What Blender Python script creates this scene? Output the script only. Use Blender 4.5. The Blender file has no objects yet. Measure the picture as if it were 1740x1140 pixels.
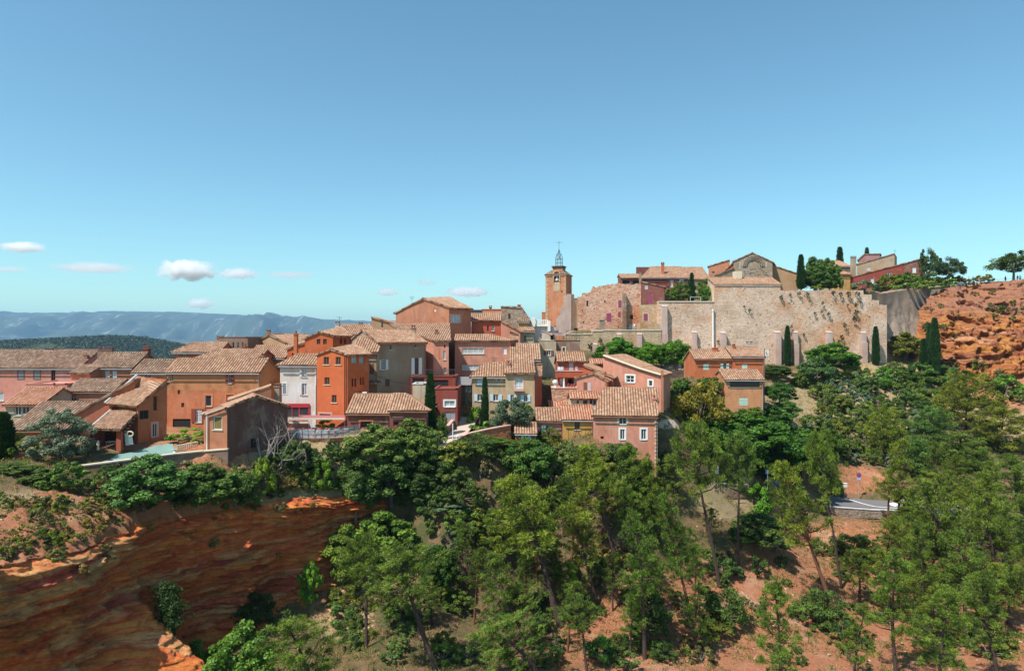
import bpy, math, random
import numpy as np
from mathutils import Vector, noise, Matrix
from mathutils.geometry import tessellate_polygon

# ------------------------------------------------------------------ camera, sky, sun
SC = bpy.context.scene
COL = SC.collection
HAZE = 7e-5
F, HX, HY = 1160.0, 870.0, 570.0          # pixels of the photograph: focal length and principal point

def V(x, y, z=0.0): return Vector((x, y, z))
def P(px, py, D): return Vector(((px-HX)/F*D, D, (HY-py)/F*D))
def Z(py, D): return (HY-py)/F*D
def X(px, D): return (px-HX)/F*D

cam_d = bpy.data.cameras.new('camera'); cam = bpy.data.objects.new('camera', cam_d); COL.objects.link(cam)
cam_d.sensor_width = 36; cam_d.lens = 24.0; cam_d.clip_start = 0.5; cam_d.clip_end = 60000
cam.location = (0, 0, 0); cam.rotation_euler = (math.pi/2, 0, 0)
SC.camera = cam

LD = Vector((.44, .36, -.86)).normalized()        # the way the sunlight travels
elev = math.asin(-LD.z)
world = bpy.data.worlds.new("World"); SC.world = world; world.use_nodes = True
wn, wl = world.node_tree.nodes, world.node_tree.links
bg = wn['Background']
sky = wn.new('ShaderNodeTexSky'); sky.sky_type = 'NISHITA'; sky.sun_disc = False
sky.sun_elevation = elev; sky.sun_rotation = math.atan2(-LD.x, -LD.y)
sky.altitude = 300; sky.air_density = 1.0; sky.dust_density = .6; sky.ozone_density = 1.6
hs = wn.new('ShaderNodeHueSaturation'); hs.inputs['Saturation'].default_value = 1.0
wl.new(sky.outputs[0], hs.inputs['Color'])
tint = wn.new('ShaderNodeMix'); tint.data_type = 'RGBA'; tint.blend_type = 'MULTIPLY'; tint.inputs[0].default_value = 1
wl.new(hs.outputs[0], tint.inputs[6]); tint.inputs[7].default_value = (.76, 1.06, 1.005, 1)
wl.new(tint.outputs[2], bg.inputs['Color']); bg.inputs['Strength'].default_value = 0.124
sun_d = bpy.data.lights.new('sun', 'SUN'); sun_d.energy = 5.0; sun_d.angle = math.radians(.5); sun_d.color = (1, .95, .87)
sun = bpy.data.objects.new('sun', sun_d); COL.objects.link(sun)
sun.rotation_euler = LD.to_track_quat('-Z', 'Y').to_euler(); sun.location = (-60, -40, 90)
SC.view_settings.view_transform = 'Standard'; SC.view_settings.look = 'None'
SC.view_settings.exposure = 0.42; SC.view_settings.gamma = 1
SC.cycles.max_bounces = 14; SC.cycles.glossy_bounces = 2; SC.cycles.transmission_bounces = 4; SC.cycles.diffuse_bounces = 3; SC.cycles.transparent_max_bounces = 8
SC.cycles.volume_bounces = 12
SC.cycles.use_denoising = True
SC.cycles.use_adaptive_sampling = False

# ------------------------------------------------------------------ materials
MATS = {}
class NT:
    """a small wrapper for writing node trees"""
    def __init__(s, name):
        s.m = bpy.data.materials.new(name); s.m.use_nodes = True
        s.n, s.l = s.m.node_tree.nodes, s.m.node_tree.links
        s.p = s.n['Principled BSDF']; s.p.inputs['Roughness'].default_value = .85
        s.p.inputs['Specular IOR Level'].default_value = .25
        s.tc = s.n.new('ShaderNodeTexCoord')
    def mp(s, src='Object', scale=(1, 1, 1), rot=(0, 0, 0)):
        m = s.n.new('ShaderNodeMapping'); s.l.new(s.tc.outputs[src], m.inputs['Vector'])
        m.inputs['Scale'].default_value = scale; m.inputs['Rotation'].default_value = rot; return m.outputs[0]
    def noise(s, vec, scale, detail=4, rough=.6, dist=0):
        t = s.n.new('ShaderNodeTexNoise'); s.l.new(vec, t.inputs['Vector'])
        t.inputs['Scale'].default_value = scale; t.inputs['Detail'].default_value = detail
        t.inputs['Roughness'].default_value = rough; t.inputs['Distortion'].default_value = dist; return t.outputs['Fac']
    def vor(s, vec, scale, feat='F1', out='Distance', rand=1):
        t = s.n.new('ShaderNodeTexVoronoi'); s.l.new(vec, t.inputs['Vector']); t.feature = feat
        t.inputs['Scale'].default_value = scale; t.inputs['Randomness'].default_value = rand; return t.outputs[out]
    def ramp(s, fac, stops):
        r = s.n.new('ShaderNodeValToRGB'); s.l.new(fac, r.inputs[0]); e = r.color_ramp.elements
        while len(e) < len(stops): e.new(.5)
        for i, (p_, c) in enumerate(stops):
            e[i].position = p_; e[i].color = (*c, 1) if not isinstance(c, (int, float)) else (c, c, c, 1)
        return r.outputs[0]
    def mix(s, a, b, fac, blend='MIX'):
        m = s.n.new('ShaderNodeMix'); m.data_type = 'RGBA'; m.blend_type = blend
        for k, v in ((0, fac), (6, a), (7, b)):
            sock = m.inputs[k]
            if isinstance(v, (int, float)): sock.default_value = v if k == 0 else (v, v, v, 1)
            elif isinstance(v, tuple): sock.default_value = (*v, 1)
            else: s.l.new(v, sock)
        return m.outputs[2]
    def math(s, op, a, b=0.0, c=None):
        m = s.n.new('ShaderNodeMath'); m.operation = op
        for i, v in enumerate((a, b, c)):
            if v is None: continue
            if isinstance(v, (int, float)): m.inputs[i].default_value = v
            else: s.l.new(v, m.inputs[i])
        return m.outputs[0]
    def attr(s, name, out='Fac'):
        a = s.n.new('ShaderNodeAttribute'); a.attribute_name = name; return a.outputs[out]
    def bump(s, h, dist=.02, strength=1.0):
        b = s.n.new('ShaderNodeBump'); s.l.new(h, b.inputs['Height'])
        b.inputs['Distance'].default_value = dist; b.inputs['Strength'].default_value = strength
        s.l.new(b.outputs[0], s.p.inputs['Normal'])
    def out(s, col, rough=None):
        if isinstance(col, tuple): s.p.inputs['Base Color'].default_value = (*col, 1)
        else: s.l.new(col, s.p.inputs['Base Color'])
        if rough is not None: s.p.inputs['Roughness'].default_value = rough
        return s.m

def sc_(c, k): return tuple(min(.95, x*k) for x in c)

def plaster(name, c, wear=.5, patch=None, band=None):
    wear = min(1, wear*1.15+.15)
    """lime plaster with ochre pigment: blotches, rain streaks, worn patches"""
    if name in MATS: return MATS[name]
    t = NT(name); o = t.mp('Object'); st = t.mp('Object', (1.6, 1.6, .16))
    col = t.mix(sc_(c, .55), sc_(c, 1.32), t.noise(o, .5, 8, .68, .3))
    col = t.mix(col, tuple(min(.9, c[i]*(1.1, 1.4, 1.8)[i]) for i in range(3)), t.math('MULTIPLY', t.ramp(t.noise(o, .22, 5, .6), [(.42, 0.), (.66, 1.)]), .6))
    col = t.mix(col, sc_(c, .45), t.math('MULTIPLY', t.ramp(t.noise(t.mp('Object', (1, 1, .45)), .8, 7, .72, .5), [(.5, 0.), (.68, 1.)]), .05+.5*wear))
    grey = tuple(.55*x+.45*(.16, .13, .11)[i] for i, x in enumerate(c))
    col = t.mix(col, grey, t.math('MULTIPLY', t.ramp(t.noise(st, .9, 5, .7), [(.48, 0.), (.75, 1.)]), wear))
    pt = patch or tuple(.6*x+.4*(.5, .4, .3)[i] for i, x in enumerate(c))
    col = t.mix(col, pt, t.math('MULTIPLY', t.ramp(t.noise(o, .33, 7, .72, .4), [(.55, 0.), (.64, 1.)]), .25+.5*wear))
    col = t.mix(col, sc_(c, .5), t.math('MULTIPLY', t.ramp(t.noise(o, 2.6, 6, .75), [(.56, 0.), (.8, 1.)]), .5*wear))
    if band:                                                  # an older coat on the upper storey, its lower edge stained
        sz = t.n.new('ShaderNodeSeparateXYZ'); t.l.new(o, sz.inputs[0])
        zz = t.math('SUBTRACT', t.math('ADD', sz.outputs[2], t.math('MULTIPLY', t.noise(o, .5, 6, .7), 1.6)), band[0]+.8)
        up = t.mix(sc_(band[1], .7), sc_(band[1], 1.25), t.noise(o, .7, 7, .7))
        col = t.mix(col, up, t.ramp(zz, [(0, 0.), (.12, 1.)])); e_ = t.math('ABSOLUTE', t.math('SUBTRACT', zz, .45))
        col = t.mix(col, t.mix(col, (.5, .46, .44), 1, 'MULTIPLY'), t.math('MULTIPLY', t.ramp(e_, [(0, 1.), (.9, 0.)]), t.ramp(t.noise(o, .45, 4, .6), [(.45, 0.), (.6, .9)])))
    t.bump(t.noise(o, 9, 6, .7), .03, .6)
    MATS[name] = t.out(col, .92); return t.m

def stone(name, cols, mortar, scale=1.0, holes=True, flat=1.9):
    """rubble masonry laid in rough courses"""
    if name in MATS: return MATS[name]
    t = NT(name); mu = t.mp('UV', (scale, scale*flat, 1))
    nz = t.n.new('ShaderNodeTexNoise'); t.l.new(mu, nz.inputs['Vector']); nz.inputs['Scale'].default_value = 1.4
    vm = t.n.new('ShaderNodeVectorMath'); vm.operation = 'MULTIPLY_ADD'; t.l.new(nz.outputs['Color'], vm.inputs[0])
    vm.inputs[1].default_value = (.35, .35, 0); t.l.new(mu, vm.inputs[2]); mu = vm.outputs[0]
    cell = t.n.new('ShaderNodeSeparateColor'); t.l.new(t.vor(mu, 2.3, 'F1', 'Color'), cell.inputs[0])
    n = len(cols)
    col = t.ramp(cell.outputs[0], [((i+.5)/n, c) for i, c in enumerate(cols)])
    edge = t.vor(mu, 2.3, 'DISTANCE_TO_EDGE')
    col = t.mix(mortar, col, t.ramp(edge, [(.02, 0.), (.09, 1.)]))
    o = t.mp('Object')
    big = t.noise(o, .16, 6, .65, .6)
    col = t.mix(col, sc_(mortar, .95), t.math('MULTIPLY', t.ramp(t.noise(o, .4, 7, .7), [(.5, 0.), (.62, 1.)]), .35))
    col = t.mix(col, t.mix(col, (.85, .58, .38), 1, 'MULTIPLY'), t.ramp(t.noise(o, .11, 6, .6, .8), [(.48, 0.), (.64, .8)]))
    col = t.mix(col, t.mix(col, (.42, .33, .27), 1, 'MULTIPLY'), t.math('MULTIPLY', t.ramp(big, [(.46, 0.), (.72, 1.)]), .45))
    if holes:
        hv = t.vor(t.mp('UV', (.7, 1.0, 1)), 1.0)
        col = t.mix((.05, .035, .03), col, t.ramp(hv, [(.10, 0.), (.13, 1.)]))
        hv2 = t.vor(t.mp('UV', (1.3, 1.9, 1)), 1.7)
        col = t.mix((.16, .10, .07), col, t.ramp(hv2, [(.12, 0.), (.18, 1.)]))
        hv3 = t.vor(t.mp('UV', (2.1, 3.4, 1)), 1.3)
        col = t.mix(t.mix(col, (.5, .38, .3), 1, 'MULTIPLY'), col, t.ramp(hv3, [(.16, 0.), (.26, 1.)]))
    t.bump(t.math('ADD', t.math('MULTIPLY', t.ramp(edge, [(0, 0.), (.16, 1.)]), .7), t.noise(mu, 7, 5, .7)), .07, .8)
    MATS[name] = t.out(col, .95); return t.m

def tiles(name, cols, age=.4):
    """canal tiles: a colour for each tile, lichen and soot over them"""
    if name in MATS: return MATS[name]
    t = NT(name)
    sx = t.n.new('ShaderNodeSeparateXYZ'); t.l.new(t.tc.outputs['UV'], sx.inputs[0])
    u = t.math('FLOOR', t.math('DIVIDE', sx.outputs[0], .34))
    wc = t.n.new('ShaderNodeTexWhiteNoise'); wc.noise_dimensions = '1D'; t.l.new(u, wc.inputs['W'])
    vv = t.math('DIVIDE', t.math('ADD', sx.outputs[1], wc.outputs['Value']), .42)
    v = t.math('FLOOR', vv)
    cx = t.n.new('ShaderNodeCombineXYZ'); t.l.new(u, cx.inputs[0]); t.l.new(v, cx.inputs[1])
    wn_ = t.n.new('ShaderNodeTexWhiteNoise'); wn_.noise_dimensions = '3D'; t.l.new(cx.outputs[0], wn_.inputs['Vector'])
    n = len(cols)
    col = t.ramp(wn_.outputs['Value'], [(i/n, c) for i, c in enumerate(cols)])
    t.n[-1].color_ramp.interpolation = 'CONSTANT'
    cols = [tuple(x*k for x, k in zip(c, (.80, .78, .76))) for c in cols]
    mean = tuple(sum(c[i] for c in cols)/n for i in range(3)); col = t.mix(col, mean, .45)
    gr = t.math('ABSOLUTE', t.math('SUBTRACT', t.math('FRACT', t.math('DIVIDE', sx.outputs[0], .34)), .5))
    col = t.mix(col, t.mix(col, (.30, .24, .21), 1, 'MULTIPLY'), t.ramp(gr, [(.26, 0.), (.42, .85)]))
    o = t.mp('Object')
    col = t.mix(col, t.mix(col, (.5, .43, .38), 1, 'MULTIPLY'), t.math('MULTIPLY', t.ramp(t.noise(o, .45, 7, .7, .5), [(.4, 0.), (.66, 1.)]), age))
    col = t.mix(col, (.10, .075, .06), t.math('MULTIPLY', t.ramp(t.noise(o, 3.2, 6, .75), [(.52, 0.), (.68, 1.)]), age*.9))
    col = t.mix(col, (.55, .50, .40), t.math('MULTIPLY', t.ramp(t.noise(o, 5.5, 5, .75), [(.6, 0.), (.7, 1.)]), .35))
    t.bump(t.math('ADD', t.math('FRACT', vv), t.noise(o, 12, 4, .7)), .035, .8)
    MATS[name] = t.out(col, .9); return t.m

def paint(name, c, rough=.6, var=.25, metal=0):
    if name in MATS: return MATS[name]
    t = NT(name)
    col = t.mix(sc_(c, 1-var), sc_(c, 1+var*.6), t.noise(t.mp('Object'), 3.5, 5, .65))
    t.p.inputs['Metallic'].default_value = metal
    MATS[name] = t.out(col, rough); return t.m

def glass(name='window_glass', c=(.018, .022, .028), rough=.12):
    if name in MATS: return MATS[name]
    t = NT(name); t.p.inputs['Specular IOR Level'].default_value = .6
    MATS[name] = t.out(t.mix(c, sc_(c, 2.6), t.noise(t.mp('Object'), .8, 2)), rough); return t.m

def foliage(name, c1, c2, trans=.3):
    """leaf colour from the two ends of one species; each object's own colour shifts it"""
    if name in MATS: return MATS[name]
    t = NT(name)
    tone = t.attr('tone')
    col = t.mix(c1, c2, tone)
    oi = t.n.new('ShaderNodeObjectInfo')
    col = t.mix(col, oi.outputs['Color'], 1, 'MULTIPLY')
    t.out(col, .55)
    tr = t.n.new('ShaderNodeBsdfTranslucent'); t.l.new(t.mix(col, (1.25, 1.3, .55), 1, 'MULTIPLY'), tr.inputs[0])
    ms = t.n.new('ShaderNodeMixShader'); ms.inputs[0].default_value = trans
    t.l.new(t.p.outputs[0], ms.inputs[1]); t.l.new(tr.outputs[0], ms.inputs[2])
    t.l.new(ms.outputs[0], t.n['Material Output'].inputs[0])
    MATS[name] = t.m; return t.m

WH = {'salmon': (.58, .24, .155), 'pink': (.60, .245, .18), 'pale_pink': (.62, .33, .27), 'orange': (.52, .15, .06), 'red': (.42, .10, .05),
      'burnt': (.50, .155, .07), 'dark_red': (.22, .07, .05), 'terra': (.46, .18, .095), 'yellow': (.54, .28, .075),
      'mauve': (.42, .20, .17), 'brown': (.27, .16, .11), 'greybrown': (.36, .24, .16), 'cream': (.60, .47, .31), 'beige': (.50, .38, .25),
      'white': (.68, .59, .50), 'greywhite': (.58, .50, .44), 'dun': (.38, .27, .17), 'purple': (.27, .09, .075), 'tan': (.42, .24, .12), 'crimson': (.26, .055, .036)}
def PL(k, wear=.5): return plaster('plaster_%s' % k if wear == .5 else 'plaster_%s_worn' % k, WH[k], wear)
STONE = stone('rampart_stone', [(.54, .36, .25), (.74, .55, .42), (.62, .42, .30), (.78, .61, .48), (.56, .41, .32), (.68, .46, .30)], (.72, .55, .44), .75)
STONE_RED = stone('ochre_rubble', [(.58, .27, .17), (.68, .44, .31), (.40, .15, .09), (.70, .50, .37), (.54, .30, .20)], (.60, .37, .27), .6)
STONE_GREY = stone('grey_rubble', [(.26, .20, .16), (.36, .29, .23), (.20, .155, .12), (.42, .34, .26)], (.30, .24, .19), 1.0)
STONE_TAN = stone('tan_rubble', [(.46, .31, .17), (.55, .42, .27), (.36, .24, .15), (.58, .46, .33)], (.48, .37, .25), 1.0, False)
T_OLD = tiles('old_canal_tiles', [(.26, .17, .12), (.42, .29, .20), (.33, .18, .12), (.48, .37, .26), (.19, .13, .10), (.42, .22, .14)], .7)
T_MIX = tiles('canal_tiles', [(.42, .23, .14), (.55, .38, .26), (.36, .18, .11), (.56, .33, .20), (.28, .18, .12), (.50, .26, .16)], .5)
T_NEW = tiles('new_canal_tiles', [(.50, .22, .13), (.60, .34, .22), (.42, .17, .10), (.54, .27, .17)], .4)
T_PALE = tiles('pale_canal_tiles', [(.48, .27, .17), (.58, .41, .28), (.42, .20, .12), (.52, .32, .20), (.34, .20, .13)], .5)
PC = {'salmon': (.58, .26, .19), 'greybrown': (.36, .27, .2), 'white': (.74, .73, .70), 'brown': (.22, .10, .06), 'blue': (.38, .52, .58), 'mint': (.50, .66, .55), 'purple': (.33, .075, .16), 'lightgrey': (.55, .54, .54),
      'grey': (.30, .30, .32), 'darkbrown': (.07, .04, .03), 'redbrown': (.26, .07, .05), 'paleblue': (.58, .70, .78), 'olive': (.20, .15, .05),
      'deepblue': (.12, .27, .45), 'red': (.42, .04, .05), 'rose': (.40, .13, .14), 'black': (.02, .02, .022), 'cream': (.66, .56, .42), 'pink': (.62, .36, .30),
      'iron': (.09, .085, .08), 'zinc': (.34, .35, .37), 'orange': (.60, .22, .10)}
def PT(k): return paint('paint_%s' % k, PC[k], .35 if k in ('iron', 'zinc') else .65, .2, 0)

# ------------------------------------------------------------------ mesh helpers
class MB:
    def __init__(s): s.v, s.f, s.uv, s.sm = [], [], [], []
    def face(s, pts, uvs=None, smooth=False):
        i = len(s.v); s.v += [Vector(p) for p in pts]; s.f.append(tuple(range(i, i+len(pts))))
        s.uv.append(uvs or [(p[0]+p[1], p[2]) for p in pts]); s.sm.append(smooth)
    def box(s, c, e, R=None):
        """centre c, full extents e, optional 3x3 rotation"""
        R = R or Matrix.Identity(3); c = Vector(c)
        P8 = [c+R@Vector((sx*e[0]/2, sy*e[1]/2, sz*e[2]/2)) for sx in (-1, 1) for sy in (-1, 1) for sz in (-1, 1)]
        for q in ((0, 1, 3, 2), (4, 6, 7, 5), (0, 4, 5, 1), (2, 3, 7, 6), (0, 2, 6, 4), (1, 5, 7, 3)):
            p = [P8[k] for k in q]; w = (p[1]-p[0]).length; h = (p[3]-p[0]).length
            s.face(p, [(0, 0), (w, 0), (w, h), (0, h)])
    def tube(s, pts, rads, n=6, cap=True):
        pts = [Vector(p) for p in pts]; rings = []
        for i, p in enumerate(pts):
            d = (pts[min(i+1, len(pts)-1)]-pts[max(i-1, 0)]).normalized()
            a = d.cross(Vector((0, 1, 0)) if abs(d.y) < .8 else Vector((1, 0, 0))).normalized(); b = d.cross(a)
            rings.append([p+(a*math.cos(k*2*math.pi/n)+b*math.sin(k*2*math.pi/n))*rads[i] for k in range(n)])
        for i in range(len(rings)-1):
            for k in range(n):
                s.face([rings[i][k], rings[i][(k+1) % n], rings[i+1][(k+1) % n], rings[i+1][k]], smooth=True)
        if cap: s.face(rings[-1]); s.face(rings[0][::-1])
    def lathe(s, c, prof, n=12):
        c = Vector(c)
        R = [[c+Vector((r*math.cos(k*2*math.pi/n), r*math.sin(k*2*math.pi/n), z)) for k in range(n)] for r, z in prof]
        for i in range(len(R)-1):
            for k in range(n): s.face([R[i][k], R[i][(k+1) % n], R[i+1][(k+1) % n], R[i+1][k]], smooth=True)
    def build(s, name, m, parent=None, origin=None, merge=False):
        me = bpy.data.meshes.new(name)
        org = Vector(origin) if origin is not None else (parent_origin(parent) if parent else Vector())
        me.from_pydata([v-org for v in s.v], [], s.f)
        uvl = me.uv_layers.new(name='UVMap')
        flat = [c for f in s.uv for p in f for c in p]; uvl.data.foreach_set('uv', flat)
        me.polygons.foreach_set('use_smooth', s.sm)
        me.materials.append(m)
        if merge:
            import bmesh
            bm = bmesh.new(); bm.from_mesh(me); bmesh.ops.remove_doubles(bm, verts=bm.verts, dist=1e-4); bm.to_mesh(me); bm.free()
        me.update()
        o = bpy.data.objects.new(name, me); COL.objects.link(o)
        if parent: o.parent = parent
        else: o.location = org
        return o

def parent_origin(p):
    o = Vector()
    while p is not None: o += p.location; p = p.parent
    return o

def thing(name, label, cat, loc, group=None):
    o = bpy.data.objects.new(name, None); COL.objects.link(o); o.location = loc; o.empty_display_size = .5
    o['label'] = label; o['category'] = cat
    if group: o['group'] = group
    return o
def tag(o, label, cat, group=None, kind=None):
    o['label'] = label; o['category'] = cat
    if group: o['group'] = group
    if kind: o['kind'] = kind
    return o
def structure(o, label=None, kind='structure'):
    o['kind'] = kind
    if label: o['label'] = label
    return o

# ------------------------------------------------------------------ terrain
GP = [(-60,800,62),(0,800,60),(60,800,62),(140,832,62.5),(200,850,60.5),(262,842,62.5),(330,836,65),(170,785,66.5),(290,764,71),(372,766,70.2),(230,747,74.5),(235,765,71),(100,780,66),(330,745,80),(330,727,88),(420,735,86),
 (-60,860,54),(50,860,56),(100,905,54),(0,962,49),(120,945,53),(225,897,60),(-60,985,45),(300,880,65),(400,862,68.5),(430,815,70.5),(380,822,67.5),(500,848,72.5),(520,800,75.5),(590,840,76.5),(560,790,76.5),
 (620,765,78),(550,756,77.6),(500,756,78),(640,733,81.5),(580,736,86),(475,737,88),(700,795,78),(690,830,78.5),(680,750,79.5),(733,758,80),(752,748,82),(765,734,85.5),(778,719,89.5),(785,709,92.5),(775,763,79.5),(780,753,81.5),(790,739,84.5),(803,723,88.5),(812,707,93),
 (-60,730,85),(40,730,84),(150,700,92),(250,690,97),(300,690,100),(450,680,104),(-100,700,110),(0,680,125),(300,650,130),(600,640,115),(700,640,112),(600,620,140),(850,640,115),(900,690,100),(920,640,120),
 (860,722,88),(840,745,84),(870,765,82),(900,782,84),(960,792,82),(1060,820,80),(1120,785,87),(1180,752,95),(1240,712,102),(1300,714,104),(1150,705,100),(1130,720,92),
 (1160,628,138),(1110,628,138),(1240,628,140),(1200,629,146),(1050,625,140),(1350,622,154),(1440,618,154),(1500,622,153),(1010,600,147),(1100,605,147),(940,610,135),
 (1545,610,160),(1520,620,156),(1560,640,150),(1600,652,149),(1640,645,149),(1740,655,142),(1850,660,136),(1900,560,170),
 (1340,690,120),(1560,700,138),(1450,690,138),(1400,680,140),(1350,725,122),(1650,745,125),(1740,720,130),(1900,720,130),(1450,790,115),(1550,808,110.5),(1700,815,109),
 (1480,853,106),(1440,851,106.5),(1480,868,101.5),(1560,863,104.5),(1560,876,99.5),(1700,878,100),(1700,892,96.5),(1850,905,94),(1230,818,99),(1300,842,100.5),(1350,850,101.5),(1400,848,102.5),(1200,818,97),
 (1480,885,101),(1300,900,90),(1450,920,93),(1250,1000,77),(1400,1000,81),(1550,1000,82),(1200,1100,66.5),(1400,1130,64),(1600,1130,66),(1740,1100,68),(1740,1000,80),(1740,930,91),
 (1000,900,79),(1000,1000,72),(1000,1100,64.5),(900,850,84),(900,950,76),(850,1100,62.5),(800,1000,72),(1100,860,86),(1150,950,80),(760,790,86),(800,850,89),
 (860,1400,40),(1500,1400,40),(1900,1400,40),(300,1500,36),(1900,1100,66)]
LP = [(600,882,77.5),(500,950,74.5),(450,1000,72),(350,1090,66.5),(250,1180,59),(100,1300,52),(-60,1400,44),(560,900,83),(600,1000,74),(560,1100,63.5),(480,1140,58),(700,1140,57),(750,900,83),(700,900,81),(300,1500,38),(0,1700,30),(860,1400,40),(640,880,80),(800,1000,72),(850,1100,62.5)]
gp = np.array([tuple(P(*g)) for g in GP]); lp = np.array([tuple(P(*g)) for g in LP])
extra = np.array([(X(1155,134),134,-11.5),(X(1195,128),128,-12),(X(1060,84),84,-14.2),(X(1060,146),146,-7.2),(X(1110,149),149,-7.2),(X(1170,151),151,-7.2),(X(1240,152),152,-7.2),(X(1300,152),152,-7.2),(X(1160,122),122,-12),(X(1240,118),118,-11.5),(X(1000,140),140,-6),(-150, 140, -14), (-60, 200, -14), (-150, 200, -20), (0, 215, -6), (60, 215, -4), (200, 140, -10), (200, 220, 2), (120, 220, 4), (-140, 60, -20), (-120, 20, -26), (180, 30, -36), (0, 15, -34.0), (190, 80, -28)])
gp = np.vstack([gp, extra])
def tps(pts, lam=2.0):
    xy, z = pts[:, :2], pts[:, 2]; n = len(xy)
    d = np.linalg.norm(xy[:, None]-xy[None], axis=2); K = np.where(d > 0, d*d*np.log(d+1e-9), 0)
    A = np.zeros((n+3, n+3)); A[:n, :n] = K+lam*np.eye(n); A[:n, n] = 1; A[:n, n+1:] = xy; A[n, :n] = 1; A[n+1:, :n] = xy.T
    w = np.linalg.solve(A, np.concatenate([z, np.zeros(3)]))
    def f(x, y):
        x, y = np.asarray(x, float), np.asarray(y, float); sh = x.shape; q = np.stack([x.ravel(), y.ravel()], 1); out = np.zeros(len(q))
        for k in range(0, len(q), 8000):
            c = q[k:k+8000]; d = np.linalg.norm(c[:, None]-xy[None], axis=2)
            out[k:k+8000] = (d*d*np.log(d+1e-9))@w[:n]+w[n]+c@w[n+1:]
        return out.reshape(sh)
    return f
f_up, f_lo = tps(gp, 6.0), tps(lp, 6.0)
# top edge of the near cliff, left to right, and the edge of the far one
CE = [(-260, 1010, 40), (-60, 985, 45), (0, 965, 48.5), (70, 955, 51), (120, 945, 53), (180, 920, 57), (230, 897, 60.5), (300, 884, 64), (400, 866, 68), (500, 852, 72), (590, 846, 76), (650, 852, 79)]
ce = np.array([tuple(P(*c)) for c in CE])
def side(x, y):
    """signed distance to the edge polyline: positive on the valley side"""
    best = np.full(x.shape, 1e9); sg = np.ones(x.shape)
    for a, b in zip(ce[:-1], ce[1:]):
        d = b[:2]-a[:2]; L2 = d@d
        t = np.clip(((x-a[0])*d[0]+(y-a[1])*d[1])/L2, 0, 1)
        qx, qy = x-(a[0]+t*d[0]), y-(a[1]+t*d[1]); dist = np.hypot(qx, qy)
        s = np.sign(d[1]*qx-d[0]*qy)
        m = dist < best; best = np.where(m, dist, best); sg = np.where(m, s, sg)
    return best*sg
def sst(e0, e1, x): t = np.clip((x-e0)/(e1-e0), 0, 1); return t*t*(3-2*t)
PLAT = [(1120, 157.0), (1213, 157), (1330, 156.6), (1466, 156.9), (1484, 163), (1500, 167.5), (1540, 174.5), (1585, 181.5), (1640, 187.5), (1700, 183), (1790, 180), (1960, 178), (2050, 235), (1000, 240), (1035, 174), (1080, 166)]
plat = np.array([(X(a, D), D) for a, D in PLAT])
CHT = np.array([(X(958, 151), 151), (X(1122, 151), 151), (X(1100, 164), 164), (X(955, 175), 175)])
def inside(poly, x, y):
    r = np.zeros(x.shape, bool); n = len(poly)
    for i in range(n):
        (x1, y1), (x2, y2) = poly[i], poly[(i+1) % n]
        c = ((y1 > y) != (y2 > y)) & (x < (x2-x1)*(y-y1)/((y2-y1) or 1e-9)+x1); r ^= c
    return r
def vnoise(x, y, s):
    return (np.sin(x*s+1.3*np.sin(y*s*.7+.4))*np.cos(y*s*1.1+1.7*np.sin(x*s*.6+2.1))+.5*np.sin(x*s*2.3+y*s*1.9+.8)+.35*np.sin(x*s*4.1-y*s*3.7))/1.85
RL_ = [(1395, 856, 101), (1430, 860, 101), (1480, 863.5, 101), (1530, 866, 100), (1600, 872, 98.5), (1700, 883, 96), (1790, 890, 94)]; RR_ = [(1395, 840, 107), (1430, 845, 107), (1480, 849.5, 106.5), (1530, 852, 105.5), (1600, 858, 104), (1700, 868, 102), (1790, 875, 100)]
RPOLY = np.array([(X(a, c-1.2), c-1.2) for a, b, c in RL_]+[(X(a, c+1.3), c+1.3) for a, b, c in RR_[::-1]])
def plat_z(x, y):
    z = 7.5+2.7*sst(X(1206, 157), X(1214, 157), x)
    t = sst(X(1500, 165), X(1640, 185), x)
    return z+t*4.3-sst(205, 260, y)*8
def H(x, y, e0=-.3, e1=1.2):
    x, y = np.asarray(x, float), np.asarray(y, float)
    up = f_up(x, y); s = side(x, y)
    near = (x < 12) & (y < 96)
    k = np.where(near, sst(e0, e1, s), 0.0)
    k = k*(1-sst(-16, -6, x))*(1-sst(78, 82, y)*(x > -22))
    z = up*(1-k)+np.minimum(f_lo(x, y), up)*k
    z = z+vnoise(x, y, .55)*.22+vnoise(x+9, y-4, 1.7)*.09
    far = np.maximum(sst(150, 240, np.abs(x)), sst(225, 330, y))
    z = np.where(far >= 1, -62, z*(1-far)-62*far)
    rx = [P(*p_).x for p_ in RL_]; rz = [P(*p_).z-.45 for p_ in RL_]; z = np.where(inside(RPOLY, x, y), np.minimum(z, np.interp(x, rx, rz)), z)
    pz = plat_z(x, y); ins = inside(plat, x, y); z = np.where(ins, pz, z)
    z = np.where(inside(CHT, x, y), Z(561.5, 151), z)
    return z
def h1(x, y): return float(H(np.array([x]), np.array([y]))[0])
def hit(px, py, lo=38, hi=215):
    """where the sight line of a photo point meets the ground"""
    D = np.arange(lo, hi, .25); zz = (HY-py)/F*D; g = H((px-HX)/F*D, D); k = np.argmax(zz < g)
    if not (zz < g).any(): k = len(D)-1
    return Vector(((px-HX)/F*D[k], D[k], float(g[k])))

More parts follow.
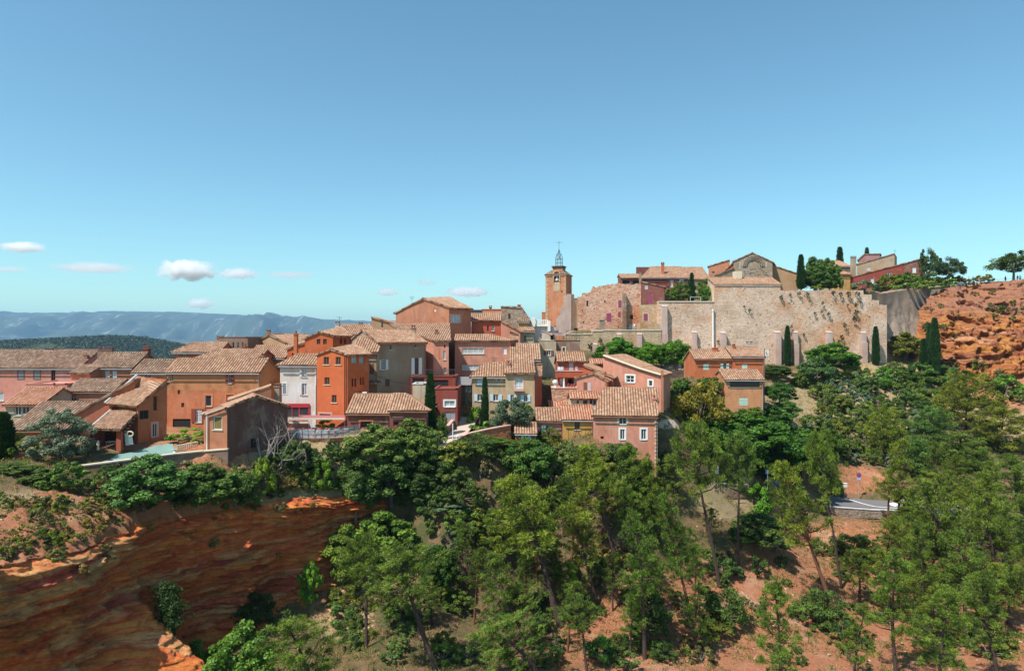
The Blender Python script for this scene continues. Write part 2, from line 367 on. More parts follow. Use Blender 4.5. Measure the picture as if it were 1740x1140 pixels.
xs = np.unique(np.concatenate([np.arange(-96, 176, 1.25), -96-np.cumsum(1.25*1.28**np.arange(33)), 175+np.cumsum(1.25*1.28**np.arange(33))])); xs.sort()
ys = np.unique(np.concatenate([np.arange(22, 236, 1.25), 22-np.cumsum(2*1.4**np.arange(16)), 235+np.cumsum(1.5*1.28**np.arange(34))])); ys.sort()
gx, gy = np.meshgrid(xs, ys); gz = H(gx, gy, -5.2, -2.4)
ny, nx = gx.shape
me = bpy.data.meshes.new('ground')
idx = np.arange(nx*ny).reshape(ny, nx)
fc = np.stack([idx[:-1, :-1], idx[:-1, 1:], idx[1:, 1:], idx[1:, :-1]], 2).reshape(-1, 4)
me.from_pydata(np.stack([gx, gy, gz], 2).reshape(-1, 3).tolist(), [], fc.tolist())
me.polygons.foreach_set('use_smooth', [True]*len(fc))
# soil map: r bare ochre earth, g dry grass, b paving
pxs = gx/np.maximum(gy, 1)*F+HX; pys = HY-gz/np.maximum(gy, 1)*F
def blob(cx, cy, rx, ry): return np.exp(-(((pxs-cx)/rx)**2+((pys-cy)/ry)**2)**1.5)
inf = (gy > 20) & (gy < 235)
ochre = np.maximum.reduce([blob(120, 930, 190, 60), blob(1250, 1080, 330, 130), blob(1440, 940, 200, 60)*.85, blob(1640, 1060, 200, 140), blob(1450, 815, 60, 25), blob(590, 850, 40, 60), blob(1750, 640, 120, 60), blob(250, 745, 120, 22), blob(1000, 1100, 150, 80)*.6, blob(560, 1000, 60, 80)*.5])*inf
grass = np.maximum.reduce([blob(560, 770, 80, 40), blob(1280, 850, 110, 40)*.9, blob(1370, 690, 90, 60), blob(1600, 690, 260, 90)*.7, blob(1540, 520, 60, 90)*.55, blob(60, 880, 150, 60)*.7, blob(580, 1000, 60, 90), blob(1650, 495, 150, 30), blob(1480, 640, 120, 40)])*inf
pave = np.maximum.reduce([blob(780, 735, 42, 26)*((pxs > 728) & (pxs < 818)), blob(470, 730, 110, 22), blob(1150, 626, 50, 6), blob(1230, 818, 60, 7), blob(1150, 722, 40, 8)])*inf
ca = me.color_attributes.new('soil', 'FLOAT_COLOR', 'POINT')
buf = np.ones((nx*ny, 4)); buf[:, 0] = ochre.ravel(); buf[:, 1] = grass.ravel(); buf[:, 2] = pave.ravel(); ca.data.foreach_set('color', buf.ravel())
t = NT('earth'); o = t.mp('Object')
sp = t.n.new('ShaderNodeSeparateColor'); t.l.new(t.attr('soil', 'Color'), sp.inputs[0])
n1, n2, n3 = t.noise(o, .35, 8, .7, .3), t.noise(o, 1.7, 7, .75), t.noise(o, .08, 5, .6)
base = t.mix((.15, .09, .045), (.27, .16, .085), n2)
base = t.mix(base, (.075, .08, .03), t.ramp(n1, [(.42, 0.), (.6, 1.)]))
och = t.mix(t.mix((.37, .12, .05), (.42, .20, .11), n2), (.48, .33, .22), t.ramp(n1, [(.5, 0.), (.72, .9)]))
och = t.mix(och, (.20, .08, .045), t.ramp(t.noise(o, 4.5, 6, .8), [(.48, 0.), (.66, .8)]))
och = t.mix(och, (.15, .12, .06), t.ramp(t.noise(o, .9, 8, .75), [(.54, 0.), (.66, .75)]))
gr = t.mix(t.mix((.28, .20, .10), (.42, .31, .18), n2), (.24, .20, .085), t.ramp(n1, [(.52, 0.), (.66, .9)]))
w = lambda k, a=.35: t.ramp(t.math('ADD', sp.outputs[k], t.math('MULTIPLY', t.math('SUBTRACT', n1, .5), a*2)), [(.3, 0.), (.5, 1.)])
col = t.mix(base, gr, w(1)); col = t.mix(col, och, w(0, .6)); col = t.mix(col, t.mix((.50, .36, .27), (.62, .48, .37), n2), w(2, .05))
t.bump(t.math('ADD', n2, t.math('MULTIPLY', t.noise(o, 6, 6, .8), .5)), .25, .9)
EARTH = t.out(col, .95)
me.materials.append(EARTH)
ground = bpy.data.objects.new('ground', me); COL.objects.link(ground); structure(ground)

# ------------------------------------------------------------------ cliffs
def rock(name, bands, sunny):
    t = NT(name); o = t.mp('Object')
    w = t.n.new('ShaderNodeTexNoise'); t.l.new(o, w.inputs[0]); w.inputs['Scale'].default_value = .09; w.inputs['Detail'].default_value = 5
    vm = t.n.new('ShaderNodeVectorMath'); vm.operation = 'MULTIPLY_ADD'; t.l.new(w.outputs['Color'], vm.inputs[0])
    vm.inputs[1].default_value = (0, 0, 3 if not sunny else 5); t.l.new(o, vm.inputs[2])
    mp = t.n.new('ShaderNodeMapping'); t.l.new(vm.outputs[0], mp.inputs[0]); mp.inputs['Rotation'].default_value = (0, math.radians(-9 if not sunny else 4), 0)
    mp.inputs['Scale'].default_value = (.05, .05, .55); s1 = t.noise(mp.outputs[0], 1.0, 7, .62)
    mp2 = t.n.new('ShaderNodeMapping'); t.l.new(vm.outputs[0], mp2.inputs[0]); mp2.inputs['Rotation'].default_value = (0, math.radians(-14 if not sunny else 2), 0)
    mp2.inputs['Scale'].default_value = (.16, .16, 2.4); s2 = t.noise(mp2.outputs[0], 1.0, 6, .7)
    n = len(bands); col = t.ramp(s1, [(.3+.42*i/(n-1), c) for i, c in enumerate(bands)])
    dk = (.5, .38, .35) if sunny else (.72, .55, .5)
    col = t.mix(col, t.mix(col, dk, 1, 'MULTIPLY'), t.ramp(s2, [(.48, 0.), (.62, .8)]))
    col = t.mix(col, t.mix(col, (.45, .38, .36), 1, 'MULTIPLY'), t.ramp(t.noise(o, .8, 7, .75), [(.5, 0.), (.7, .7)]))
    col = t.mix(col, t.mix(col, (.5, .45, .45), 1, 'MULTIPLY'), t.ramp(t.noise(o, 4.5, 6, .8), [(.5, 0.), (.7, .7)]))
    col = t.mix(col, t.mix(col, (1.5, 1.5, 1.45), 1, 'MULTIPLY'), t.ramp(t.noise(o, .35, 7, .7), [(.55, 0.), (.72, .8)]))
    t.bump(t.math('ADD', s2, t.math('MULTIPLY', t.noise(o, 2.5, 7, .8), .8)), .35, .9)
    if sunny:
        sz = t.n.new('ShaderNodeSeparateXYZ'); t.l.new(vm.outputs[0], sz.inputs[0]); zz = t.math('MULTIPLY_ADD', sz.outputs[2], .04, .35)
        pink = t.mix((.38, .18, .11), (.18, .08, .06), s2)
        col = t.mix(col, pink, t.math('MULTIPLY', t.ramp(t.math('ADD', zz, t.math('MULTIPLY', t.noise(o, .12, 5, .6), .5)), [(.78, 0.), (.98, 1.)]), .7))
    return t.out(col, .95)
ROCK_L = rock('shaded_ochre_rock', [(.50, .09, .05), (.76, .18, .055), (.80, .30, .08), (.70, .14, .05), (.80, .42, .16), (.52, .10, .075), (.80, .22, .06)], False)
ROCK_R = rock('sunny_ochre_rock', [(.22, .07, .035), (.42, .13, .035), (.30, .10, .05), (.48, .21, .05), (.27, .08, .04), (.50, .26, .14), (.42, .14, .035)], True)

def surf(name, S, T, fn, m):
    vs = [fn(i/(S-1), j/(T-1)) for j in range(T) for i in range(S)]
    fs = [(j*S+i, j*S+i+1, (j+1)*S+i+1, (j+1)*S+i) for j in range(T-1) for i in range(S-1)]
    me = bpy.data.meshes.new(name); me.from_pydata(vs, [], fs); me.materials.append(m); me.polygons.foreach_set('use_smooth', [True]*len(fs))
    o = bpy.data.objects.new(name, me); COL.objects.link(o); return o
def pl(pts, s):
    L = [0]
    for a, b in zip(pts[:-1], pts[1:]): L.append(L[-1]+(b-a).length)
    d = s*L[-1]
    for i in range(len(pts)-1):
        if d <= L[i+1] or i == len(pts)-2:
            k = (d-L[i])/(L[i+1]-L[i]); return pts[i].lerp(pts[i+1], k)
def fbm(p, s, n=5): return noise.fractal(p*s, .8, 2.1, n)
cet = [Vector(c) for c in ce]
_L = [0]
for a_, b_ in zip(cet[:-1], cet[1:]): _L.append(_L[-1]+(b_-a_).length)
SF = (_L[5]*.7+_L[6]*.3)/_L[-1]                                        # where the rock fin leaves the face
S2 = _L[2]/_L[-1]
def near_cliff(s, t):
    p = pl(cet, s); d = (pl(cet, min(1, s+.02))-pl(cet, max(0, s-.02))); d.z = 0; d.normalize()
    n = Vector((d.y, -d.x, 0))
    q = Vector((p.x, p.y, -24*t)); tw_ = math.sin(s*23+2*math.sin(s*9))
    hgt = 19*(1-.35*s)
    lip = -1.2*math.exp(-(t/.03)**2)
    prof = 1.1-.9*math.sin(min(1, t*1.25)*math.pi)**.8+1.0*tw_*t+3.5*t**4
    strat = .25*fbm(Vector((q.x*.3, q.y*.3, q.z*3.4+q.x*.75)), .5, 6)+(.75*(((q.z*.62+q.x*.16+1.6*fbm(q, .09, 3)) % 1.0)**2)+.35*(((q.z*1.9+q.x*.5+1.2*fbm(q, .2, 3)) % 1.0)**2))*(.35+.9*abs(fbm(q+Vector((5, 5, 5)), .12, 2)))
    off = prof+lip+strat+.8*fbm(q+Vector((7, 3, 1)), .15, 4)+.3*fbm(q, .9, 4)-.9*max(0, fbm(Vector((q.x*1.1, q.y*1.1, q.z*.12)), .33, 4))*t
    fin = 0                                                     # buttress of rock that catches the sun
    ds = (s-SF+.05*(t-.4))/(.052 if s < SF else .032)
    if t > .33: fin = 6.5*math.exp(-abs(ds)**3)*min(1, ((t-.33)/.3))**.7
    ds2 = (s-S2)/.035
    if t > .45: fin += 6.5*math.exp(-ds2*ds2)*min(1, (t-.45)/.3)
    off += fin
    edge = .5*fbm(Vector((p.x, p.y, 0)), .5, 3)
    z = p.z+.35-(t*hgt) + edge*(1-t)*.5
    return (p.x+n.x*off, p.y+n.y*off, z)
structure(surf('ochre_cliff', 340, 220, near_cliff, ROCK_L))
def cliff_top(s, t):
    x, y, z = near_cliff(s, 0); p = pl(cet, s); d = (pl(cet, min(1, s+.02))-pl(cet, max(0, s-.02))); d.z = 0; d.normalize(); n = Vector((d.y, -d.x, 0))
    if t == 0: return (x, y, z-.05)
    q = p-n*(7.5*t-.3); zu = float(f_up(np.array([q.x]), np.array([q.y]))[0])+float(vnoise(q.x, q.y, .55))*.22+float(vnoise(q.x+9, q.y-4, 1.7))*.09
    return (q.x, q.y, zu+.12*(1-t)+(.45*fbm(q, .5, 5)+.3*abs(fbm(q, 1.3, 4)))*(1-t*t)-(.5 if t == 1 else 0))
cto = surf('cliff_top', 300, 30, cliff_top, EARTH); structure(cto)
ca2 = cto.data.color_attributes.new('soil', 'FLOAT_COLOR', 'POINT')
for i_, v_ in enumerate(cto.data.vertices):
    s_ = (i_ % 300)/299; ca2.data[i_].color = (max(0, 1-abs(s_-.42)*2.2), .75, 0, 1)
# soil lip that closes the joint between slope and cliff
TOPR = [P(1556, 575, 160), P(1562, 535, 166), P(1578, 505, 171), P(1600, 490, 176), P(1650, 486, 178), P(1700, 478, 178), P(1750, 474, 177), P(1900, 468, 176)]
BOTR = [P(1556, 640, 153), P(1575, 640, 151), P(1610, 640, 149), P(1650, 655, 146), P(1700, 668, 141), P(1740, 680, 137), P(1800, 700, 132), P(1900, 700, 130)]
def far_cliff(s, t):
    a, b = pl(TOPR, s), pl(BOTR, s); b = b+Vector((0, 0, -1.5))
    tt = t
    p = a.lerp(b, tt)
    push = 5.5*math.sin(min(1, tt*1.15)*math.pi)*sst(0, .12, np.array(s)).item()     # stands forward of the straight line
    q = p.copy()
    led = (.5+.5*math.sin((q.z+4*fbm(q, .07, 3))*.95))*(.4+.6*abs(fbm(q+Vector((9, 9, 9)), .06, 2)))
    amp = sst(0, .14, np.array(s)).item()
    off = push-.6*led*amp*min(1, tt*8)*min(1, (1-tt)*5)+(2.0*fbm(q, .13, 3)+1.0*fbm(q, .35, 5)*max(.1, .6+1.2*fbm(q, .08, 2)))*amp-3.6*abs(fbm(Vector((q.x*1.2, q.y*1.2, q.z*.15)), .16, 4))*amp-.6*abs(fbm(Vector((q.x, q.y, q.z*.55))+Vector((3, 1, 7)), .30, 5))*amp+.55*fbm(q, .9, 3)*amp
    ridge = (3.4*abs(math.sin(q.x*.19+1.9*fbm(Vector((q.x, 0, q.z*.5)), .07, 3)))-1.2)*amp*(1-.35*tt)
    off += ridge
    return (p.x-.25*off, p.y-off, p.z+.25*fbm(q, .9, 4)*amp)
TOPS = [P(1462, 494, 158.4), P(1500, 499, 163), P(1540, 492, 170), P(1585, 488, 177), P(1640, 482, 184)]
BOTS = [P(1503, 650, 158.2), P(1520, 650, 156), P(1545, 650, 155), P(1572, 650, 156), P(1590, 650, 158)]
def grey_slope(s, t):
    if t < .1: a = pl(TOPS, s); return (a.x, a.y+5*(1-t/.1), a.z+.25+.1*fbm(Vector((a.x, t*20, 0)), .5, 3))
    t = (t-.1)/.9; p = pl(TOPS, s).lerp(pl(BOTS, s), t); k = math.sin(min(1, t)*math.pi)
    q = Vector(p); return (p.x, p.y+2.5*k+.5*fbm(Vector((q.x, q.y, q.z*.3)), .35, 4)*k, p.z+.2*fbm(q, .5, 3)+.25*(1-t))
t = NT('grey_clay'); o = t.mp('Object'); c_ = t.mix((.27, .20, .15), (.42, .32, .25), t.noise(o, .35, 8, .7, .5)); c_ = t.mix(c_, (.42, .24, .14), t.ramp(t.noise(t.mp('Object', (.5, .5, .12)), .5, 6, .7), [(.5, 0.), (.7, .8)])); t.bump(t.noise(o, 1.5, 7, .75), .2, .8)
structure(surf('clay_slope', 90, 70, grey_slope, t.out(c_, .95)))
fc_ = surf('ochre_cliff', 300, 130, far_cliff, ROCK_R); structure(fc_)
# ------------------------------------------------------------------ buildings
def fpR(px0, D, px1, yaw=0, depth=8, skew=0):
    """footprint from the front-left corner (column px0 at depth D) to the column px1"""
    a = math.radians(yaw); b = math.radians(yaw+skew); k = (px1-HX)/F; x0 = X(px0, D)
    w = (k*D-x0)/(math.cos(a)-k*math.sin(a))
    A = Vector((x0, D)); B = A+Vector((math.cos(a), math.sin(a)))*w; v = Vector((-math.sin(b), math.cos(b)))*depth
    return [A, B, B+v, A+v]
def fpQ(*c): return [Vector((X(p_, D), D)) for p_, D in c]

def on_face(fp, i, px, py):
    A, B = fp[i], fp[(i+1) % len(fp)]; d = B-A; k = (px-HX)/F
    # A + t d = D*(k,1)
    det = d.x*(-1)-d.y*(-k); t = (A.x*(1)-A.y*k); det2 = (k*d.y-d.x)
    tt = (A.x-k*A.y)/det2 if abs(det2) > 1e-9 else 0
    D = A.y+tt*d.y
    return tt*d.length, Z(py, D), D
def W(face, x0, y0, x1, y1, fr='brown', sh=None, closed=False, sur=None, bars=(2, 1), pane='dark', deep=.22, sill=True, kind='window', shw=.5, arch=False, only=None, box=False, grid=True):
    return dict(face=face, b=(x0, y0, x1, y1), fr=fr, sh=sh, closed=closed, sur=sur, bars=bars, pane=pane, deep=deep, sill=sill, kind=kind, shw=shw, arch=arch, only=only, box=box)
def PANE(k): return {'dark': glass(), 'curtain': glass('curtained_glass', (.22, .24, .25), .2), 'bright': glass('sky_lit_glass', (.48, .54, .58), .2), 'black': glass('black_opening', (.006, .005, .005), .9), 'olive': PT('olive'), 'grey': PT('grey')}[k]

def wall_poly(mb, A, B, zb, top, holes):
    d = (B-A); L = d.length; d = d/L; inn = Vector((-d.y, d.x))
    pt = lambda t_, z, o=0: (A.x+d.x*t_+inn.x*o, A.y+d.y*t_+inn.y*o, z)
    def zt(t_):
        for (t0, z0), (t1, z1) in zip(top[:-1], top[1:]):
            if t_ <= t1+1e-6: return z0+(z1-z0)*((t_-t0)/max(1e-6, t1-t0))
        return top[-1][1]
    cuts = sorted(set([0, L]+[t_ for t_, z in top if 0 < t_ < L]+[h[k] for h in holes for k in (0, 2)]))
    for t0, t1 in zip(cuts[:-1], cuts[1:]):
        if t1-t0 < 1e-4: continue
        m = (t0+t1)/2; hs_ = sorted([(h[1], h[3]) for h in holes if h[0]-1e-6 < m < h[2]+1e-6]); z = zb
        for a, b in hs_:
            if a > z: mb.face([pt(t0, z), pt(t1, z), pt(t1, a), pt(t0, a)], [(t0, z), (t1, z), (t1, a), (t0, a)])
            z = max(z, b)
        if zt(m) > z: mb.face([pt(t0, z), pt(t1, z), pt(t1, zt(t1)), pt(t0, zt(t0))], [(t0, z), (t1, z), (t1, zt(t1)), (t0, zt(t0))])
    for t0, z0, t1, z1, dp in holes:
        for a, b in (((t0, z0), (t1, z0)), ((t1, z0), (t1, z1)), ((t1, z1), (t0, z1)), ((t0, z1), (t0, z0))):
            mb.face([pt(*a), pt(*b), pt(*b, dp), pt(*a, dp)], [(0, 0), (1, 0), (1, dp), (0, dp)])
        mb.face([pt(t0, z0, dp), pt(t1, z0, dp), pt(t1, z1, dp), pt(t0, z1, dp)])

def obox(mb, A, d, inn, t0, z0, t1, z1, o0, o1):
    """box on a wall: along t0..t1, heights z0..z1, offsets o0..o1 inwards (negative = proud)"""
    a = math.atan2(d.y, d.x); c = A+d*((t0+t1)/2)+inn*((o0+o1)/2)
    mb.box((c.x, c.y, (z0+z1)/2), (abs(t1-t0), abs(o1-o0), abs(z1-z0)), Matrix.Rotation(a, 3, 'Z'))

def make_window(root, A, B, w, hole):
    t0, z0, t1, z1, dp = hole; d = (B-A).normalized(); inn = Vector((-d.y, d.x)); q = lambda mb, *a: obox(mb, A, d, inn, *a)
    wd, hg = t1-t0, z1-z0
    fw = min(.09, wd*.12)
    m = MB()
    if w['closed']:
        m2 = MB(); mid = (t0+t1)/2
        for a, b in ((t0+.01, mid-.012), (mid+.012, t1-.01)):
            n = max(3, int(hg/.22)); q(m2, a, z0+.01, b, z1-.01, .02, .06)
            q(m2, a, z0+.01, a+.06, z1-.01, -.015, .02); q(m2, b-.06, z0+.01, b, z1-.01, -.015, .02)
            for k in range(n): zz = z0+.03+(hg-.06)*k/n; q(m2, a+.06, zz, b-.06, zz+hg/n*.45, -.008, .02)
        o = m2.build('shutter' if w['kind'] == 'window' else 'door', PT(w['sh']), root)
        if w['sur']:
            ms = MB(); s = .16
            for c in ((t0-s, z0-s*.6, t0, z1+s), (t1, z0-s*.6, t1+s, z1+s), (t0, z1, t1, z1+s), (t0, z0-s*.6, t1, z0)): q(ms, *c, -.03, .02)
            ms.build('surround', PT(w['sur']), o)
        return o
    q(m, t0, z0, t0+fw, z1, .08, .15); q(m, t1-fw, z0, t1, z1, .08, .15)
    q(m, t0+fw, z1-fw, t1-fw, z1, .08, .15); q(m, t0+fw, z0, t1-fw, z0+fw, .08, .15)
    nx_, ny_ = w['bars']
    for k in range(1, nx_): c = t0+wd*k/nx_; q(m, c-fw*.45, z0+fw, c+fw*.45, z1-fw, .083, .147)
    for k in range(1, ny_): c = z0+hg*k/ny_; q(m, t0+fw, c-.025, t1-fw, c+.025, .09, .14)
    o = m.build(w['kind'], PT(w['fr']), root)
    g = MB(); q(g, t0+.02, z0+.02, t1-.02, z1-.02, .11, .125); g.build('pane', PANE(w['pane']), o)
    if w['sill']:
        sm = MB(); q(sm, t0-.1, z0-.09, t1+.1, z0, -.08, .1); sm.build('sill', PT('cream') if not w['sur'] else PT(w['sur']), o)
    if w['sur']:
        ms = MB(); s = .2
        for c in ((t0-s, z0-.005, t0, z1+s), (t1, z0-.005, t1+s, z1+s), (t0, z1, t1, z1+s)): q(ms, *c, -.03, .03)
        ms.build('surround', PT(w['sur']), o)
    if w['sh']:
        sw = wd*w['shw']
        for k, (a, b) in enumerate(((t0-sw-.02, t0-.02), (t1+.02, t1+sw+.02))):
            if w['only'] is not None and w['only'] != k: continue
            s_ = MB(); q(s_, a, z0, b, z1, -.08, -.04); q(s_, a, z0, a+.07, z1, -.1, -.08); q(s_, b-.07, z0, b, z1, -.1, -.08)
            n = max(3, int(hg/.25))
            for j in range(n): zz = z0+.03+(hg-.06)*j/n; q(s_, a+.07, zz, b-.07, zz+hg/n*.4, -.092, -.08)
            s_.build('shutter', PT(w['sh']), root)
    return o

def roof_poly(mb, pts, th=.16, p=.34, amp=.10, sag=.07):
    """canal-tiled plane: pts[0], pts[1] are the two ends of the eave"""
    A, B = Vector(pts[0]), Vector(pts[1]); e = (B-A).normalized()
    nrm = (B-A).cross(Vector(pts[-1])-A).normalized()
    if nrm.z < 0: nrm = -nrm
    s = nrm.cross(e)
    if s.z < 0: s = -s
    q = [((Vector(v)-A).dot(e), (Vector(v)-A).dot(s)) for v in pts]
    x0, x1 = min(a for a, b in q), max(a for a, b in q)
    st = p/4; n = max(2, int((x1-x0)/st)); n += (-n) % 4; xsx = [x0+(x1-x0)*k/n for k in range(n+1)]; pat = [0, .8, 1, .8]
    def span(x):
        r = []
        for (a, b), (c, d_) in zip(q, q[1:]+q[:1]):
            if abs(a-c) < 1e-6:
                if abs(x-a) < 1e-4: r += [b, d_]
            elif min(a, c)-1e-6 <= x <= max(a, c)+1e-6: r.append(b+(d_-b)*(x-a)/(c-a))
        return (min(r), max(r)) if r else (0, 0)
    ymax = max(b for a, b in q)
    cols_ = []
    for k, x in enumerate(xsx):
        lo, hi = span(x); rows = max(2, int(ymax/1.2)+1); c = []
        for j in range(rows+1):
            y = lo+(hi-lo)*j/rows; w_ = A+e*x+s*y
            c.append((w_+nrm*(amp*pat[k % 4]+.01+sag*noise.noise(w_*.45)), (51+k*p/4, y)))
        cols_.append(c)
    for c0, c1 in zip(cols_[:-1], cols_[1:]):
        for j in range(len(c0)-1):
            mb.face([c0[j][0], c1[j][0], c1[j+1][0], c0[j+1][0]], [c0[j][1], c1[j][1], c1[j+1][1], c0[j+1][1]])
    low = [Vector(v)-nrm*th for v in pts]; mb.face(low[::-1])
    for i in range(len(pts)):
        a, b = Vector(pts[i]), Vector(pts[(i+1) % len(pts)]); mb.face([a-nrm*th, b-nrm*th, b+nrm*.03, a+nrm*.03], [(0, 0), (1, 0), (1, .1), (0, .1)])
def ridge_tube(mb, a, b, r=.13):
    a, b = Vector(a), Vector(b); n = max(2, int((b-a).length/.45)); pp = []; rr = []
    for k in range(n+1):
        pp.append(a.lerp(b, k/n)+Vector((0, 0, .05+.03*noise.noise(a.lerp(b, k/n)*.6)))); rr.append(r*(1 if k % 2 else .86))
    mb.tube(pp, rr, 6)

def v3(v, z): return Vector((v.x, v.y, z))
def block(root, fp, base, roof, wallm, wins=(), tile=None, oh=.38, voh=.18, cornice=True, ridge_t=True, base_z=None, verge=None):
    """one volume of a house under root: wall part, windows, roof part; returns the roof object"""
    tile = tile or T_MIX
    n = 4; A, B, C, Dd = fp; zb = base_z if base_z is not None else Z(base, A.y); kind = roof[0]
    tops = [None]*4; RO = MB(); L = [(fp[(i+1) % 4]-fp[i]).length for i in range(4)]
    if kind == 'f':
        _, pe, pr, pitch = roof[:4]; opt = roof[4] if len(roof) > 4 else {}
        ze = Z(pe, A.y); dl = L[3]; g = (HY-pr)/F; dirv = (Dd-A)/dl
        y = (ze-g*A.y)/(g*dirv.y-pitch); y = max(.4, y)
        if y > dl*.97 or opt.get('mono'): y = dl; zr = Z(pr, Dd.y) if not opt.get('slope') else ze+pitch*dl
        else: zr = ze+pitch*y
        fr = y/dl; zbk = ze if fr < .99 else zr
        if fr < .99: zbk = max(ze-.5, zr-pitch*(dl-y))
        hl, hr = opt.get('hl', 0), opt.get('hr', 0)
        RL, RR = A.lerp(Dd, fr), B.lerp(C, fr); u = (B-A).normalized(); RLh, RRh = RL+u*hl, RR-u*hr
        tops[0] = [(0, ze), (L[0], ze)]
        tops[1] = [(0, ze), (fr*L[1], zr if not hr else ze), (L[1], zbk)] if fr < .99 else [(0, ze), (L[1], zr if not hr else ze)]
        tops[2] = [(0, zbk), (L[2], zbk)]
        tops[3] = [(0, zbk), ((1-fr)*L[3], zr if not hl else ze), (L[3], ze)] if fr < .99 else [(0, zr if not hl else ze), (L[3], ze)]
        f = -dirv; slope = (zr-ze)/max(.3, y)
        vo_l, vo_r = (voh if not hl else oh), (voh if not hr else oh)
        eA, eB = v3(A+f*oh-u*vo_l, ze-oh*slope+.04), v3(B+f*oh+u*vo_r, ze-oh*slope+.04)
        rA, rB = v3(RLh-u*(voh if not hl else 0), zr+.04), v3(RRh+u*(voh if not hr else 0), zr+.04)
        roof_poly(RO, [eA, eB, rB, rA])
        if fr < .99:
            s2 = (zr-zbk)/max(.3, dl-y); bA, bB = v3(Dd-f*oh-u*vo_l, zbk-oh*s2+.04), v3(C-f*oh+u*vo_r, zbk-oh*s2+.04)
            roof_poly(RO, [bB, bA, rA, rB])
            if hr: roof_poly(RO, [eB, bB, rB])
            if hl: roof_poly(RO, [bA, eA, rA])
        if ridge_t:
            ridge_tube(RO, rA, rB)
            if hr: ridge_tube(RO, eB, rB, .1)
            if hl: ridge_tube(RO, eA, rA, .1)
        zlow = ze
    elif kind == 'g':
        prof = [on_face(fp, 0, px, py)[:2] for px, py in roof[1]]
        prof[0] = (0, prof[0][1]); prof[-1] = (L[0], prof[-1][1])
        opt = roof[2] if len(roof) > 2 else {}
        tops[0] = prof; tops[2] = [(L[2]*(1-t_/L[0]), z) for t_, z in prof[::-1]]
        tops[1] = [(0, prof[-1][1]), (L[1], prof[-1][1])]; tops[3] = [(0, prof[0][1]), (L[3], prof[0][1])]
        u = (B-A).normalized(); ub = (C-Dd).normalized(); vv = ((Dd-A)+(C-B)).normalized()
        for i in range(len(prof)-1):
            (ta, za), (tb, zb_) = prof[i], prof[i+1]; sl = (zb_-za)/max(.1, tb-ta)
            pa, pb = ta, tb
            if i == 0 and sl > -.02: pa -= oh; 
            if i == len(prof)-2 and sl < .02: pb += oh
            za2, zb2 = za+(pa-ta)*sl+.04, zb_+(pb-tb)*sl+.04
            fa, fb = A+u*pa-vv*voh, A+u*pb-vv*voh
            ka, kb = Dd+(C-Dd)*(pa/L[0])+vv*voh, Dd+(C-Dd)*(pb/L[0])+vv*voh
            if sl >= 0: roof_poly(RO, [v3(ka, za2), v3(fa, za2), v3(fb, zb2), v3(kb, zb2)])
            else: roof_poly(RO, [v3(fb, zb2), v3(kb, zb2), v3(ka, za2), v3(fa, za2)])
            if i and ridge_t: ridge_tube(RO, v3(fa, za2), v3(ka, za2))
        zlow = min(z for _, z in prof)
    else:
        zt = Z(roof[1], A.y)
        for i in range(4): tops[i] = [(0, zt), (L[i], zt)]
        zlow = zt
    # walls
    WM = MB(); specs = []
    for i in range(4):
        holes = []
        for w in wins:
            if w['face'] != i: continue
            x0, y0, x1, y1 = w['b']; ta, za, _ = on_face(fp, i, x0, y1); tb, zb2, D2 = on_face(fp, i, x1, y0)
            _, zlo, Dm = on_face(fp, i, (x0+x1)/2, y1); _, zhi, _ = on_face(fp, i, (x0+x1)/2, y0)
            if ta > tb: ta, tb = tb, ta
            ta, tb = max(.12, ta), min(L[i]-.12, tb); zlo = max(zlo, zb+.02)
            if tb-ta < .1 or zhi-zlo < .1: continue
            hole = (ta, zlo, tb, zhi, .1 if w['closed'] else w['deep']); holes.append(hole); specs.append((i, w, hole))
        wall_poly(WM, fp[i], fp[(i+1) % 4], zb, tops[i], holes)
    if kind == 'flat':
        par = roof[2] if len(roof) > 2 else .35
        WM.face([v3(p_, zt-.04) for p_ in fp])
    wall_o = WM.build('wall', wallm, root)
    for i, w, hole in specs: make_window(root, fp[i], fp[(i+1) % 4], w, hole)
    if cornice and kind == 'f':
        CM = MB(); u = (B-A).normalized(); inn = Vector((-u.y, u.x))
        obox(CM, A, u, inn, -.05, ze-.3, L[0]+.05, ze-.13, -.1, .02); obox(CM, A, u, inn, -.08, ze-.13, L[0]+.08, ze-.02, -.2, .02)
        CM.build('cornice', PT('pink'), root)
        gm = MB(); gl = A-inn*(oh+.07)-u*.1; gr_ = B-inn*(oh+.07)+u*.1; zg = ze-oh*slope-.1; gm.tube([v3(gl, zg), v3(gr_, zg-.04)], [.065, .065], 6); gm.tube([v3(gr_, zg-.04)-V(.1, 0, 0), v3(B-inn*.1-u*.15, ze-.9), v3(B-inn*.1-u*.15, zb+.2)], [.04, .04, .04], 6); gm.build('gutter', PT('zinc' if int(A.x*7) % 2 else 'brown'), root)
    if kind == 'flat':
        CM = MB()
        for i in range(4):
            a, b = fp[i], fp[(i+1) % 4]; d = (b-a).normalized(); inn = Vector((-d.y, d.x)); obox(CM, a, d, inn, -.06, zt, L[i]+.06 if i in (0, 2) else L[i]-.3, zt+.1, -.06, .28)
        CM.build('coping', PT(roof[3]) if len(roof) > 3 else PT('cream'), root)
        return wall_o
    return RO.build('roof', tile, root)

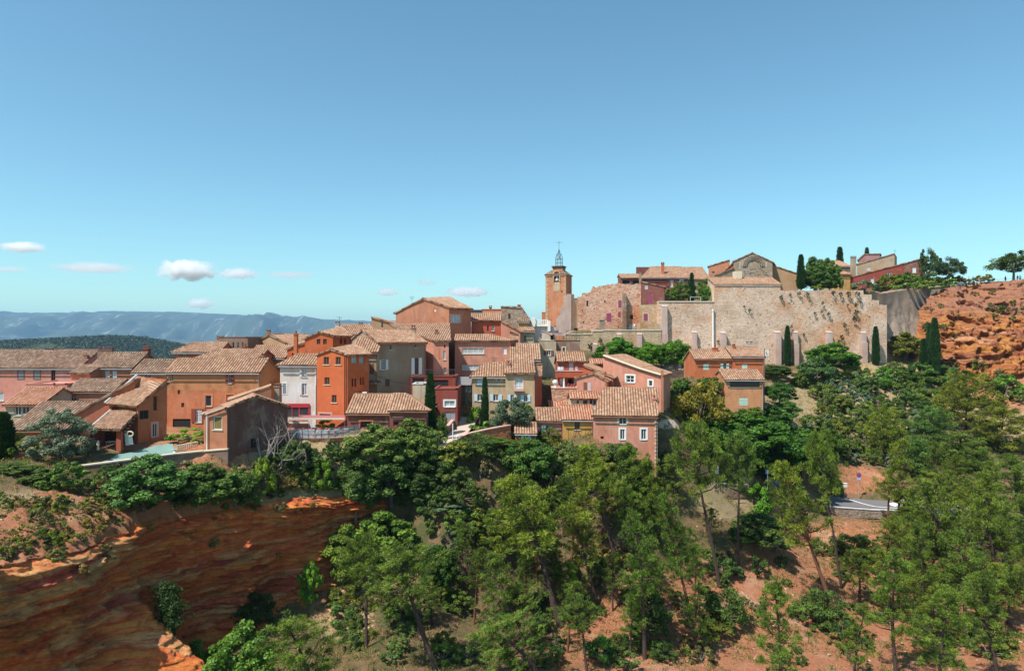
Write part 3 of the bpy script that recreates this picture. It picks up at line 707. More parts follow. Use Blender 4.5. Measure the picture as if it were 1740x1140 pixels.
def chimney(parent, px, D, wpx, pb, pt_, m='red', pots=1, deep=None, yaw=0, capm=None, name='chimney'):
    x, w = X(px, D), wpx/F*D; z0, z1 = Z(pb, D)-.8, Z(pt_, D); dp = deep or min(1.1, max(.6, w))
    R = Matrix.Rotation(math.radians(yaw), 3, 'Z')
    mb = MB(); mb.box((x, D, (z0+z1-.12)/2), (w, dp, z1-.12-z0), R)
    mb.box((x, D, z1-.09), (w+.16, dp+.16, .1), R)
    o = mb.build(name, PL(m) if m in WH else m, parent)
    c = MB()
    if pots:
        for k in range(pots):
            off = R@Vector(((k-(pots-1)/2)*w/pots, 0, 0)); c.lathe((x+off.x, D+off.y, z1-.04), [(.13, 0), (.12, .3), (.15, .32), (.15, .38), (.02, .42)], 8)
    else:
        for s1 in (-1, 1):
            for s2 in (-1, 1): c.box((x+s1*w*.38, D+s2*dp*.38, z1+.06), (.12, .12, .2))
        c.box((x, D, z1+.2), (w+.1, dp+.1, .07))
    c.build('cap', PT('redbrown'), o)
    return o
def antenna(parent, px, D, pb, pt_):
    x, z0, z1 = X(px, D), Z(pb, D), Z(pt_, D); m = MB(); m.tube([(x, D, z0-.6), (x, D, z1)], [.03, .02], 5)
    for k, w in enumerate((1.0, .8, .6)): m.tube([(x-w/2, D, z1-.12-.22*k), (x+w/2, D, z1-.12-.22*k)], [.015, .015], 4)
    m.tube([(x, D-.5, z1-.3), (x, D+.5, z1-.3)], [.015, .015], 4)
    m.build('antenna', PT('iron'), parent)
def pipe(parent, px, D, p0, p1, m='zinc', r=.055, name='drainpipe'):
    mb = MB(); mb.tube([(X(px, D), D, Z(p0, D)), (X(px, D), D, Z(p1, D))], [r, r], 8); mb.build(name, PT(m), parent)
def skylight(parent, pts, name='skylight'):
    """pts: four world points on the roof"""
    mb = MB(); n = (pts[1]-pts[0]).cross(pts[3]-pts[0]).normalized(); n = n if n.z > 0 else -n
    c = sum(pts, Vector())/4; up = [p_+n*.16 for p_ in pts]
    mb.face(up)
    for i in range(4): mb.face([pts[i]-n*.05, pts[(i+1) % 4]-n*.05, up[(i+1) % 4], up[i]])
    o = mb.build(name, PT('grey'), parent)
    g = MB(); g.face([c+(p_-c)*.8+n*.012 for p_ in up]); g.build('pane', glass('sky_lit_glass', (.48, .54, .58), .2), o)
def loc(fp, base): return (fp[0].x, fp[0].y, Z(base, fp[0].y))
def house(label, fp, base, roof, wallm, wins=(), tile=None, name='house', cat='house', group=None, **k):
    t_ = thing(name, label, cat, loc(fp, base), group); r = block(t_, fp, base, roof, wallm, wins, tile, **k); return t_, r

S = 'plaster'
# --- far left
fp = fpR(-70, 100, 135, 0, 9)
h, r = house('salmon pink house with two grey shuttered windows and a roof light, far left', fp, 720, ('f', 624, 595.5, .5), PL('pink', .35),
  [W(0, 31, 629, 40, 644, 'white', 'grey', closed=True, sur='brown'), W(0, 58.5, 629, 67.5, 644, 'white', 'grey', closed=True, sur='brown'), W(0, 87, 627, 94, 649, 'brown', pane='black'), W(0, -8, 667, 6, 681, 'white', pane='curtain')], T_OLD)
skylight(r, [P(112, 608.5, 103), P(121, 608.5, 103), P(124.5, 604, 103.9), P(115.5, 604, 103.9)])
chimney(r, 86, 105, 14, 596, 594.5, 'white', 0)
chimney(r, 147, 102.2, 5, 609, 606, 'pink', 0)
fp = fpR(153, 97, 226, 0, 8)
h, r = house('pink house with twin pale windows, wide low chimney on its brown roof ridge', fp, 690, ('f', 623.5, 600, .5), PL('terra'),
  [W(0, 178, 630, 186.5, 643.5, 'lightgrey', pane='bright', sill=False), W(0, 190, 630, 198.5, 643.5, 'lightgrey', pane='bright', sill=False)], T_OLD)
chimney(r, 180, 101, 24, 602, 593, 'brown', 0, .7); chimney(r, 249, 101.5, 10, 601, 592, 'dark_red', 3, .8)
fp2 = fpR(120, 94.6, 153, 0, 3.0); block(h, fp2, 665, ('f', 633, 621, .5, {'mono': 1}), PL('terra', .8), [], T_OLD, cornice=False)
# roof terrace parapet block behind the little new roof
fp = fpR(44, 88.5, 114, 0, 6)
h, _ = house('flat roofed pink house block with low parapet behind the small new tiled roof', fp, 700, ('flat', 652.5, .5, 'salmon'), PL('pink', .35), [])
fp = fpR(9, 82, 72, 0, 5.5)
h, r = house('small house with new orange tiles and white framed window, left of the olive tree', fp, 725, ('f', 686, 660, .42), PL('beige'),
  [W(0, 25, 690.5, 36, 706, 'white'), W(0, 37, 690.5, 50, 704, 'white')], T_NEW)
chimney(r, 92, 86.5, 6, 669, 655, 'pink', 1)
fp = fpR(112, 88, 192, 0, 5.2)
h, r = house('low pink house with one small white window, tucked between brown tiled roofs', fp, 705, ('f', 664, 645, .42), PL('salmon', .8),
  [W(0, 119.5, 675, 130, 684, 'white', sill=False)], T_OLD)
fp = fpR(14, 73.2, 112, 0, 6)
h, r = house('low house with a wide weathered grey brown roof behind the olive tree', fp, 775, ('f', 729, 684, .42), PL('orange', .9), [], T_OLD)
fp = fpR(128, 75.2, 229, 14, 3)
h, r = house('orange stained wall house whose roof edge climbs steeply beside the porch', fp, 775, ('g', [(128, 703), (229, 646)]), PL('burnt', .95), [], T_OLD, ridge_t=False)
fp = fpQ((185, 75.6), (234.5, 73), (283, 75.4), (232, 80))
h, r = house('orange house with lopsided brown tiled roof and two narrow dark windows above the green court', fp, 790, ('g', [(185, 685), (234.5, 688)]), PL('orange', .8), [], T_OLD, ridge_t=False) if False else (None, None)
A, B, C, Dd = fp
h = thing('house', 'orange house with lopsided brown tiled roof and two narrow dark windows above the green court', 'house', (B.x, B.y, Z(760, 73)))
zE, zR = Z(687, 73), Z(644.5, 75.4)
wm = MB(); hol = []; wsp = []
for w in [W(0, 260.5, 673, 267, 697.5, 'brown', pane='black', sill=False), W(0, 259.5, 719.5, 266.5, 742, 'white', pane='black', sur='pink'), W(0, 237, 697, 252.5, 712, 'darkbrown', pane='black', deep=.8, sill=False)]:
    x0, y0, x1, y1 = w['b']; F4 = [B, C, Dd, A]; ta, _, _ = on_face(F4, 0, x0, y1); tb, _, _ = on_face(F4, 0, x1, y0); _, zl, _ = on_face(F4, 0, (x0+x1)/2, y1); _, zh, _ = on_face(F4, 0, (x0+x1)/2, y0)
    hol.append((ta, zl, tb, zh, w['deep'])); wsp.append((w, hol[-1]))
wall_poly(wm, B, C, Z(790, 73), [(0, zE), ((C-B).length, zR)], hol)
wall_poly(wm, A, B, Z(790, 73), [(0, zE), ((B-A).length, zE)], [(.5, Z(699, 74), (B-A).length-.25, Z(690.5, 74), .7)])
wall_poly(wm, C, Dd, Z(790, 73), [(0, zR), ((Dd-C).length, zR)], []); wall_poly(wm, Dd, A, Z(790, 73), [(0, zR), ((A-Dd).length, zE)], [])
wm.build('wall', PL('orange', .8), h)
for w, q_ in wsp: make_window(h, B, C, w, q_)
rm = MB(); roof_poly(rm, [v3(A, zE)+V(-.15, -.45, -.2), v3(B, zE)+V(.1, -.45, -.2), v3(C, zR)+V(.15, .1, .05), v3(Dd, zR)+V(0, .2, .05)])
ro = rm.build('roof', T_MIX, h)
vm_ = MB(); vm_.tube([v3(A, zE)+V(-.2, -.45, -.05), v3(Dd, zR)+V(-.1, .2, .2)], [.12, .12], 6); vm_.build('verge', PT('lightgrey'), ro)
# open porch beside it
pr = thing('porch', 'open tiled porch on a single red pillar sheltering a table and stairs', 'porch', P(200, 765, 69.5))
m = MB(); roof_poly(m, [P(152, 729, 69.5), P(205, 730, 69.0), P(236, 699, 73.6), P(188, 698, 74)]); ro = m.build('roof', T_MIX, pr)
m = MB(); m.tube([P(151.5, 727, 69.6), P(187.5, 696.5, 74.0)], [.1, .1], 6); m.build('verge', PT('lightgrey'), ro)
m = MB(); m.box(((X(197.7, 69.6)+X(205.5, 69.6))/2, 69.8, (Z(766, 69.6)+Z(733, 69.6))/2), (.46, .46, Z(733, 69.6)-Z(766, 69.6))); m.build('pillar', PL('red', .2), pr)
m = MB()
for k in range(7): a = P(212-k*.6+k*4.0, 733-k*5, 69.4+k*.62); m.box(a, (.5, .12, .12))
m.tube([P(203, 733, 69.2), P(236, 702, 73.4)], [.09, .09], 4); m.build('rafter', PT('darkbrown'), pr)
bwl = MB(); a, b = Vector((X(187, 73.9), 73.9)), Vector((X(234, 73.2), 73.2)); wall_poly(bwl, a, b, Z(785, 74), [(0, Z(700, 74)), ((b-a).length, Z(701, 74))], []); 
a, b = Vector((X(152.5, 69.9), 69.9)), Vector((X(187, 73.9), 73.9)); wall_poly(bwl, a, b, Z(785, 74), [(0, Z(730, 70)), ((b-a).length, Z(701, 74))], []); bwl.build('wall', PL('dark_red'), pr)
m = MB()
for k in range(7): m.box(P(170+k*3, 760-k*4.2, 73), (.9, .3, .1))
m.build('stair', PT('darkbrown'), pr)

# long orange house over the court
fp = fpR(284, 88, 441.5, 0, 8)
h, r = house('long orange house with an arched niche and brown shutters behind the green court', fp, 755, ('f', 631, 610, .52), plaster('banded_ochre_plaster', (.56, .185, .08), .8, None, (6.9, (.50, .22, .10))),
  [W(0, 388, 636.5, 393.3, 651, 'white', 'redbrown', sur=None, shw=.75), W(0, 301.7, 662.6, 305.9, 669.8, 'brown', sill=False), W(0, 308, 684.4, 313, 692, 'brown', sill=False),
   W(0, 348.5, 671.5, 359.5, 690.5, 'white', pane='black', sur='orange', bars=(1, 1), deep=.5), W(0, 332.5, 694.5, 343, 717.5, 'white', 'redbrown', shw=.62, bars=(2, 5), pane='curtain'),
   W(0, 384.5, 670.5, 397.5, 688, sh='redbrown', closed=True, sur='orange'), W(0, 293.5, 711.5, 324, 728, 'darkbrown', pane='black', deep=1.2, bars=(1, 1), sill=False), W(0, 288.5, 634.5, 293.8, 648, 'white', pane='dark', sill=False)], T_MIX)
skylight(r, [P(321, 626, 89.2), P(327, 626, 89.2), P(329, 622.5, 89.9), P(323, 622.5, 89.9)])
chimney(r, 445.5, 91.2, 8, 622, 604, 'brown', 1)
pipe(h, 427, 87.7, 632, 637, 'lightgrey', .07)
fp2 = fpR(226, 89.5, 284, 0, 6.5); block(h, fp2, 750, ('f', 631.7, 612, .48), PL('tan'), [W(0, 243.3, 634.5, 257.7, 641.8, 'white', bars=(2, 1), sur=None)], T_OLD)
# dark gabled house at the edge of the court
h = thing('house', 'gabled brown house, mostly shaded, with an olive blind and white drainpipe at its left end', 'house', P(386, 765, 70.2))
fa = fpQ((348.5, 70.6), (386, 70.2), (384, 72.0), (346.5, 72.2)); block(h, fa, 800, ('g', [(348.5, 704.5), (386, 691.5)]), PL('terra', .4), [W(0, 362.3, 707, 377.3, 730, 'white', pane='olive', bars=(1, 1))], T_OLD, ridge_t=False, voh=.1)
fb = fpQ((386, 70.2), (489, 78.4), (482, 81.0), (379, 72.2)); block(h, fb, 850, ('g', [(386, 691.5), (435.5, 673), (489, 690.5)]), plaster('shade_toned_plaster', (.17, .07, .052), .9), [W(0, 426, 744.5, 436.5, 761, 'darkbrown', pane='black', sill=False)], T_PALE, voh=.25)  # gable wall coloured darker than the lit end, its shade painted into the plaster
pipe(h, 351.5, 70.4, 705, 765, 'white', .06)
chimney(h, 472.5, 81.5, 8.6, 690, 655, 'greybrown', 0, .9)
m = MB(); m.tube([P(349, 704, 70.3), P(386, 691, 69.9), P(435.5, 671.8, 73.9)], [.09]*3, 6); m.build('verge', PT('pink'), h)
fp = fpQ((393, 79), (461, 80.5), (461, 82.5), (393, 82.5))
h, r = house('narrow pink wall house with sloping coping behind the dark gabled house', fp, 720, ('g', [(393, 680), (461, 655.5)]), PL('terra', .4), [], T_PALE, ridge_t=False, voh=.05)
# roofs behind
fp = fpR(295, 102, 372, 0, 7)
h, r = house('low orange house with a tall window, its roof rising to the dark tower block', fp, 625, ('f', 597.5, 583, .42, {'hl': 1.5}), PL('burnt'), [W(0, 311.5, 602, 316.5, 610, 'white')], T_PALE)
chimney(r, 374.5, 107, 9, 582, 573.5, 'tan', 0)
fp = fpR(331, 97.6, 441, 0, 8)
h, r = house('house with broad pale orange roof and small red chimney behind the long orange house', fp, 625, ('f', 609.5, 594.5, .42, {'hl': 2}), PL('burnt'), [], T_PALE)
chimney(r, 416.5, 101, 5, 602, 588, 'red', 1)
fp = fpR(372, 106, 421, 0, 6.5)
h, r = house('dark rubble tower block with three small arched windows above the roofs', fp, 620, ('flat', 573.5, .3, 'brown'), PL('brown', .9),
  [W(0, 395, 581.5, 398, 591.5, 'lightgrey', bars=(1, 1), sill=False), W(0, 403, 581.5, 406, 591.5, 'lightgrey', bars=(1, 1), sill=False), W(0, 411, 581.5, 414, 591.5, 'lightgrey', bars=(1, 1), sill=False)])
fp = fpR(425, 112, 500, -22, 9, 0)
h, r = house('orange gabled house with a chimney at its peak behind the flat tower block', fp, 620, ('g', [(425, 586), (457.5, 568.5), (500, 588)]), PL('tan'), [], T_PALE)
chimney(r, 456.5, 112.5, 5, 580, 563, 'tan', 0, .6)
fp = fpR(421, 103, 484, 0, 7)
h, r = house('house with low pale roof just left of the slim orange chimney', fp, 630, ('f', 607, 588, .42), PL('tan'), [], T_PALE)
# white shop house
fp = fpR(476, 88, 539.5, 0, 7)
h, r = house('tall off white house with pale shutters over a dark red shop front', fp, 735, ('f', 619.5, 603, .4, {'hl': 1.2}), PL('white', .3),
  [W(0, 513, 625.5, 521, 640.5, 'white', 'white', pane='curtain', only=0, shw=.4), W(0, 480.5, 651.5, 486.5, 669, 'white', 'grey', closed=True, sur='white'), W(0, 513, 651.5, 521.5, 671, 'white', 'white', pane='grey', only=0, shw=.45)], T_PALE)
chimney(r, 503, 92, 5.5, 610, 567, 'orange', 1, .6)
m = MB(); A_ = Vector((X(477, 87.9), 87.9)); u_ = Vector((1, 0)); i_ = Vector((0, 1))
def fb_(mb, x0, y0, x1, y1, D, o0, o1): mb.box(((X(x0, D)+X(x1, D))/2, D+(o0+o1)/2, (Z(y0, D)+Z(y1, D))/2), (abs(X(x1, D)-X(x0, D)), abs(o1-o0), abs(Z(y0, D)-Z(y1, D))))
fb_(m, 479, 685.5, 526, 692, 88, -.16, -.02); fb_(m, 524, 692, 526.5, 707, 88, -.12, -.02); fb_(m, 508, 692, 510, 707, 88, -.12, -.02); fb_(m, 496, 692, 497.5, 707, 88, -.12, -.02)
sf = m.build('shop_front', PT('red'), h); m = MB(); fb_(m, 479, 692, 524, 707, 88, -.06, -.02); m.build('pane', glass(), sf)
m = MB(); fb_(m, 535, 622, 539, 708, 88, -.05, -.01); m.build('corner_band', PT('white'), h); pipe(h, 537, 87.7, 655, 706, 'grey', .07)
m = MB(); fb_(m, 531.5, 700, 540, 735, 88, -.04, -.01); m.build('corner_band', PT('white'), h)
# orange tower house
fp = fpQ((538.5, 86.4), (590.5, 85.2), (627, 87.6), (580, 92.5))
h, r = house('tall narrow bright orange tower house with five square windows and a long drainpipe', fp, 730, ('g', [(538.5, 602), (562, 593.3), (590.5, 602.3)]), plaster('plaster_vivid_orange', (.56, .125, .04), .3),
  [W(0, 550, 606.5, 559, 619.5, 'brown', pane='black'), W(0, 570.3, 606.5, 579, 619.5, 'brown', pane='black'), W(0, 551.3, 641, 560, 653.3, 'brown', pane='black'), W(0, 563.6, 671, 572, 684, 'brown', pane='black'),
   W(0, 543, 703, 562, 711, 'orange', pane='black', sur='pink', bars=(1, 1)), W(1, 597, 606, 606.5, 617.5, 'grey', pane='curtain', sill=False), W(1, 610.3, 606, 618.5, 617.5, 'grey', pane='curtain', sill=False),
   W(1, 597.5, 643, 600.5, 657, 'red', pane='black', sill=False, bars=(1, 1)), W(1, 602.3, 643, 605.3, 657, 'red', pane='black', sill=False, bars=(1, 1)), W(1, 611.8, 641, 614.3, 654, 'red', pane='black', sill=False, bars=(1, 1)), W(1, 616, 641, 618.3, 654, 'red', pane='black', sill=False, bars=(1, 1)),
   W(1, 610, 664, 613.5, 674, sh='red', closed=True)], T_PALE)
pipe(h, 585.8, 85.1, 603, 708, 'darkbrown', .07)
m = MB(); m.tube([P(585.8, 603, 85.1), P(591, 601, 85), P(592, 600, 85)], [.07]*3, 6); m.build('gutter', PT('pink'), h)
m = MB(); c = P(619.7, 670, 86.3); m.box(c, (.55, .35, .62)); ac = m.build('air_conditioner', PT('white'), h); m = MB(); m.lathe(c+V(.05, -.2, 0), [(.0, 0), (.22, .0), (.22, .02), (0, .02)], 12); m.build('fan_grille', PT('grey'), ac)
# upper orange house behind it
fp = fpQ((518, 97), (565.5, 97), (595.5, 99), (560, 104))
h, r = house('orange gabled house with a step down wing, behind and above the narrow tower house', fp, 620, ('g', [(518, 574.5), (542, 564.5), (565.5, 570.5)]), plaster('plaster_vivid_orange', WH['orange'], .2),
  [W(0, 538.3, 576, 544.5, 585, 'brown', pane='black', sill=False), W(0, 549, 576, 555.3, 585, 'brown', pane='black', sill=False), W(1, 577.5, 575.5, 581.5, 584.5, 'brown', pane='black', sill=False), W(1, 584.5, 575.5, 588.5, 584.5, 'brown', pane='black', sill=False)], T_PALE)
fp2 = fpQ((488, 97.5), (518, 97.4), (516, 102), (488, 102)); block(h, fp2, 620, ('g', [(488, 592), (518, 583)]), plaster('plaster_vivid_orange', WH['orange'], .2), [W(0, 496, 600, 499.5, 604, 'brown', pane='black', sill=False)], T_PALE, ridge_t=False)
# grey brown house
fp = fpR(643, 92, 723.6, 34, 10.5, 4)
h, r = house('big grey brown house with white shuttered windows and a pale bare gable on its left', fp, 672, ('f', 581.5, 560.5, .36), PL('greybrown', .9),
  [W(0, 662, 585.5, 666, 594.5, 'lightgrey', bars=(1, 1)), W(0, 705, 584.8, 708, 591, 'lightgrey', bars=(1, 1)), W(0, 647.5, 611, 655, 628, 'white', 'white', bars=(2, 4), shw=.55), W(0, 704.3, 608, 711, 636, 'brown', 'white', shw=.8), W(0, 654.5, 644, 662, 657, 'brown', pane='dark', sill=False)], T_PALE, oh=.3)
m = MB(); Af, Df = fp[0], fp[3]; ze_, zr_ = Z(581.5, 92), None
pipe(h, 687, 94.3, 582, 655, 'zinc', .06)
chimney(r, 702.5, 99.5, 8, 571, 556.5, 'greybrown', 2, .8)
fp = fpR(598, 90.5, 641.5, 0, 7.5)
h, r = house('narrow brown house with a dark shutter between the tower house and grey brown house', fp, 680, ('f', 597, 575, .46), PL('dun'), [W(0, 628.5, 618, 636, 635.5, sh='brown', closed=True)], T_PALE)
m = MB(); roof_poly(m, [P(628, 651, 88.6), P(648, 650, 89.4), P(640, 645, 91.4), P(626, 645, 91.2)]); m.build('porch_roof', T_OLD, h)
fp = fpR(572, 110, 640, 0, 8)
h, r = house('house with a pale low roof and a grey aerial chimney against the far mountain', fp, 600, ('f', 568, 552.5, .4, {'hr': 2}), PL('terra'), [], T_PALE)
chimney(r, 573.5, 112, 6.5, 559, 549, 'greywhite', 0, .6); antenna(r, 577, 112, 549, 537.5); chimney(r, 613, 114, 5, 554, 550, 'tan', 0)
fp = fpR(631, 120, 681, 0, 7)
h, r = house('small orange brown house with pale roof left of the tallest orange block', fp, 600, ('g', [(631, 539), (681, 553)]), PL('tan'), [W(0, 648, 548, 651, 557, 'brown')], T_PALE, ridge_t=False)
# pink house with roof terrace under the big block
fp = fpQ((736.5, 97.5), (762.5, 97.5), (762.5, 112), (664, 110.5))
h, r = house('narrow pink house with tall slit windows, its long pale roof rising to the left', fp, 650, ('f', 578.8, 552, .25, {'mono': 1}), PL('salmon', .7),
  [W(0, 745, 591.5, 748.5, 610, sh='orange', closed=True, sur=None), W(0, 753.3, 596, 757, 611, 'lightgrey', pane='curtain'), W(0, 754.5, 585.5, 757, 591, 'red', pane='black', sill=False), W(0, 753.5, 624.5, 758.5, 634, 'lightgrey')], T_PALE, cornice=False)
chimney(r, 742, 102, 6, 572, 564, 'greybrown', 2, .7)
# tallest orange block
fp = fpQ((672.5, 114.5), (763, 111.5), (800.5, 116), (722, 126))
big, r = house('tallest plain orange block with one wide upper window, roof peaking at the left', fp, 640, ('g', [(672.5, 531), (718.5, 507.3), (763, 522.5)]), PL('terra', .25),
  [W(0, 738.3, 526.5, 741, 529.7, sh='white', closed=True), W(1, 765, 535, 783, 548.5, 'white', bars=(3, 1), sur='salmon', pane='curtain'), W(1, 764, 584, 767, 594, 'white', pane='dark', sill=False), W(1, 764, 618, 767, 628, 'white', pane='dark', sill=False)], T_PALE)
chimney(r, 767, 117, 3, 520, 516, 'dark_red', 1, .5)
# modern pink
fp = fpR(773, 104, 867.5, 0, 9)
h, r = house('modern pink building with two long strip windows and one square white window', fp, 700, ('f', 578.3, 569.5, .3, {'hr': 3}), PL('salmon', .15),
  [W(0, 785.5, 591.5, 822.5, 601, 'white', bars=(4, 1), pane='curtain'), W(0, 785.5, 620, 822.5, 628.5, 'white', bars=(4, 1), pane='curtain'), W(0, 854.5, 591, 861, 602, 'white', pane='bright', bars=(1, 1), sill=False)], T_PALE, cornice=False)
fp2 = fpQ((867.5, 104), (880, 106.5), (880, 112), (867, 112)); block(h, fp2, 700, ('f', 577.5, 569.5, .3), PL('red', .3), [W(0, 870.5, 591, 873.5, 602, 'white', pane='bright', bars=(1, 1), sill=False)], T_PALE, cornice=False, voh=.1)
fp = fpR(801, 117, 850.5, 0, 8)
h, r = house('small red pink house with two tiny windows beside the tallest block', fp, 600, ('f', 544, 532, .36), PL('red', .3),
  [W(0, 827.5, 553.5, 830.5, 562.5, 'red', pane='black', sill=False), W(0, 835.3, 553.5, 840, 562.5, 'white')], T_PALE, cornice=False)
m = MB(); m.box(P(810, 529, 121), (2.0, 1.3, .08), Matrix.Rotation(.4, 3, 'X')); m.build('solar_panel', PT('black'), r)
fp = fpR(867.5, 100, 917.5, 0, 8)
h, r = house('dark pink corner house with a deep side wall and one doorway below the modern building', fp, 720, ('f', 610.3, 585, .42), PL('mauve', .2), [W(1, 924, 617, 928, 627, 'brown', pane='dark', sill=False), W(1, 923.5, 660, 931, 684, sh='redbrown', closed=True, kind='door')], T_PALE)
TANP = plaster('peeling_tan_plaster', (.52, .35, .20), .95, (.42, .25, .15))
# blue shuttered stone house
fp = fpR(802.5, 93, 866, 0, 8)
h, r = house('weathered tan house with rows of pale blue shutters and a white balcony window', fp, 730, ('f', 638.6, 617.5, .5, {'hl': 1.5}), TANP,
  [W(0, 811, 642, 820, 655, 'white', 'paleblue', closed=True), W(0, 844.8, 642, 851, 648, 'white', sur='cream', sill=False), W(0, 811.3, 669.8, 819.8, 681.3, 'white', 'paleblue', only=0, shw=.65), W(0, 838, 670, 847, 681.3, 'white', 'paleblue', shw=.62), W(0, 847, 694, 850, 703, 'brown')], T_MIX)
fp2 = fpR(859, 92.4, 908.5, 0, 7.5)
block(h, fp2, 730, ('f', 634, 629, .2, {'mono': 1, 'slope': 1}), TANP, [W(0, 875.2, 642.5, 888.5, 660, 'white', bars=(2, 3), sur='pink', pane='curtain'), W(0, 867.5, 670.8, 873.3, 682.3, 'white', 'paleblue', shw=.8), W(0, 890, 671, 896, 682.3, 'white', 'paleblue', shw=.8), W(0, 888, 700, 898, 712, 'brown', pane='black', bars=(1, 1))], T_MIX, cornice=False)
chimney(r, 863.5, 95.6, 4, 626, 617, 'salmon', 1, .5)
m = MB(); fb_(m, 873, 662.5, 890, 664, 92.4, -.6, -.02); bl = m.build('balcony', PT('pink'), h); m = MB()
for k in range(9): m.tube([P(873.6+k*2, 663, 91.9), P(873.6+k*2, 655, 91.9)], [.018, .018], 4)
m.tube([P(873, 655, 91.9), P(890, 655, 91.9)], [.025, .025], 4); m.build('railing', PT('white'), bl)
fp = fpQ((909, 92.6), (921, 96.5), (921, 99.5), (909, 99.5)); h, r = house('thin orange red annexe at the right end of the blue shuttered house', fp, 740, ('f', 641, 636, .2, {'mono': 1, 'slope': 1}), PL('red', .5), [], T_MIX, cornice=False, voh=.05)
# dark red terrace building
fp = fpR(738, 88, 777.5, 0, 7)
h, _ = house('dark crimson house block with a white double window over a grey door', fp, 735, ('flat', 661, .3, 'redbrown'), PL('crimson', .3), [W(0, 755.5, 681, 772.5, 691, 'white', bars=(2, 1), sur='white', pane='curtain'), W(0, 756, 699, 773.5, 717, 'grey', kind='door', pane='grey', sill=False, bars=(2, 1)), W(0, 739.5, 685.5, 743.5, 699, 'brown', pane='black', bars=(1, 1), sill=False)])
fp = fpR(698, 93.5, 774, 0, 5)
h, _ = house('crimson roof terrace block with deep dark openings and thin railing', fp, 690, ('flat', 640, .3, 'redbrown'), PL('crimson', .3), [W(0, 700, 642, 722, 655, 'rose', pane='black', deep=1.5, bars=(1, 1), sill=False), W(0, 733.5, 645.5, 762, 659.5, 'darkbrown', pane='black', deep=1.5, bars=(1, 1), sill=False)])
m = MB()
for k in range(20): m.tube([P(722+k*2.8, 640, 93.4), P(722+k*2.8, 627.5, 93.4)], [.02, .02], 4)
m.tube([P(722, 628, 93.4), P(775.5, 628, 93.4)], [.025, .025], 4); m.build('railing', PT('iron'), h)
fp = fpR(701, 88.5, 723, 0, 3.5)
h, _ = house('small beige flat topped shed beside the long low roof', fp, 690, ('flat', 653, .2, 'lightgrey'), PL('beige', .8), [], name='shed', cat='shed')
# glass lift and its canopy
g = thing('glazed_entrance', 'dark glazed stair tower under a pale slatted glass canopy', 'entrance', P(777, 705, 95))
m = MB(); A3, B3 = P(778, 705, 95), P(800, 705, 95)
for k in range(4):
    x = A3.x+(B3.x-A3.x)*k/3
    m.box((x, 95, (Z(705, 95)+Z(654, 95))/2), (.12, .12, Z(654, 95)-Z(705, 95)))
for k in range(5): m.box(((A3.x+B3.x)/2, 95, Z(705-k*12.5, 95)), (B3.x-A3.x+.12, .1, .1))
m.build('frame', PT('iron'), g); m = MB(); m.box(((A3.x+B3.x)/2, 96.2, (Z(705, 95)+Z(654, 95))/2), (B3.x-A3.x, 2.2, Z(654, 95)-Z(705, 95))); m.build('glazing', glass('smoked_glass', (.03, .035, .04), .08), g)
m = MB()
for k in range(9):
    a, b = P(775+k*.3, 653-k*1.6, 94.3+k*.55), P(801+k*.2, 654-k*1.6, 94.3+k*.55); m.box((a+b)/2, ((b-a).length, .34, .05))
m.build('canopy', PT('lightgrey'), g)
m = MB()
for k in range(8): m.box(((A3.x+B3.x)/2, 93.2+k*.28, Z(716.5-k*1.45, 93.2+k*.28)-.5), (1.9, .3, 1.0))
tag(m.build('steps', PT('lightgrey'), None, P(788, 716, 93)), 'grey stone steps rising to the dark glazed stair tower', 'steps')
# long low building with writing on the wall
fp = fpR(590, 82, 662, 0, 6.5)
h, r = house('long low dark red building with a hipped tiled roof above the bushes', fp, 730, ('f', 700.5, 671, .46), PL('dark_red', .6), [W(0, 612.5, 715.5, 631.5, 727, 'red', pane='black', bars=(1, 1), sill=False, sur='orange')], T_PALE)
fp2 = fpR(662, 81.3, 726, 0, 7.2); r2 = block(h, fp2, 730, ('f', 695.5, 670, .46, {'hr': 3.0}), PL('dark_red', .6), [W(0, 668, 716, 678, 724, 'red', pane='black', bars=(1, 1), sill=False)], T_PALE)
m = MB()
random.seed(5)
for ln, (x0, x1, y) in enumerate(((668, 686, 700.5), (671, 683, 703))):
    x = x0
    while x < x1: fb_(m, x, y, x+1.2, y+.7, 81.3, -.02, -.004); x += 1.9
pp = [P(667+k*.55, 708.3+1.1*math.sin(k*1.35)*(1 if k % 5 else 1.5), 81.26) for k in range(34)]; m.tube(pp, [.035]*len(pp), 4); m.build('wall_lettering', PT('pink'), h)

# ---- centre right
fp = fpR(1008, 85, 1117, -6, 8.5)
fp = fpQ((1008, 85), (1117, 84), (1117, 93), (1040, 93.5))
h, r = house('large salmon pink house with pale stone window surrounds, lowest and nearest at the centre', fp, 830, ('f', 703.5, 660, .52), PL('salmon', .2),
  [W(0, 1051.5, 706, 1064.8, 721.5, 'white', sur='cream', sill=False), W(0, 1053.7, 729, 1061.5, 746.5, 'white', sur='white', bars=(2, 1)), W(0, 1089.5, 729, 1098, 746.5, 'white', sur='white', bars=(2, 1)), W(0, 1020.5, 741, 1026, 746, 'brown', pane='black', sill=False, bars=(1, 1)), W(0, 1037, 763, 1050.5, 790, 'lightgrey', pane='grey', sur='lightgrey', bars=(1, 1), kind='door')], T_MIX)
chimney(r, 1111.5, 86.5, 5, 688, 676, 'salmon', 1, .6)
m = MB()
for k in range(13): fb_(m, 1113.4-(k % 2)*1.3, 708+k*6.2, 1117, 712.5+k*6.2, 84, -.03, .02)
m.build('quoin', PT('cream'), h)
m = MB(); pp = []
ca_, _, _ = on_face(fp, 0, 1043.7, 763); 
for k in range(9): a = math.pi*k/8; pp.append(P(1043.7-7.8*math.cos(a), 764-6*math.sin(a), 84.55))
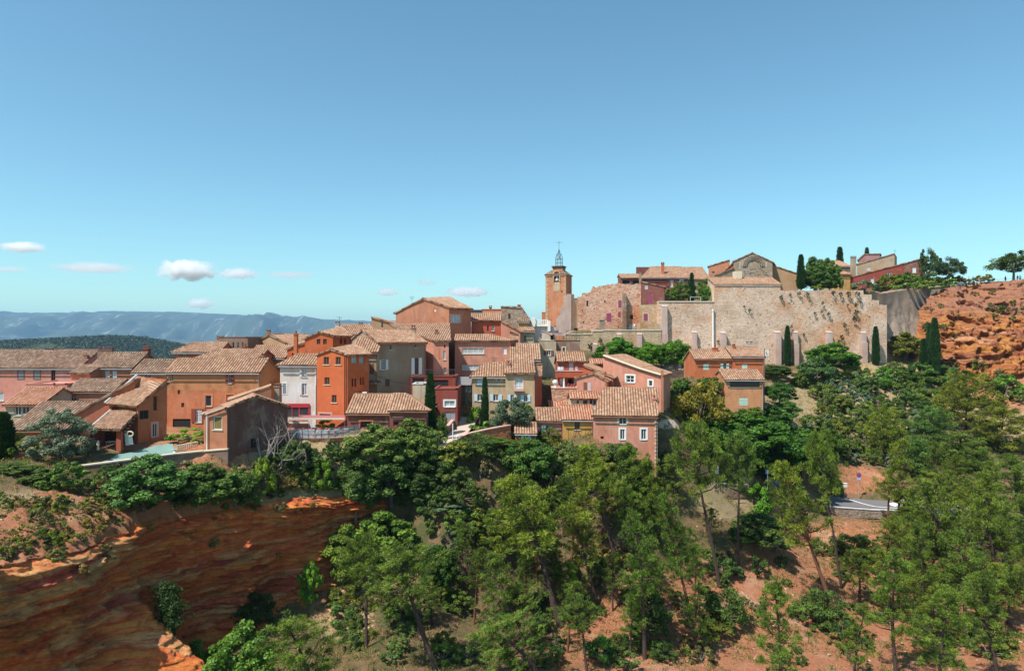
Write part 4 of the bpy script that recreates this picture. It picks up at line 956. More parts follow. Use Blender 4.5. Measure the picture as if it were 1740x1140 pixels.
m.tube(pp, [.11]*9, 6); m.build('arch', PT('lightgrey'), h)
fp = fpR(956.5, 87, 1008, 0, 5)
h, r = house('yellow ochre house with barred windows and climbing stems, wedged beside the salmon house', fp, 800, ('f', 711.3, 689.5, .42), PL('yellow', .5),
  [W(0, 976.3, 714.5, 985.3, 730, 'brown', bars=(3, 3)), W(0, 976.3, 741, 985.3, 752, 'brown', bars=(3, 3))], T_NEW)
fp2 = fpR(970, 91, 1018, 0, 4); block(h, fp2, 700, ('f', 676, 666, .4), PL('cream', .3), [W(0, 980, 680, 983.5, 686, 'brown', sill=False), W(0, 990.5, 677.5, 998.5, 689, 'brown', pane='dark', bars=(1, 1), deep=.6, sill=False), W(0, 1001, 678.5, 1014, 689, 'white', pane='dark', deep=.6, bars=(2, 1), sill=False)], T_NEW, cornice=False)
m = MB()
for k in range(7): x = 966+k*6.5; m.tube([P(x, 790, 86.85), P(x+2*math.sin(k), 760, 86.8), P(x+5*math.sin(k*2.3), 742, 86.8), P(x+8*math.sin(k*1.7), 728, 86.8)], [.05, .04, .03, .015], 4)
tag(m.build('climbing_plant', PT('darkbrown'), None, P(980, 790, 87)), 'bare brown climber stems spread on the yellow ochre wall', 'plant')
fp = fpR(912.5, 88, 956.5, 0, 5)
h, r = house('mauve house with one mint shutter left of the yellow ochre house', fp, 790, ('f', 713.6, 694, .45), PL('mauve', .4), [W(0, 927, 721.5, 932, 732.5, 'white', 'mint', only=0, shw=1.3)], T_MIX)
m = MB(); m.tube([P(926, 693.5, 92), P(962, 693, 92)], [.13, .13], 6); m.build('verge', PT('cream'), r)
fp = fpR(934, 95, 972, 0, 5)
h, r = house('house hardly showing but for a strip of orange tiles above the mauve house', fp, 720, ('f', 693, 682.5, .4), PL('mauve', .4), [], T_NEW, cornice=False)
fp = fpR(876, 84, 911, 0, 5)
h, r = house('little orange hut roofed in tiles with a pale blue shutter among the bushes', fp, 765, ('f', 734.5, 719, .42), PL('orange', .3), [W(0, 890, 738, 897, 750, 'white', 'paleblue', shw=.6)], T_MIX, name='hut', cat='hut')
# terrace house
fp = fpR(948, 101, 994, 0, 6)
h, r = house('orange red house with a balcony and a grey door under a short brown roof', fp, 690, ('f', 612.8, 599, .48), PL('red', .3), [W(0, 967, 614.5, 974, 630.5, 'lightgrey', kind='door', sh='lightgrey', closed=True), W(0, 951, 643, 958, 657, 'white', pane='bright', sill=False), W(0, 964.5, 643, 974, 657.5, 'brown', pane='black', bars=(1, 1), sill=False), W(0, 975.5, 643, 980.5, 657.5, 'white', pane='bright', bars=(1, 1), sill=False)], T_MIX, cornice=False)
m = MB(); fb_(m, 944.5, 630.5, 994.5, 641.3, 99.2, 0, .2); fb_(m, 944.5, 639, 994.5, 641.3, 99.2, .2, 1.8); b_ = m.build('balcony', PL('red', .3), h); m = MB(); fb_(m, 944, 629.7, 995, 631, 99.2, -.06, .26); m.build('coping', PT('pink'), b_)
fp = fpR(938, 96.5, 984, 0, 4.0)
h, _ = house('low pinkish rubble terrace block carrying a parasol and a round white table', fp, 720, ('flat', 659.8, .3, 'pink'), STONE_RED, [], name='terrace', cat='terrace')
fp = fpR(1004, 104, 1026, 0, 5); h, r = house('small pink house between the balcony house and the long salmon house', fp, 650, ('f', 617.5, 611, .4), PL('salmon', .2), [], T_NEW, cornice=False)
fp = fpQ((991, 97.5), (1041.5, 95.5), (1049, 101.5), (996, 104))
h, r = house('rust coloured house with a single long roof slope behind the small gabled house', fp, 700, ('g', [(991, 621), (1041.5, 640.5)]), PL('red', .4), [W(0, 1040.6, 641, 1041, 642), W(1, 1043, 643, 1047, 657, 'lightgrey', pane='dark', kind='door', sill=False)], T_MIX, ridge_t=False)
fp = fpQ((980, 95), (1030.5, 94), (1040, 98), (994, 99.5))
h, r = house('small orange pink gabled house with one closed mauve shutter', fp, 700, ('g', [(980, 641.5), (1008.5, 633.8), (1030.5, 646)]), PL('salmon', .2), [W(0, 991.5, 649.5, 998, 664, sh='brown', closed=True), W(0, 998.8, 649.5, 1003.5, 664, sh='lightgrey', closed=True)], T_MIX)
chimney(r, 1028.6, 94.2, 3.5, 652, 636, 'burnt', 1, .5)
fp = fpQ((1025, 99), (1123, 94.5), (1139, 101), (1062, 108))
h, r = house('long salmon house with a roof sloping down to the right and two white windows', fp, 720, ('g', [(1025, 604.5), (1086, 626.5), (1123, 637.5)]), PL('salmon', .3), [W(0, 1064, 638, 1077.7, 649.8, 'white', sur='white', bars=(2, 2)), W(0, 1102.5, 646.5, 1108.5, 656, 'white', sur='white', bars=(1, 1))], T_MIX, ridge_t=False)
m = MB(); m.tube([P(1025, 603.8, 98.7), P(1086, 625.8, 95.9), P(1123, 636.8, 94.2)], [.13]*3, 6); m.build('verge', PT('cream'), r)
m = MB(); fb_(m, 1123, 629, 1127, 700, 94.4, -.2, .25); m.build('flue', PL('terra', .2), h)
chimney(r, 1031, 101, 4, 606, 593, 'greybrown', 1, .5)
# orange house right
fp = fpR(1181, 108, 1245, 0, 7)
h, r = house('orange house with mint shutters and a shaded loggia below the rampart', fp, 700, ('f', 609, 594.6, .42), PL('orange', .5), [W(0, 1195, 618, 1204, 628.5, sh='mint', closed=True), W(0, 1229, 618, 1233.8, 628.5, 'deepblue', 'mint', shw=.95), W(0, 1222.5, 650, 1227, 659.5, 'white', pane='grey')], T_PALE)
chimney(r, 1215, 110.5, 7.5, 604, 590, 'burnt', 1, .8)
fp2 = fpR(1245, 107.6, 1298, 0, 7); r2 = block(h, fp2, 720, ('f', 604.8, 589.6, .42), PL('orange', .5), [W(0, 1260.8, 619, 1269.8, 627.5, sh='mint', closed=True)], T_PALE)
chimney(r2, 1246.8, 110, 3.2, 600, 587, 'burnt', 0, .5); chimney(r2, 1273, 116, 9, 592, 582.5, 'white', 0, .8)
fp3 = fpR(1232.5, 103, 1297.3, 0, 4.4); r3 = block(h, fp3, 735, ('f', 643.8, 628.5, .42), plaster('plaster_terra_peeling', (.56, .23, .10), .8), [W(0, 1240, 647, 1291, 658, 'greybrown' if False else 'brown', pane='dark', deep=2.2, bars=(1, 1), sill=True), W(0, 1256, 676, 1270.3, 688.8, sh='mint', closed=True), W(0, 1262, 704, 1275, 712, 'brown', pane='black', bars=(1, 1), sill=False)], T_MIX)
pipe(h, 1299, 107, 592, 700, 'brown', .06)
s_ = thing('sign', 'small white wall sign with a dark letter beside the orange house roof', 'sign', P(1303.5, 600, 112))
m = MB(); m.box(P(1303.5, 599.8, 112), (.6, .06, .95)); m.build('board', PT('white'), s_); m = MB(); c = P(1303.5, 599.8, 111.95); m.box(c+V(-.12, 0, .02), (.06, .02, .45)); m.box(c+V(.02, 0, -.18), (.26, .02, .06)); m.build('lettering', PT('black'), s_)
m = MB(); m.tube([P(1303.5, 604, 112.05), P(1303.5, 618, 112.05)], [.04, .04], 6); m.build('pole', PT('zinc'), s_)
# ------------------------------------------------------------------ village heart: brown blocks, terrace house
fp = fpR(819, 126, 851, 0, 6)
h, _ = house('low orange parapet house just left of the rubble house with an arched window', fp, 570, ('flat', 526, .3, 'terra' if False else 'orange'), PL('burnt', .4), [])
chimney(h, 833.5, 128, 4, 528, 521.5, 'dark_red', 0, .5)
fp = fpQ((851, 124), (899, 121), (900, 128), (855, 130))
h, r = house('grey rubble house with one small arched window and a red chimney, on the skyline', fp, 590, ('g', [(851, 521), (886, 522.5), (899, 543)]), STONE_GREY, [W(0, 863.5, 533, 867.5, 542, 'brown', pane='black', bars=(1, 1), sill=False)], T_OLD, ridge_t=False)
chimney(r, 882, 125, 5, 526, 521, 'burnt', 3, .6)
fp = fpR(881, 119, 899, 0, 4); h, r = house('tiny dull yellow house below the skyline rubble house', fp, 590, ('f', 546, 541.5, .3), PL('yellow', .9), [], T_OLD)
fp = fpR(851, 113, 884, 0, 5)
h, r = house('pink house whose roof edge falls to the right, right of the modern pink building', fp, 640, ('g', [(851, 545), (884, 562.5)]), PL('salmon', .5), [], T_PALE, ridge_t=False)
fp = fpR(884, 115, 908, 8, 5)
h, r = house('narrow beige house with one blind arched window below a small tiled roof', fp, 640, ('f', 562, 557, .3), PL('beige', .7), [W(0, 890, 570, 894, 580, 'brown', pane='dark', bars=(1, 1))], T_PALE)
fp = fpR(908, 119, 945, 0, 8)
h, _ = house('tan house with a shuttered window carrying the white roof terrace', fp, 660, ('flat', 579, .2, 'cream'), PL('beige', .8), [W(0, 928.5, 595.5, 936, 604, 'white', 'brown', sur='cream', shw=.6)])
fp = fpR(945, 121, 985.5, 0, 7)
h, _ = house('dark brown walled house under the shade sails', fp, 660, ('flat', 579, .2, 'brown'), PL('brown', .9), [W(0, 956, 590.5, 960, 598, 'brown', pane='dark', sur='greybrown' if False else 'cream', sill=False)])
fp = fpR(907, 123, 944, 0, 5)
h, _ = house('white plastered house with square white posts round its roof terrace', fp, 590, ('flat', 554.5, .2, 'white'), PL('greywhite', .2), [W(0, 917.5, 567, 921.5, 576.5, 'white'), W(0, 935.5, 569, 940.5, 577, 'brown', pane='black', bars=(1, 1), sill=False)])
m = MB()
fb_(m, 903.5, 538.5, 909, 555, 122.6, -.4, .4); fb_(m, 930.5, 545, 935, 563, 122.6, -.4, .4); fb_(m, 898, 548, 904, 558, 124, -.3, .3); fb_(m, 909, 550.5, 931, 554.5, 122.6, -.1, .1); fb_(m, 909, 543, 931, 544.3, 122.6, -.1, .1)
for k in range(7): fb_(m, 911+k*3, 544.3, 912.6+k*3, 550.5, 122.6, -.1, .1)
m.build('parapet', paint('white_stucco', (.78, .75, .68), .8, .08), h)
def sail(label, q_):
    me = bpy.data.meshes.new('shade_sail'); vs, fs = [], []; n = 8
    for j in range(n+1):
        for i in range(n+1):
            u, v = i/n, j/n; p_ = (q_[0].lerp(q_[1], u)).lerp(q_[3].lerp(q_[2], u), v); s = 16*u*(1-u)*v*(1-v)
            p_ = p_+V(0, 0, -.35*s); c_ = (q_[0]+q_[1]+q_[2]+q_[3])/4; ed = 1-min(1, 4*min(u*(1-u), v*(1-v))*1.6); p_ = p_.lerp(c_, .16*ed*(1-abs(2*u-1)*abs(2*v-1))); vs.append(p_)
    for j in range(n):
        for i in range(n): a = j*(n+1)+i; fs.append((a, a+1, a+n+2, a+n+1))
    me.from_pydata(vs, [], fs); me.materials.append(paint('sail_cloth', (.30, .22, .20), .8, .1)); o = bpy.data.objects.new('shade_sail', me); COL.objects.link(o)
    sm = o.modifiers.new('s', 'SOLIDIFY'); sm.thickness = .02; tag(o, label, 'shade sail', 'shade sails over the roof terrace')
sail('left brown shade sail, tip dipping low beside the white house', [P(918, 562, 120.6), P(934, 559, 123.5), P(944, 568, 122), P(938, 570, 120.4)])
sail('middle pale brown shade sail stretched highest over the terrace', [P(934, 565, 121), P(950, 560.5, 125), P(957, 561, 125), P(944, 571.5, 121)])
sail('right brown shade sail reaching toward the arched doorway', [P(944, 565, 121.5), P(960, 565.5, 125), P(979, 561, 125.5), P(958, 571.5, 121.2)])
m = MB()
for k in range(10): m.tube([P(946+k*4.3, 578.5, 121), P(946+k*4.3, 571, 121)], [.018, .018], 4)
for y in (571, 574.5): m.tube([P(945, y, 121), P(985, y, 121)], [.02, .02], 4)
for x in (962, 979): m.tube([P(x, 578, 121.3), P(x, 560, 121.3)], [.04, .04], 6)
tag(m.build('railing', PT('iron'), None, P(960, 579, 121)), 'thin iron railing along the brown roof terrace under the sails', 'railing')

# ------------------------------------------------------------------ bell tower
D0 = 165
tw = thing('bell_tower', 'square orange bell tower topped by an iron bell cage and cross', 'bell tower', P(945, 600, D0))
fp = fpQ((927, D0), (961.5, 163.2), (971.5, 169), (938, 172)); A, B, C, Dd = fp
ztw = Z(467.5, D0); wm = MB()
_, _, _ = on_face(fp, 0, 946, 480)
ta, zl, _ = on_face(fp, 0, 941.5, 479.5); tb, zh, _ = on_face(fp, 0, 950.5, 462)
tc_, z3, _ = on_face(fp, 0, 953.8, 497); td_, z4, _ = on_face(fp, 0, 955.8, 494)
TWM = plaster('plaster_tower_ochre', (.50, .19, .09), .75)
wall_poly(wm, A, B, Z(605, D0), [(0, ztw), ((B-A).length, ztw)], [(ta, zl, tb, zh-.0, 1.4), (tc_, z3, td_, z4, .5)])
for i in (1, 2, 3): wall_poly(wm, fp[i], fp[(i+1) % 4], Z(605, D0), [(0, ztw), ((fp[(i+1) % 4]-fp[i]).length, ztw)], [])
wm.build('wall', TWM, tw)
d_ = (B-A).normalized(); in_ = V(-d_.y, d_.x).to_2d()
m = MB()
for k in range(26):                                     # quoins at the corners
    z = Z(560, D0)+k*(ztw-Z(560, D0))/26; hh = (ztw-Z(560, D0))/26*.9; wq = .55 if k % 2 else .35
    obox(m, A, d_, in_, -.02, z, wq, z+hh, -.03, .02); obox(m, A, d_, in_, (B-A).length-wq, z, (B-A).length+.02, z+hh, -.03, .02)
for k in range(7): obox(m, A, d_, in_, ta-.15, zl-2.2+k*.3, tb+.15, zl-2.2+k*.3+.27, -.05, .0)
pp = [(ta-.12, zl), (ta-.12, zh-.6)]+[((ta+tb)/2-(tb-ta+.24)/2*math.cos(math.pi*k/8), zh-.55+.75*math.sin(math.pi*k/8)) for k in range(9)]+[(tb+.12, zh-.6), (tb+.12, zl)]
m.tube([(A.x+d_.x*t_-in_.x*.04, A.y+d_.y*t_-in_.y*.04, z) for t_, z in pp], [.17]*len(pp), 6)
m.build('dressed_stone', STONE_TAN, tw)
m = MB(); cu = (ta+tb)/2
for sx in (-1, 1):
    arc = [(sx*(tb-ta)/2, zh-.75)]+[(sx*(tb-ta)/2*math.cos(math.pi/2*k/6), zh-.75+.72*math.sin(math.pi/2*k/6)) for k in range(7)]+[(0, zh+.02), (sx*(tb-ta)/2, zh+.02)]
    f_ = [(A.x+d_.x*(cu+t_)+in_.x*.05, A.y+d_.y*(cu+t_)+in_.y*.05, z) for t_, z in arc]; m.face(f_ if sx > 0 else f_[::-1])
m.build('arch_head', STONE_TAN, tw)
bc = (A.x+d_.x*cu+in_.x*.45, A.y+d_.y*cu+in_.y*.45, zl+.35)
m = MB(); m.lathe(bc, [(.0, 1.25), (.18, 1.22), (.3, 1.05), (.34, .7), (.42, .35), (.55, .1), (.6, 0), (.5, 0), (.3, .5)], 14)
bl = m.build('bell', PT('zinc'), tw); m = MB(); m.box((bc[0], bc[1], bc[2]+1.4), (1.3, .2, .22)); m.build('yoke', PT('darkbrown'), bl)
ctr = (A+B+C+Dd)/4; Rm = Matrix.Rotation(math.atan2(d_.y, d_.x), 3, 'Z')
rm = MB(); ex = [c+(c-ctr)*.08 for c in fp]; zt2 = Z(461, D0)+.3; tp = [ctr+(c-ctr)*.52 for c in fp]
for i in range(4): roof_poly(rm, [v3(ex[i], ztw+.05), v3(ex[(i+1) % 4], ztw+.05), v3(tp[(i+1) % 4], zt2), v3(tp[i], zt2)], sag=.02)
tr = rm.build('roof', T_OLD, tw)
m = MB(); obox(m, A, d_, in_, -.15, ztw-.25, (B-A).length+.15, ztw-.02, -.18, .1); m.build('cornice', STONE_TAN, tw)
m = MB(); zc0, zc1 = zt2-.9, Z(453.5, D0); m.box((ctr.x, ctr.y-1.0, (zc0+zc1)/2), (2.5, 2.3, zc1-zc0), Rm); cb = m.build('belfry_stage', TWM, tw)
m = MB(); m.box((ctr.x, ctr.y-1.0, zc1+.12), (3.0, 2.8, .22), Rm); m.box((ctr.x, ctr.y-1.0, zc1-.25), (2.75, 2.55, .18), Rm); m.build('cap', PT('darkbrown'), cb)
cx, cy = ctr.x, ctr.y-1.0; cz = zc1+.2
m = MB()
for k in range(8):
    a = math.pi*2*k/8+.2; r0 = .85
    m.tube([(cx+r0*math.cos(a), cy+r0*math.sin(a), cz), (cx+r0*math.cos(a), cy+r0*math.sin(a), cz+1.7), (cx+r0*.95*math.cos(a), cy+r0*.95*math.sin(a), cz+2.3), (cx+.6*math.cos(a), cy+.6*math.sin(a), cz+2.9), (cx+.2*math.cos(a), cy+.2*math.sin(a), cz+3.5), (cx+.12*math.cos(a), cy+.12*math.sin(a), cz+4.1)], [.05, .05, .045, .04, .035, .03], 5)
for r0, zz in ((.85, .9), (.85, 1.75), (.6, 2.9), (.25, 3.4)):
    m.tube([(cx+r0*math.cos(math.pi*k/8), cy+r0*math.sin(math.pi*k/8), cz+zz) for k in range(17)], [.04]*17, 5)
cg = m.build('iron_cage', paint('verdigris_iron', (.10, .13, .14), .6), tw)
m = MB(); m.lathe((cx, cy, cz+1.9), [(0, .75), (.2, .7), (.28, .3), (.4, 0), (.3, 0)], 10); m.build('bell', PT('zinc'), cg)
m = MB(); zx = Z(407.5, D0); m.tube([(cx, cy, cz+4.0), (cx, cy, zx)], [.045, .03], 5); m.tube([(cx-.85, cy, zx-.5), (cx+.85, cy, zx-.5)], [.035, .035], 5); m.box((cx, cy, zx-.5), (.2, .06, .2)); m.build('cross', PT('iron'), cg)
# small lean-to left of tower
fp = fpR(921.5, 168, 929, 0, 3); h, _ = house('tiny orange stub of wall at the foot of the bell tower', fp, 600, ('flat', 531, .2, 'orange'), TWM, [], name='annexe', cat='annexe')
# stepped buttress
def prism(mb, a2, b2, prof, zb):
    """wall-like solid between plan points a2 and b2, thickness outline prof [(offset, z)]"""
    pass
bt = MB()
stp = [(945.5, 570), (945.5, 541), (952, 535), (952, 523), (958.5, 517), (958.5, 505), (964, 499.5), (970.5, 499.5), (970.5, 570)]
f0 = [P(x, y, 160.5) for x, y in stp]; f1 = [q+V(.9, 1.9, 0) for q in f0]
bt.face(f0)
for i in range(len(f0)-1): bt.face([f0[i], f1[i], f1[i+1], f0[i+1]])
bt.face(f1[::-1]); 
tag(bt.build('buttress', plaster('plaster_rose_buttress', (.52, .36, .29), .5), None, P(958, 570, 161)), 'pale pink stepped buttress leaning on the bell tower', 'buttress')
fp = fpQ((970.5, 161), (985, 162), (985, 166), (971, 168)); 
h, _ = house('plain beige wall block with an arched doorway between buttress and church ruin', fp, 580, ('flat', 507, .1, 'greybrown' if False else 'cream'), PL('cream', .6), [W(0, 975.5, 557.5, 982, 567.5, 'darkbrown', pane='black', deep=1, bars=(1, 1), sill=False, arch=True)], name='church_porch', cat='porch')

# ------------------------------------------------------------------ church wall, terraces, rampart
def ragged(pts, D, step=.7, amp=.18, seed=1):
    """irregular masonry top from (px, py) outline"""
    random.seed(seed); out = []
    for (x0, y0), (x1, y1) in zip(pts[:-1], pts[1:]):
        n = max(1, int(abs(X(x1, D)-X(x0, D))/step))
        for k in range(n): out.append((x0+(x1-x0)*k/n, y0+(y1-y0)*k/n+random.uniform(-amp, amp)*F/D))
    return out+[pts[-1]]
def wallrun(name, label, cat, px0, D0_, px1, D1_, top, base, m, thick=1.2, wins=(), parent=None, cope=None):
    A, B = Vector((X(px0, D0_), D0_)), Vector((X(px1, D1_), D1_)); d = (B-A).normalized(); inn = Vector((-d.y, d.x)); L = (B-A).length
    fp = [A, B, B+inn*thick, A+inn*thick]
    tps_ = []
    for px, py in top: t_, z, _ = on_face(fp, 0, px, py); tps_.append((min(L, max(0, t_)), z))
    tps_[0] = (0, tps_[0][1]); tps_[-1] = (L, tps_[-1][1])
    t2 = [tps_[0]]
    for q_ in tps_[1:]:
        if q_[0]-t2[-1][0] < 1e-3: q_ = (t2[-1][0]+.002, q_[1])
        t2.append(q_)
    tps_ = t2; tps_[-1] = (L, tps_[-1][1])
    zb = Z(base, A.y); mb = MB(); holes, sp = [], []
    for w in wins:
        x0, y0, x1, y1 = w['b']; ta, _, _ = on_face(fp, 0, x0, y1); tb, _, _ = on_face(fp, 0, x1, y0); _, zl, _ = on_face(fp, 0, (x0+x1)/2, y1); _, zh, _ = on_face(fp, 0, (x0+x1)/2, y0)
        hole = (ta, zl, tb, zh, .1 if w['closed'] else w['deep']); holes.append(hole); sp.append((w, hole))
    wall_poly(mb, A, B, zb, tps_, holes)
    for (t0, z0), (t1, z1) in zip(tps_[:-1], tps_[1:]):
        a, b = A+d*t0, A+d*t1; mb.face([v3(a, z0), v3(b, z1), v3(b+inn*thick, z1), v3(a+inn*thick, z0)], [(t0, 0), (t1, 0), (t1, thick), (t0, thick)])
    wall_poly(mb, B+inn*thick, A+inn*thick, zb, [(L-t_, z) for t_, z in tps_[::-1]], [])
    wall_poly(mb, B, B+inn*thick, zb, [(0, tps_[-1][1]), (thick, tps_[-1][1])], []); wall_poly(mb, A+inn*thick, A, zb, [(0, tps_[0][1]), (thick, tps_[0][1])], [])
    r = thing(name, label, cat, (A.x, A.y, zb)) if parent is None else parent
    wo = mb.build('masonry', m, r)
    for w, hole in sp: make_window(r, A, B, w, hole)
    if cope:
        cm = MB()
        for (t0, z0), (t1, z1) in zip(tps_[:-1], tps_[1:]):
            if t1-t0 > .3: obox(cm, A, d, inn, t0, min(z0, z1)+.002, t1, max(z0, z1)+.14, -.12, thick+.1)
        cm.build('coping', PT(cope), r)
    return r
church = wallrun('church_ruin', 'ragged ochre and pink rubble church wall with purple shutters', 'church', 982, 159.5, 1089, 158.5,
  ragged([(982, 505.5), (988, 504), (990, 498), (1004, 497), (1008, 488), (1022, 487), (1028, 483), (1050, 482), (1062, 481.5), (1076, 483), (1089, 484)], 159, .6, .3, 3), 575, STONE_RED, 5,
  [W(0, 1031, 532, 1038.8, 547, sh='purple', closed=True), W(0, 1050.5, 510.5, 1056.3, 523, sh='purple', closed=True, sur='pink'), W(0, 1050.5, 529.8, 1054.7, 539.7, sh='purple', closed=True), W(0, 996.3, 510.8, 999.8, 520, 'brown', pane='black', sur='pink', sill=False, bars=(1, 1)),
   W(0, 1026.7, 510, 1029, 514, 'brown', pane='black', sill=False, bars=(1, 1)), W(0, 1070.7, 535, 1076, 542.5, 'darkbrown', pane='black', sill=False), W(0, 1069, 551, 1075.5, 561, sh='blue', closed=True, kind='door'), W(0, 990.5, 546, 993, 549, 'brown', pane='black', sill=False, bars=(1, 1)), W(0, 1050, 554.5, 1052, 557, 'brown', pane='black', sill=False, bars=(1, 1))])
wallrun('church_ruin', '', '', 1087, 157.4, 1122, 157.4, ragged([(1087, 519), (1104, 518.5), (1122, 517.5)], 157, .7, .12, 4), 575, stone('tan_rubble_coarse', [(.52, .33, .18), (.62, .46, .30), (.42, .27, .16), (.6, .42, .27)], (.50, .38, .27), .7, False), 1.5,
  [W(0, 1093.3, 533, 1101, 545.7, sh='purple', closed=True, sur='cream')], parent=church)
m = MB(); q0 = [P(1058, 562, 157.9), P(1063.5, 562, 157.9), P(1062.5, 497, 158.4), P(1060, 497, 158.4)]
m.box(P(1060.8, 530, 158.0), (.75, 1.4, Z(498, 158)-Z(562, 158)), Matrix.Rotation(.0, 3, 'X')); m.build('pilaster', STONE_GREY, church)
tag((lambda mb: (mb.box(P(1022.8, 552.5, 156.8), (1.05, .9, 2.2)), mb.box(P(1022.8, 543.6, 156.8), (1.25, 1.1, .18)), mb.build('stone_post', STONE_GREY, None, P(1022.8, 561, 156.8)))[-1])(MB()), 'stout grey stone post before the church wall', 'post')
tag((lambda mb: (mb.box(P(1085.5, 556, 154.8), (.6, .6, 2.0)), mb.box(P(1099, 559.5, 154.8), (3.6, .35, .5)), mb.box(P(1117, 556.5, 154.8), (.9, .5, 1.7)), mb.build('low_wall', STONE_TAN, None, P(1095, 561, 155)))[-1])(MB()), 'little tan stone post and bench wall by the blue church door', 'wall')
wallrun('retaining_wall', 'long tan stone retaining wall under the church, behind the three terrace trees', 'wall', 960, 150.5, 1124, 150.3,
  [(960, 568.5), (993, 568.3), (1006, 567.5), (1006.3, 563), (1024, 561.8), (1124, 561.3)], 640, STONE_TAN, 1.4, cope='greybrown' if False else 'cream')
def pier(label, px0, px1, py0, py1, D, pr_=1.3, stepy=None, m=None, grp='pink buttresses on the old walls'):
    mb = MB(); x0, x1 = X(px0, D), X(px1, D); zt, zb = Z(py0, D), Z(py1, D); c = (x0+x1)/2
    if stepy:
        zs = Z(stepy, D); mb.box((c, D-pr_*.5, (zs+zb)/2), (x1-x0, pr_, zs-zb)); mb.box((c, D-pr_*.33, (zt+zs)/2+.0), (x1-x0-.04, pr_*.66, zt-zs-.004)); 
    else: mb.box((c, D-pr_*.5, (zt+zb)/2), (x1-x0, pr_, zt-zb))
    mb.face([V(x0-.05, D-pr_*(.66 if stepy else 1)-.05, zt+.003), V(x1+.05, D-pr_*(.66 if stepy else 1)-.05, zt+.003), V(x1+.05, D+.01, zt+.35), V(x0-.05, D+.01, zt+.35)])
    mb.face([V(x0-.05, D-pr_*(.66 if stepy else 1)-.05, zt+.003), V(x0-.05, D+.01, zt+.35), V(x0-.05, D+.01, zt)]); mb.face([V(x1+.05, D-pr_*(.66 if stepy else 1)-.05, zt+.003), V(x1+.05, D+.01, zt), V(x1+.05, D+.01, zt+.35)])
    tag(mb.build('buttress', m or plaster('plaster_rose_buttress', (.52, .36, .29), .5), None, V(c, D, zb)), label, 'buttress', grp)
pier('short pink buttress at the left end of the church retaining wall', 1006, 1014, 585.5, 640, 150.5)
pier('small pink buttress just right of the first terrace tree top', 1048, 1055, 568.5, 640, 150.5)
pier('tall pink buttress between the first and second terrace trees', 1082, 1090, 568, 640, 150.5, stepy=592)
wallrun('rampart', 'great pale stone rampart wall, tall and long, dotted with holes and tufts', 'wall', 1119, 155.6, 1507, 155.6,
  [(1119, 514), (1121, 513.3), (1213, 513.2), (1213.3, 484), (1326, 484), (1326.3, 494.5)]+ragged([(1327, 494), (1400, 493.4), (1467, 493)], 155.6, .8, .09, 12)+ragged([(1467.3, 500.5), (1481, 500.5)], 155.6, .8, .1, 13)+ragged([(1481.3, 510), (1493.5, 510)], 155.6, .8, .1, 14)+ragged([(1493.8, 518.5), (1507, 518.5)], 155.6, .8, .1, 15), 660, STONE, 1.8)
m = MB(); fb_(m, 1119, 511.7, 1212.8, 513.4, 155.6, -.15, 1.9)
tag(m.build('coping', PT('cream'), None, P(1300, 495, 155.6)), 'pale stone coping course on the left part of the great rampart', 'coping')
pier('tallest pink buttress at the left end of the great rampart', 1124, 1132.5, 521, 640, 155.6, 1.6, stepy=568)
pier('pink buttress left of the white flue on the rampart', 1175, 1182.7, 564.8, 640, 155.6, stepy=587)
pier('pink buttress on the rampart right of the white flue', 1223, 1231.6, 566, 640, 155.6)
pier('pink buttress immediately left of the tall cypress on the rampart', 1314.6, 1324, 565, 640, 155.6)
pier('pink buttress immediately right of the tall cypress on the rampart', 1346.3, 1354, 565, 640, 155.6, stepy=583)
pier('short pink buttress above the big green tree under the rampart', 1402, 1410.5, 565, 640, 155.6)
pier('last pink buttress left of the end cypress on the rampart', 1460.6, 1469.5, 565.7, 640, 155.6, stepy=582)
m = MB(); m.tube([P(1212, 600, 155.2), P(1211.5, 528, 155.3)], [.2, .2], 8); m.lathe(P(1211.5, 528, 155.3), [(.28, -.1), (.28, .2), (.02, .3)], 8); tag(m.build('flue_pipe', PT('white'), None, P(1212, 600, 155.2)), 'tall thin white flue pipe on the rampart', 'pipe')
m = MB(); pts_ = [P(1452-14*t_/1., 617, 154) for t_ in (0, 1)]
arc = [V(X(1445, 155.4)+1.1*math.cos(math.pi*k/10), 155.42, Z(611, 155.4)+1.15*math.sin(math.pi*k/10)) for k in range(11)]+[P(1437, 622, 155.42), P(1453, 622, 155.42)]; m.face(arc)
ad = m.build('arched_door', PT('orange'), None, P(1445, 618, 155.4)); tag(ad, 'low arched orange red doorway at the foot of the rampart', 'door')
m = MB(); m.tube([q_+V(0, -.05, 0) for q_ in arc[:11]], [.14]*11, 6); m.build('arch', STONE_TAN, ad)

# upper houses
fp = fpQ((1089, 168), (1128.5, 166), (1129, 172), (1089, 174))
h, r = house('dark red house with a round window and a purple door on the wall top', fp, 522, ('g', [(1089, 478.5), (1128.5, 487)]), PL('dark_red', .2), [W(0, 1095.3, 484.5, 1100.7, 491.5, 'lightgrey', pane='curtain', bars=(1, 1), sill=False), W(0, 1100.8, 501, 1108.3, 518, sh='purple', closed=True, kind='door')], T_PALE, ridge_t=False)
chimney(r, 1088, 169, 3.5, 482, 462, 'greybrown', 0, .6)
fp = fpR(1056, 176, 1089, 0, 6)
h, r = house('low red walled house with open veranda posts behind the ruined church wall', fp, 500, ('f', 472.3, 466.3, .3), PL('dark_red', .2), [W(0, 1057, 475.5, 1071, 484, 'pink', pane='black', deep=1.2, bars=(1, 1), sill=False), W(0, 1074, 475.5, 1087, 484, 'pink', pane='black', deep=1.2, bars=(1, 1), sill=False)], T_PALE, cornice=False)
fp = fpR(1090.5, 175.5, 1169, 0, 8)
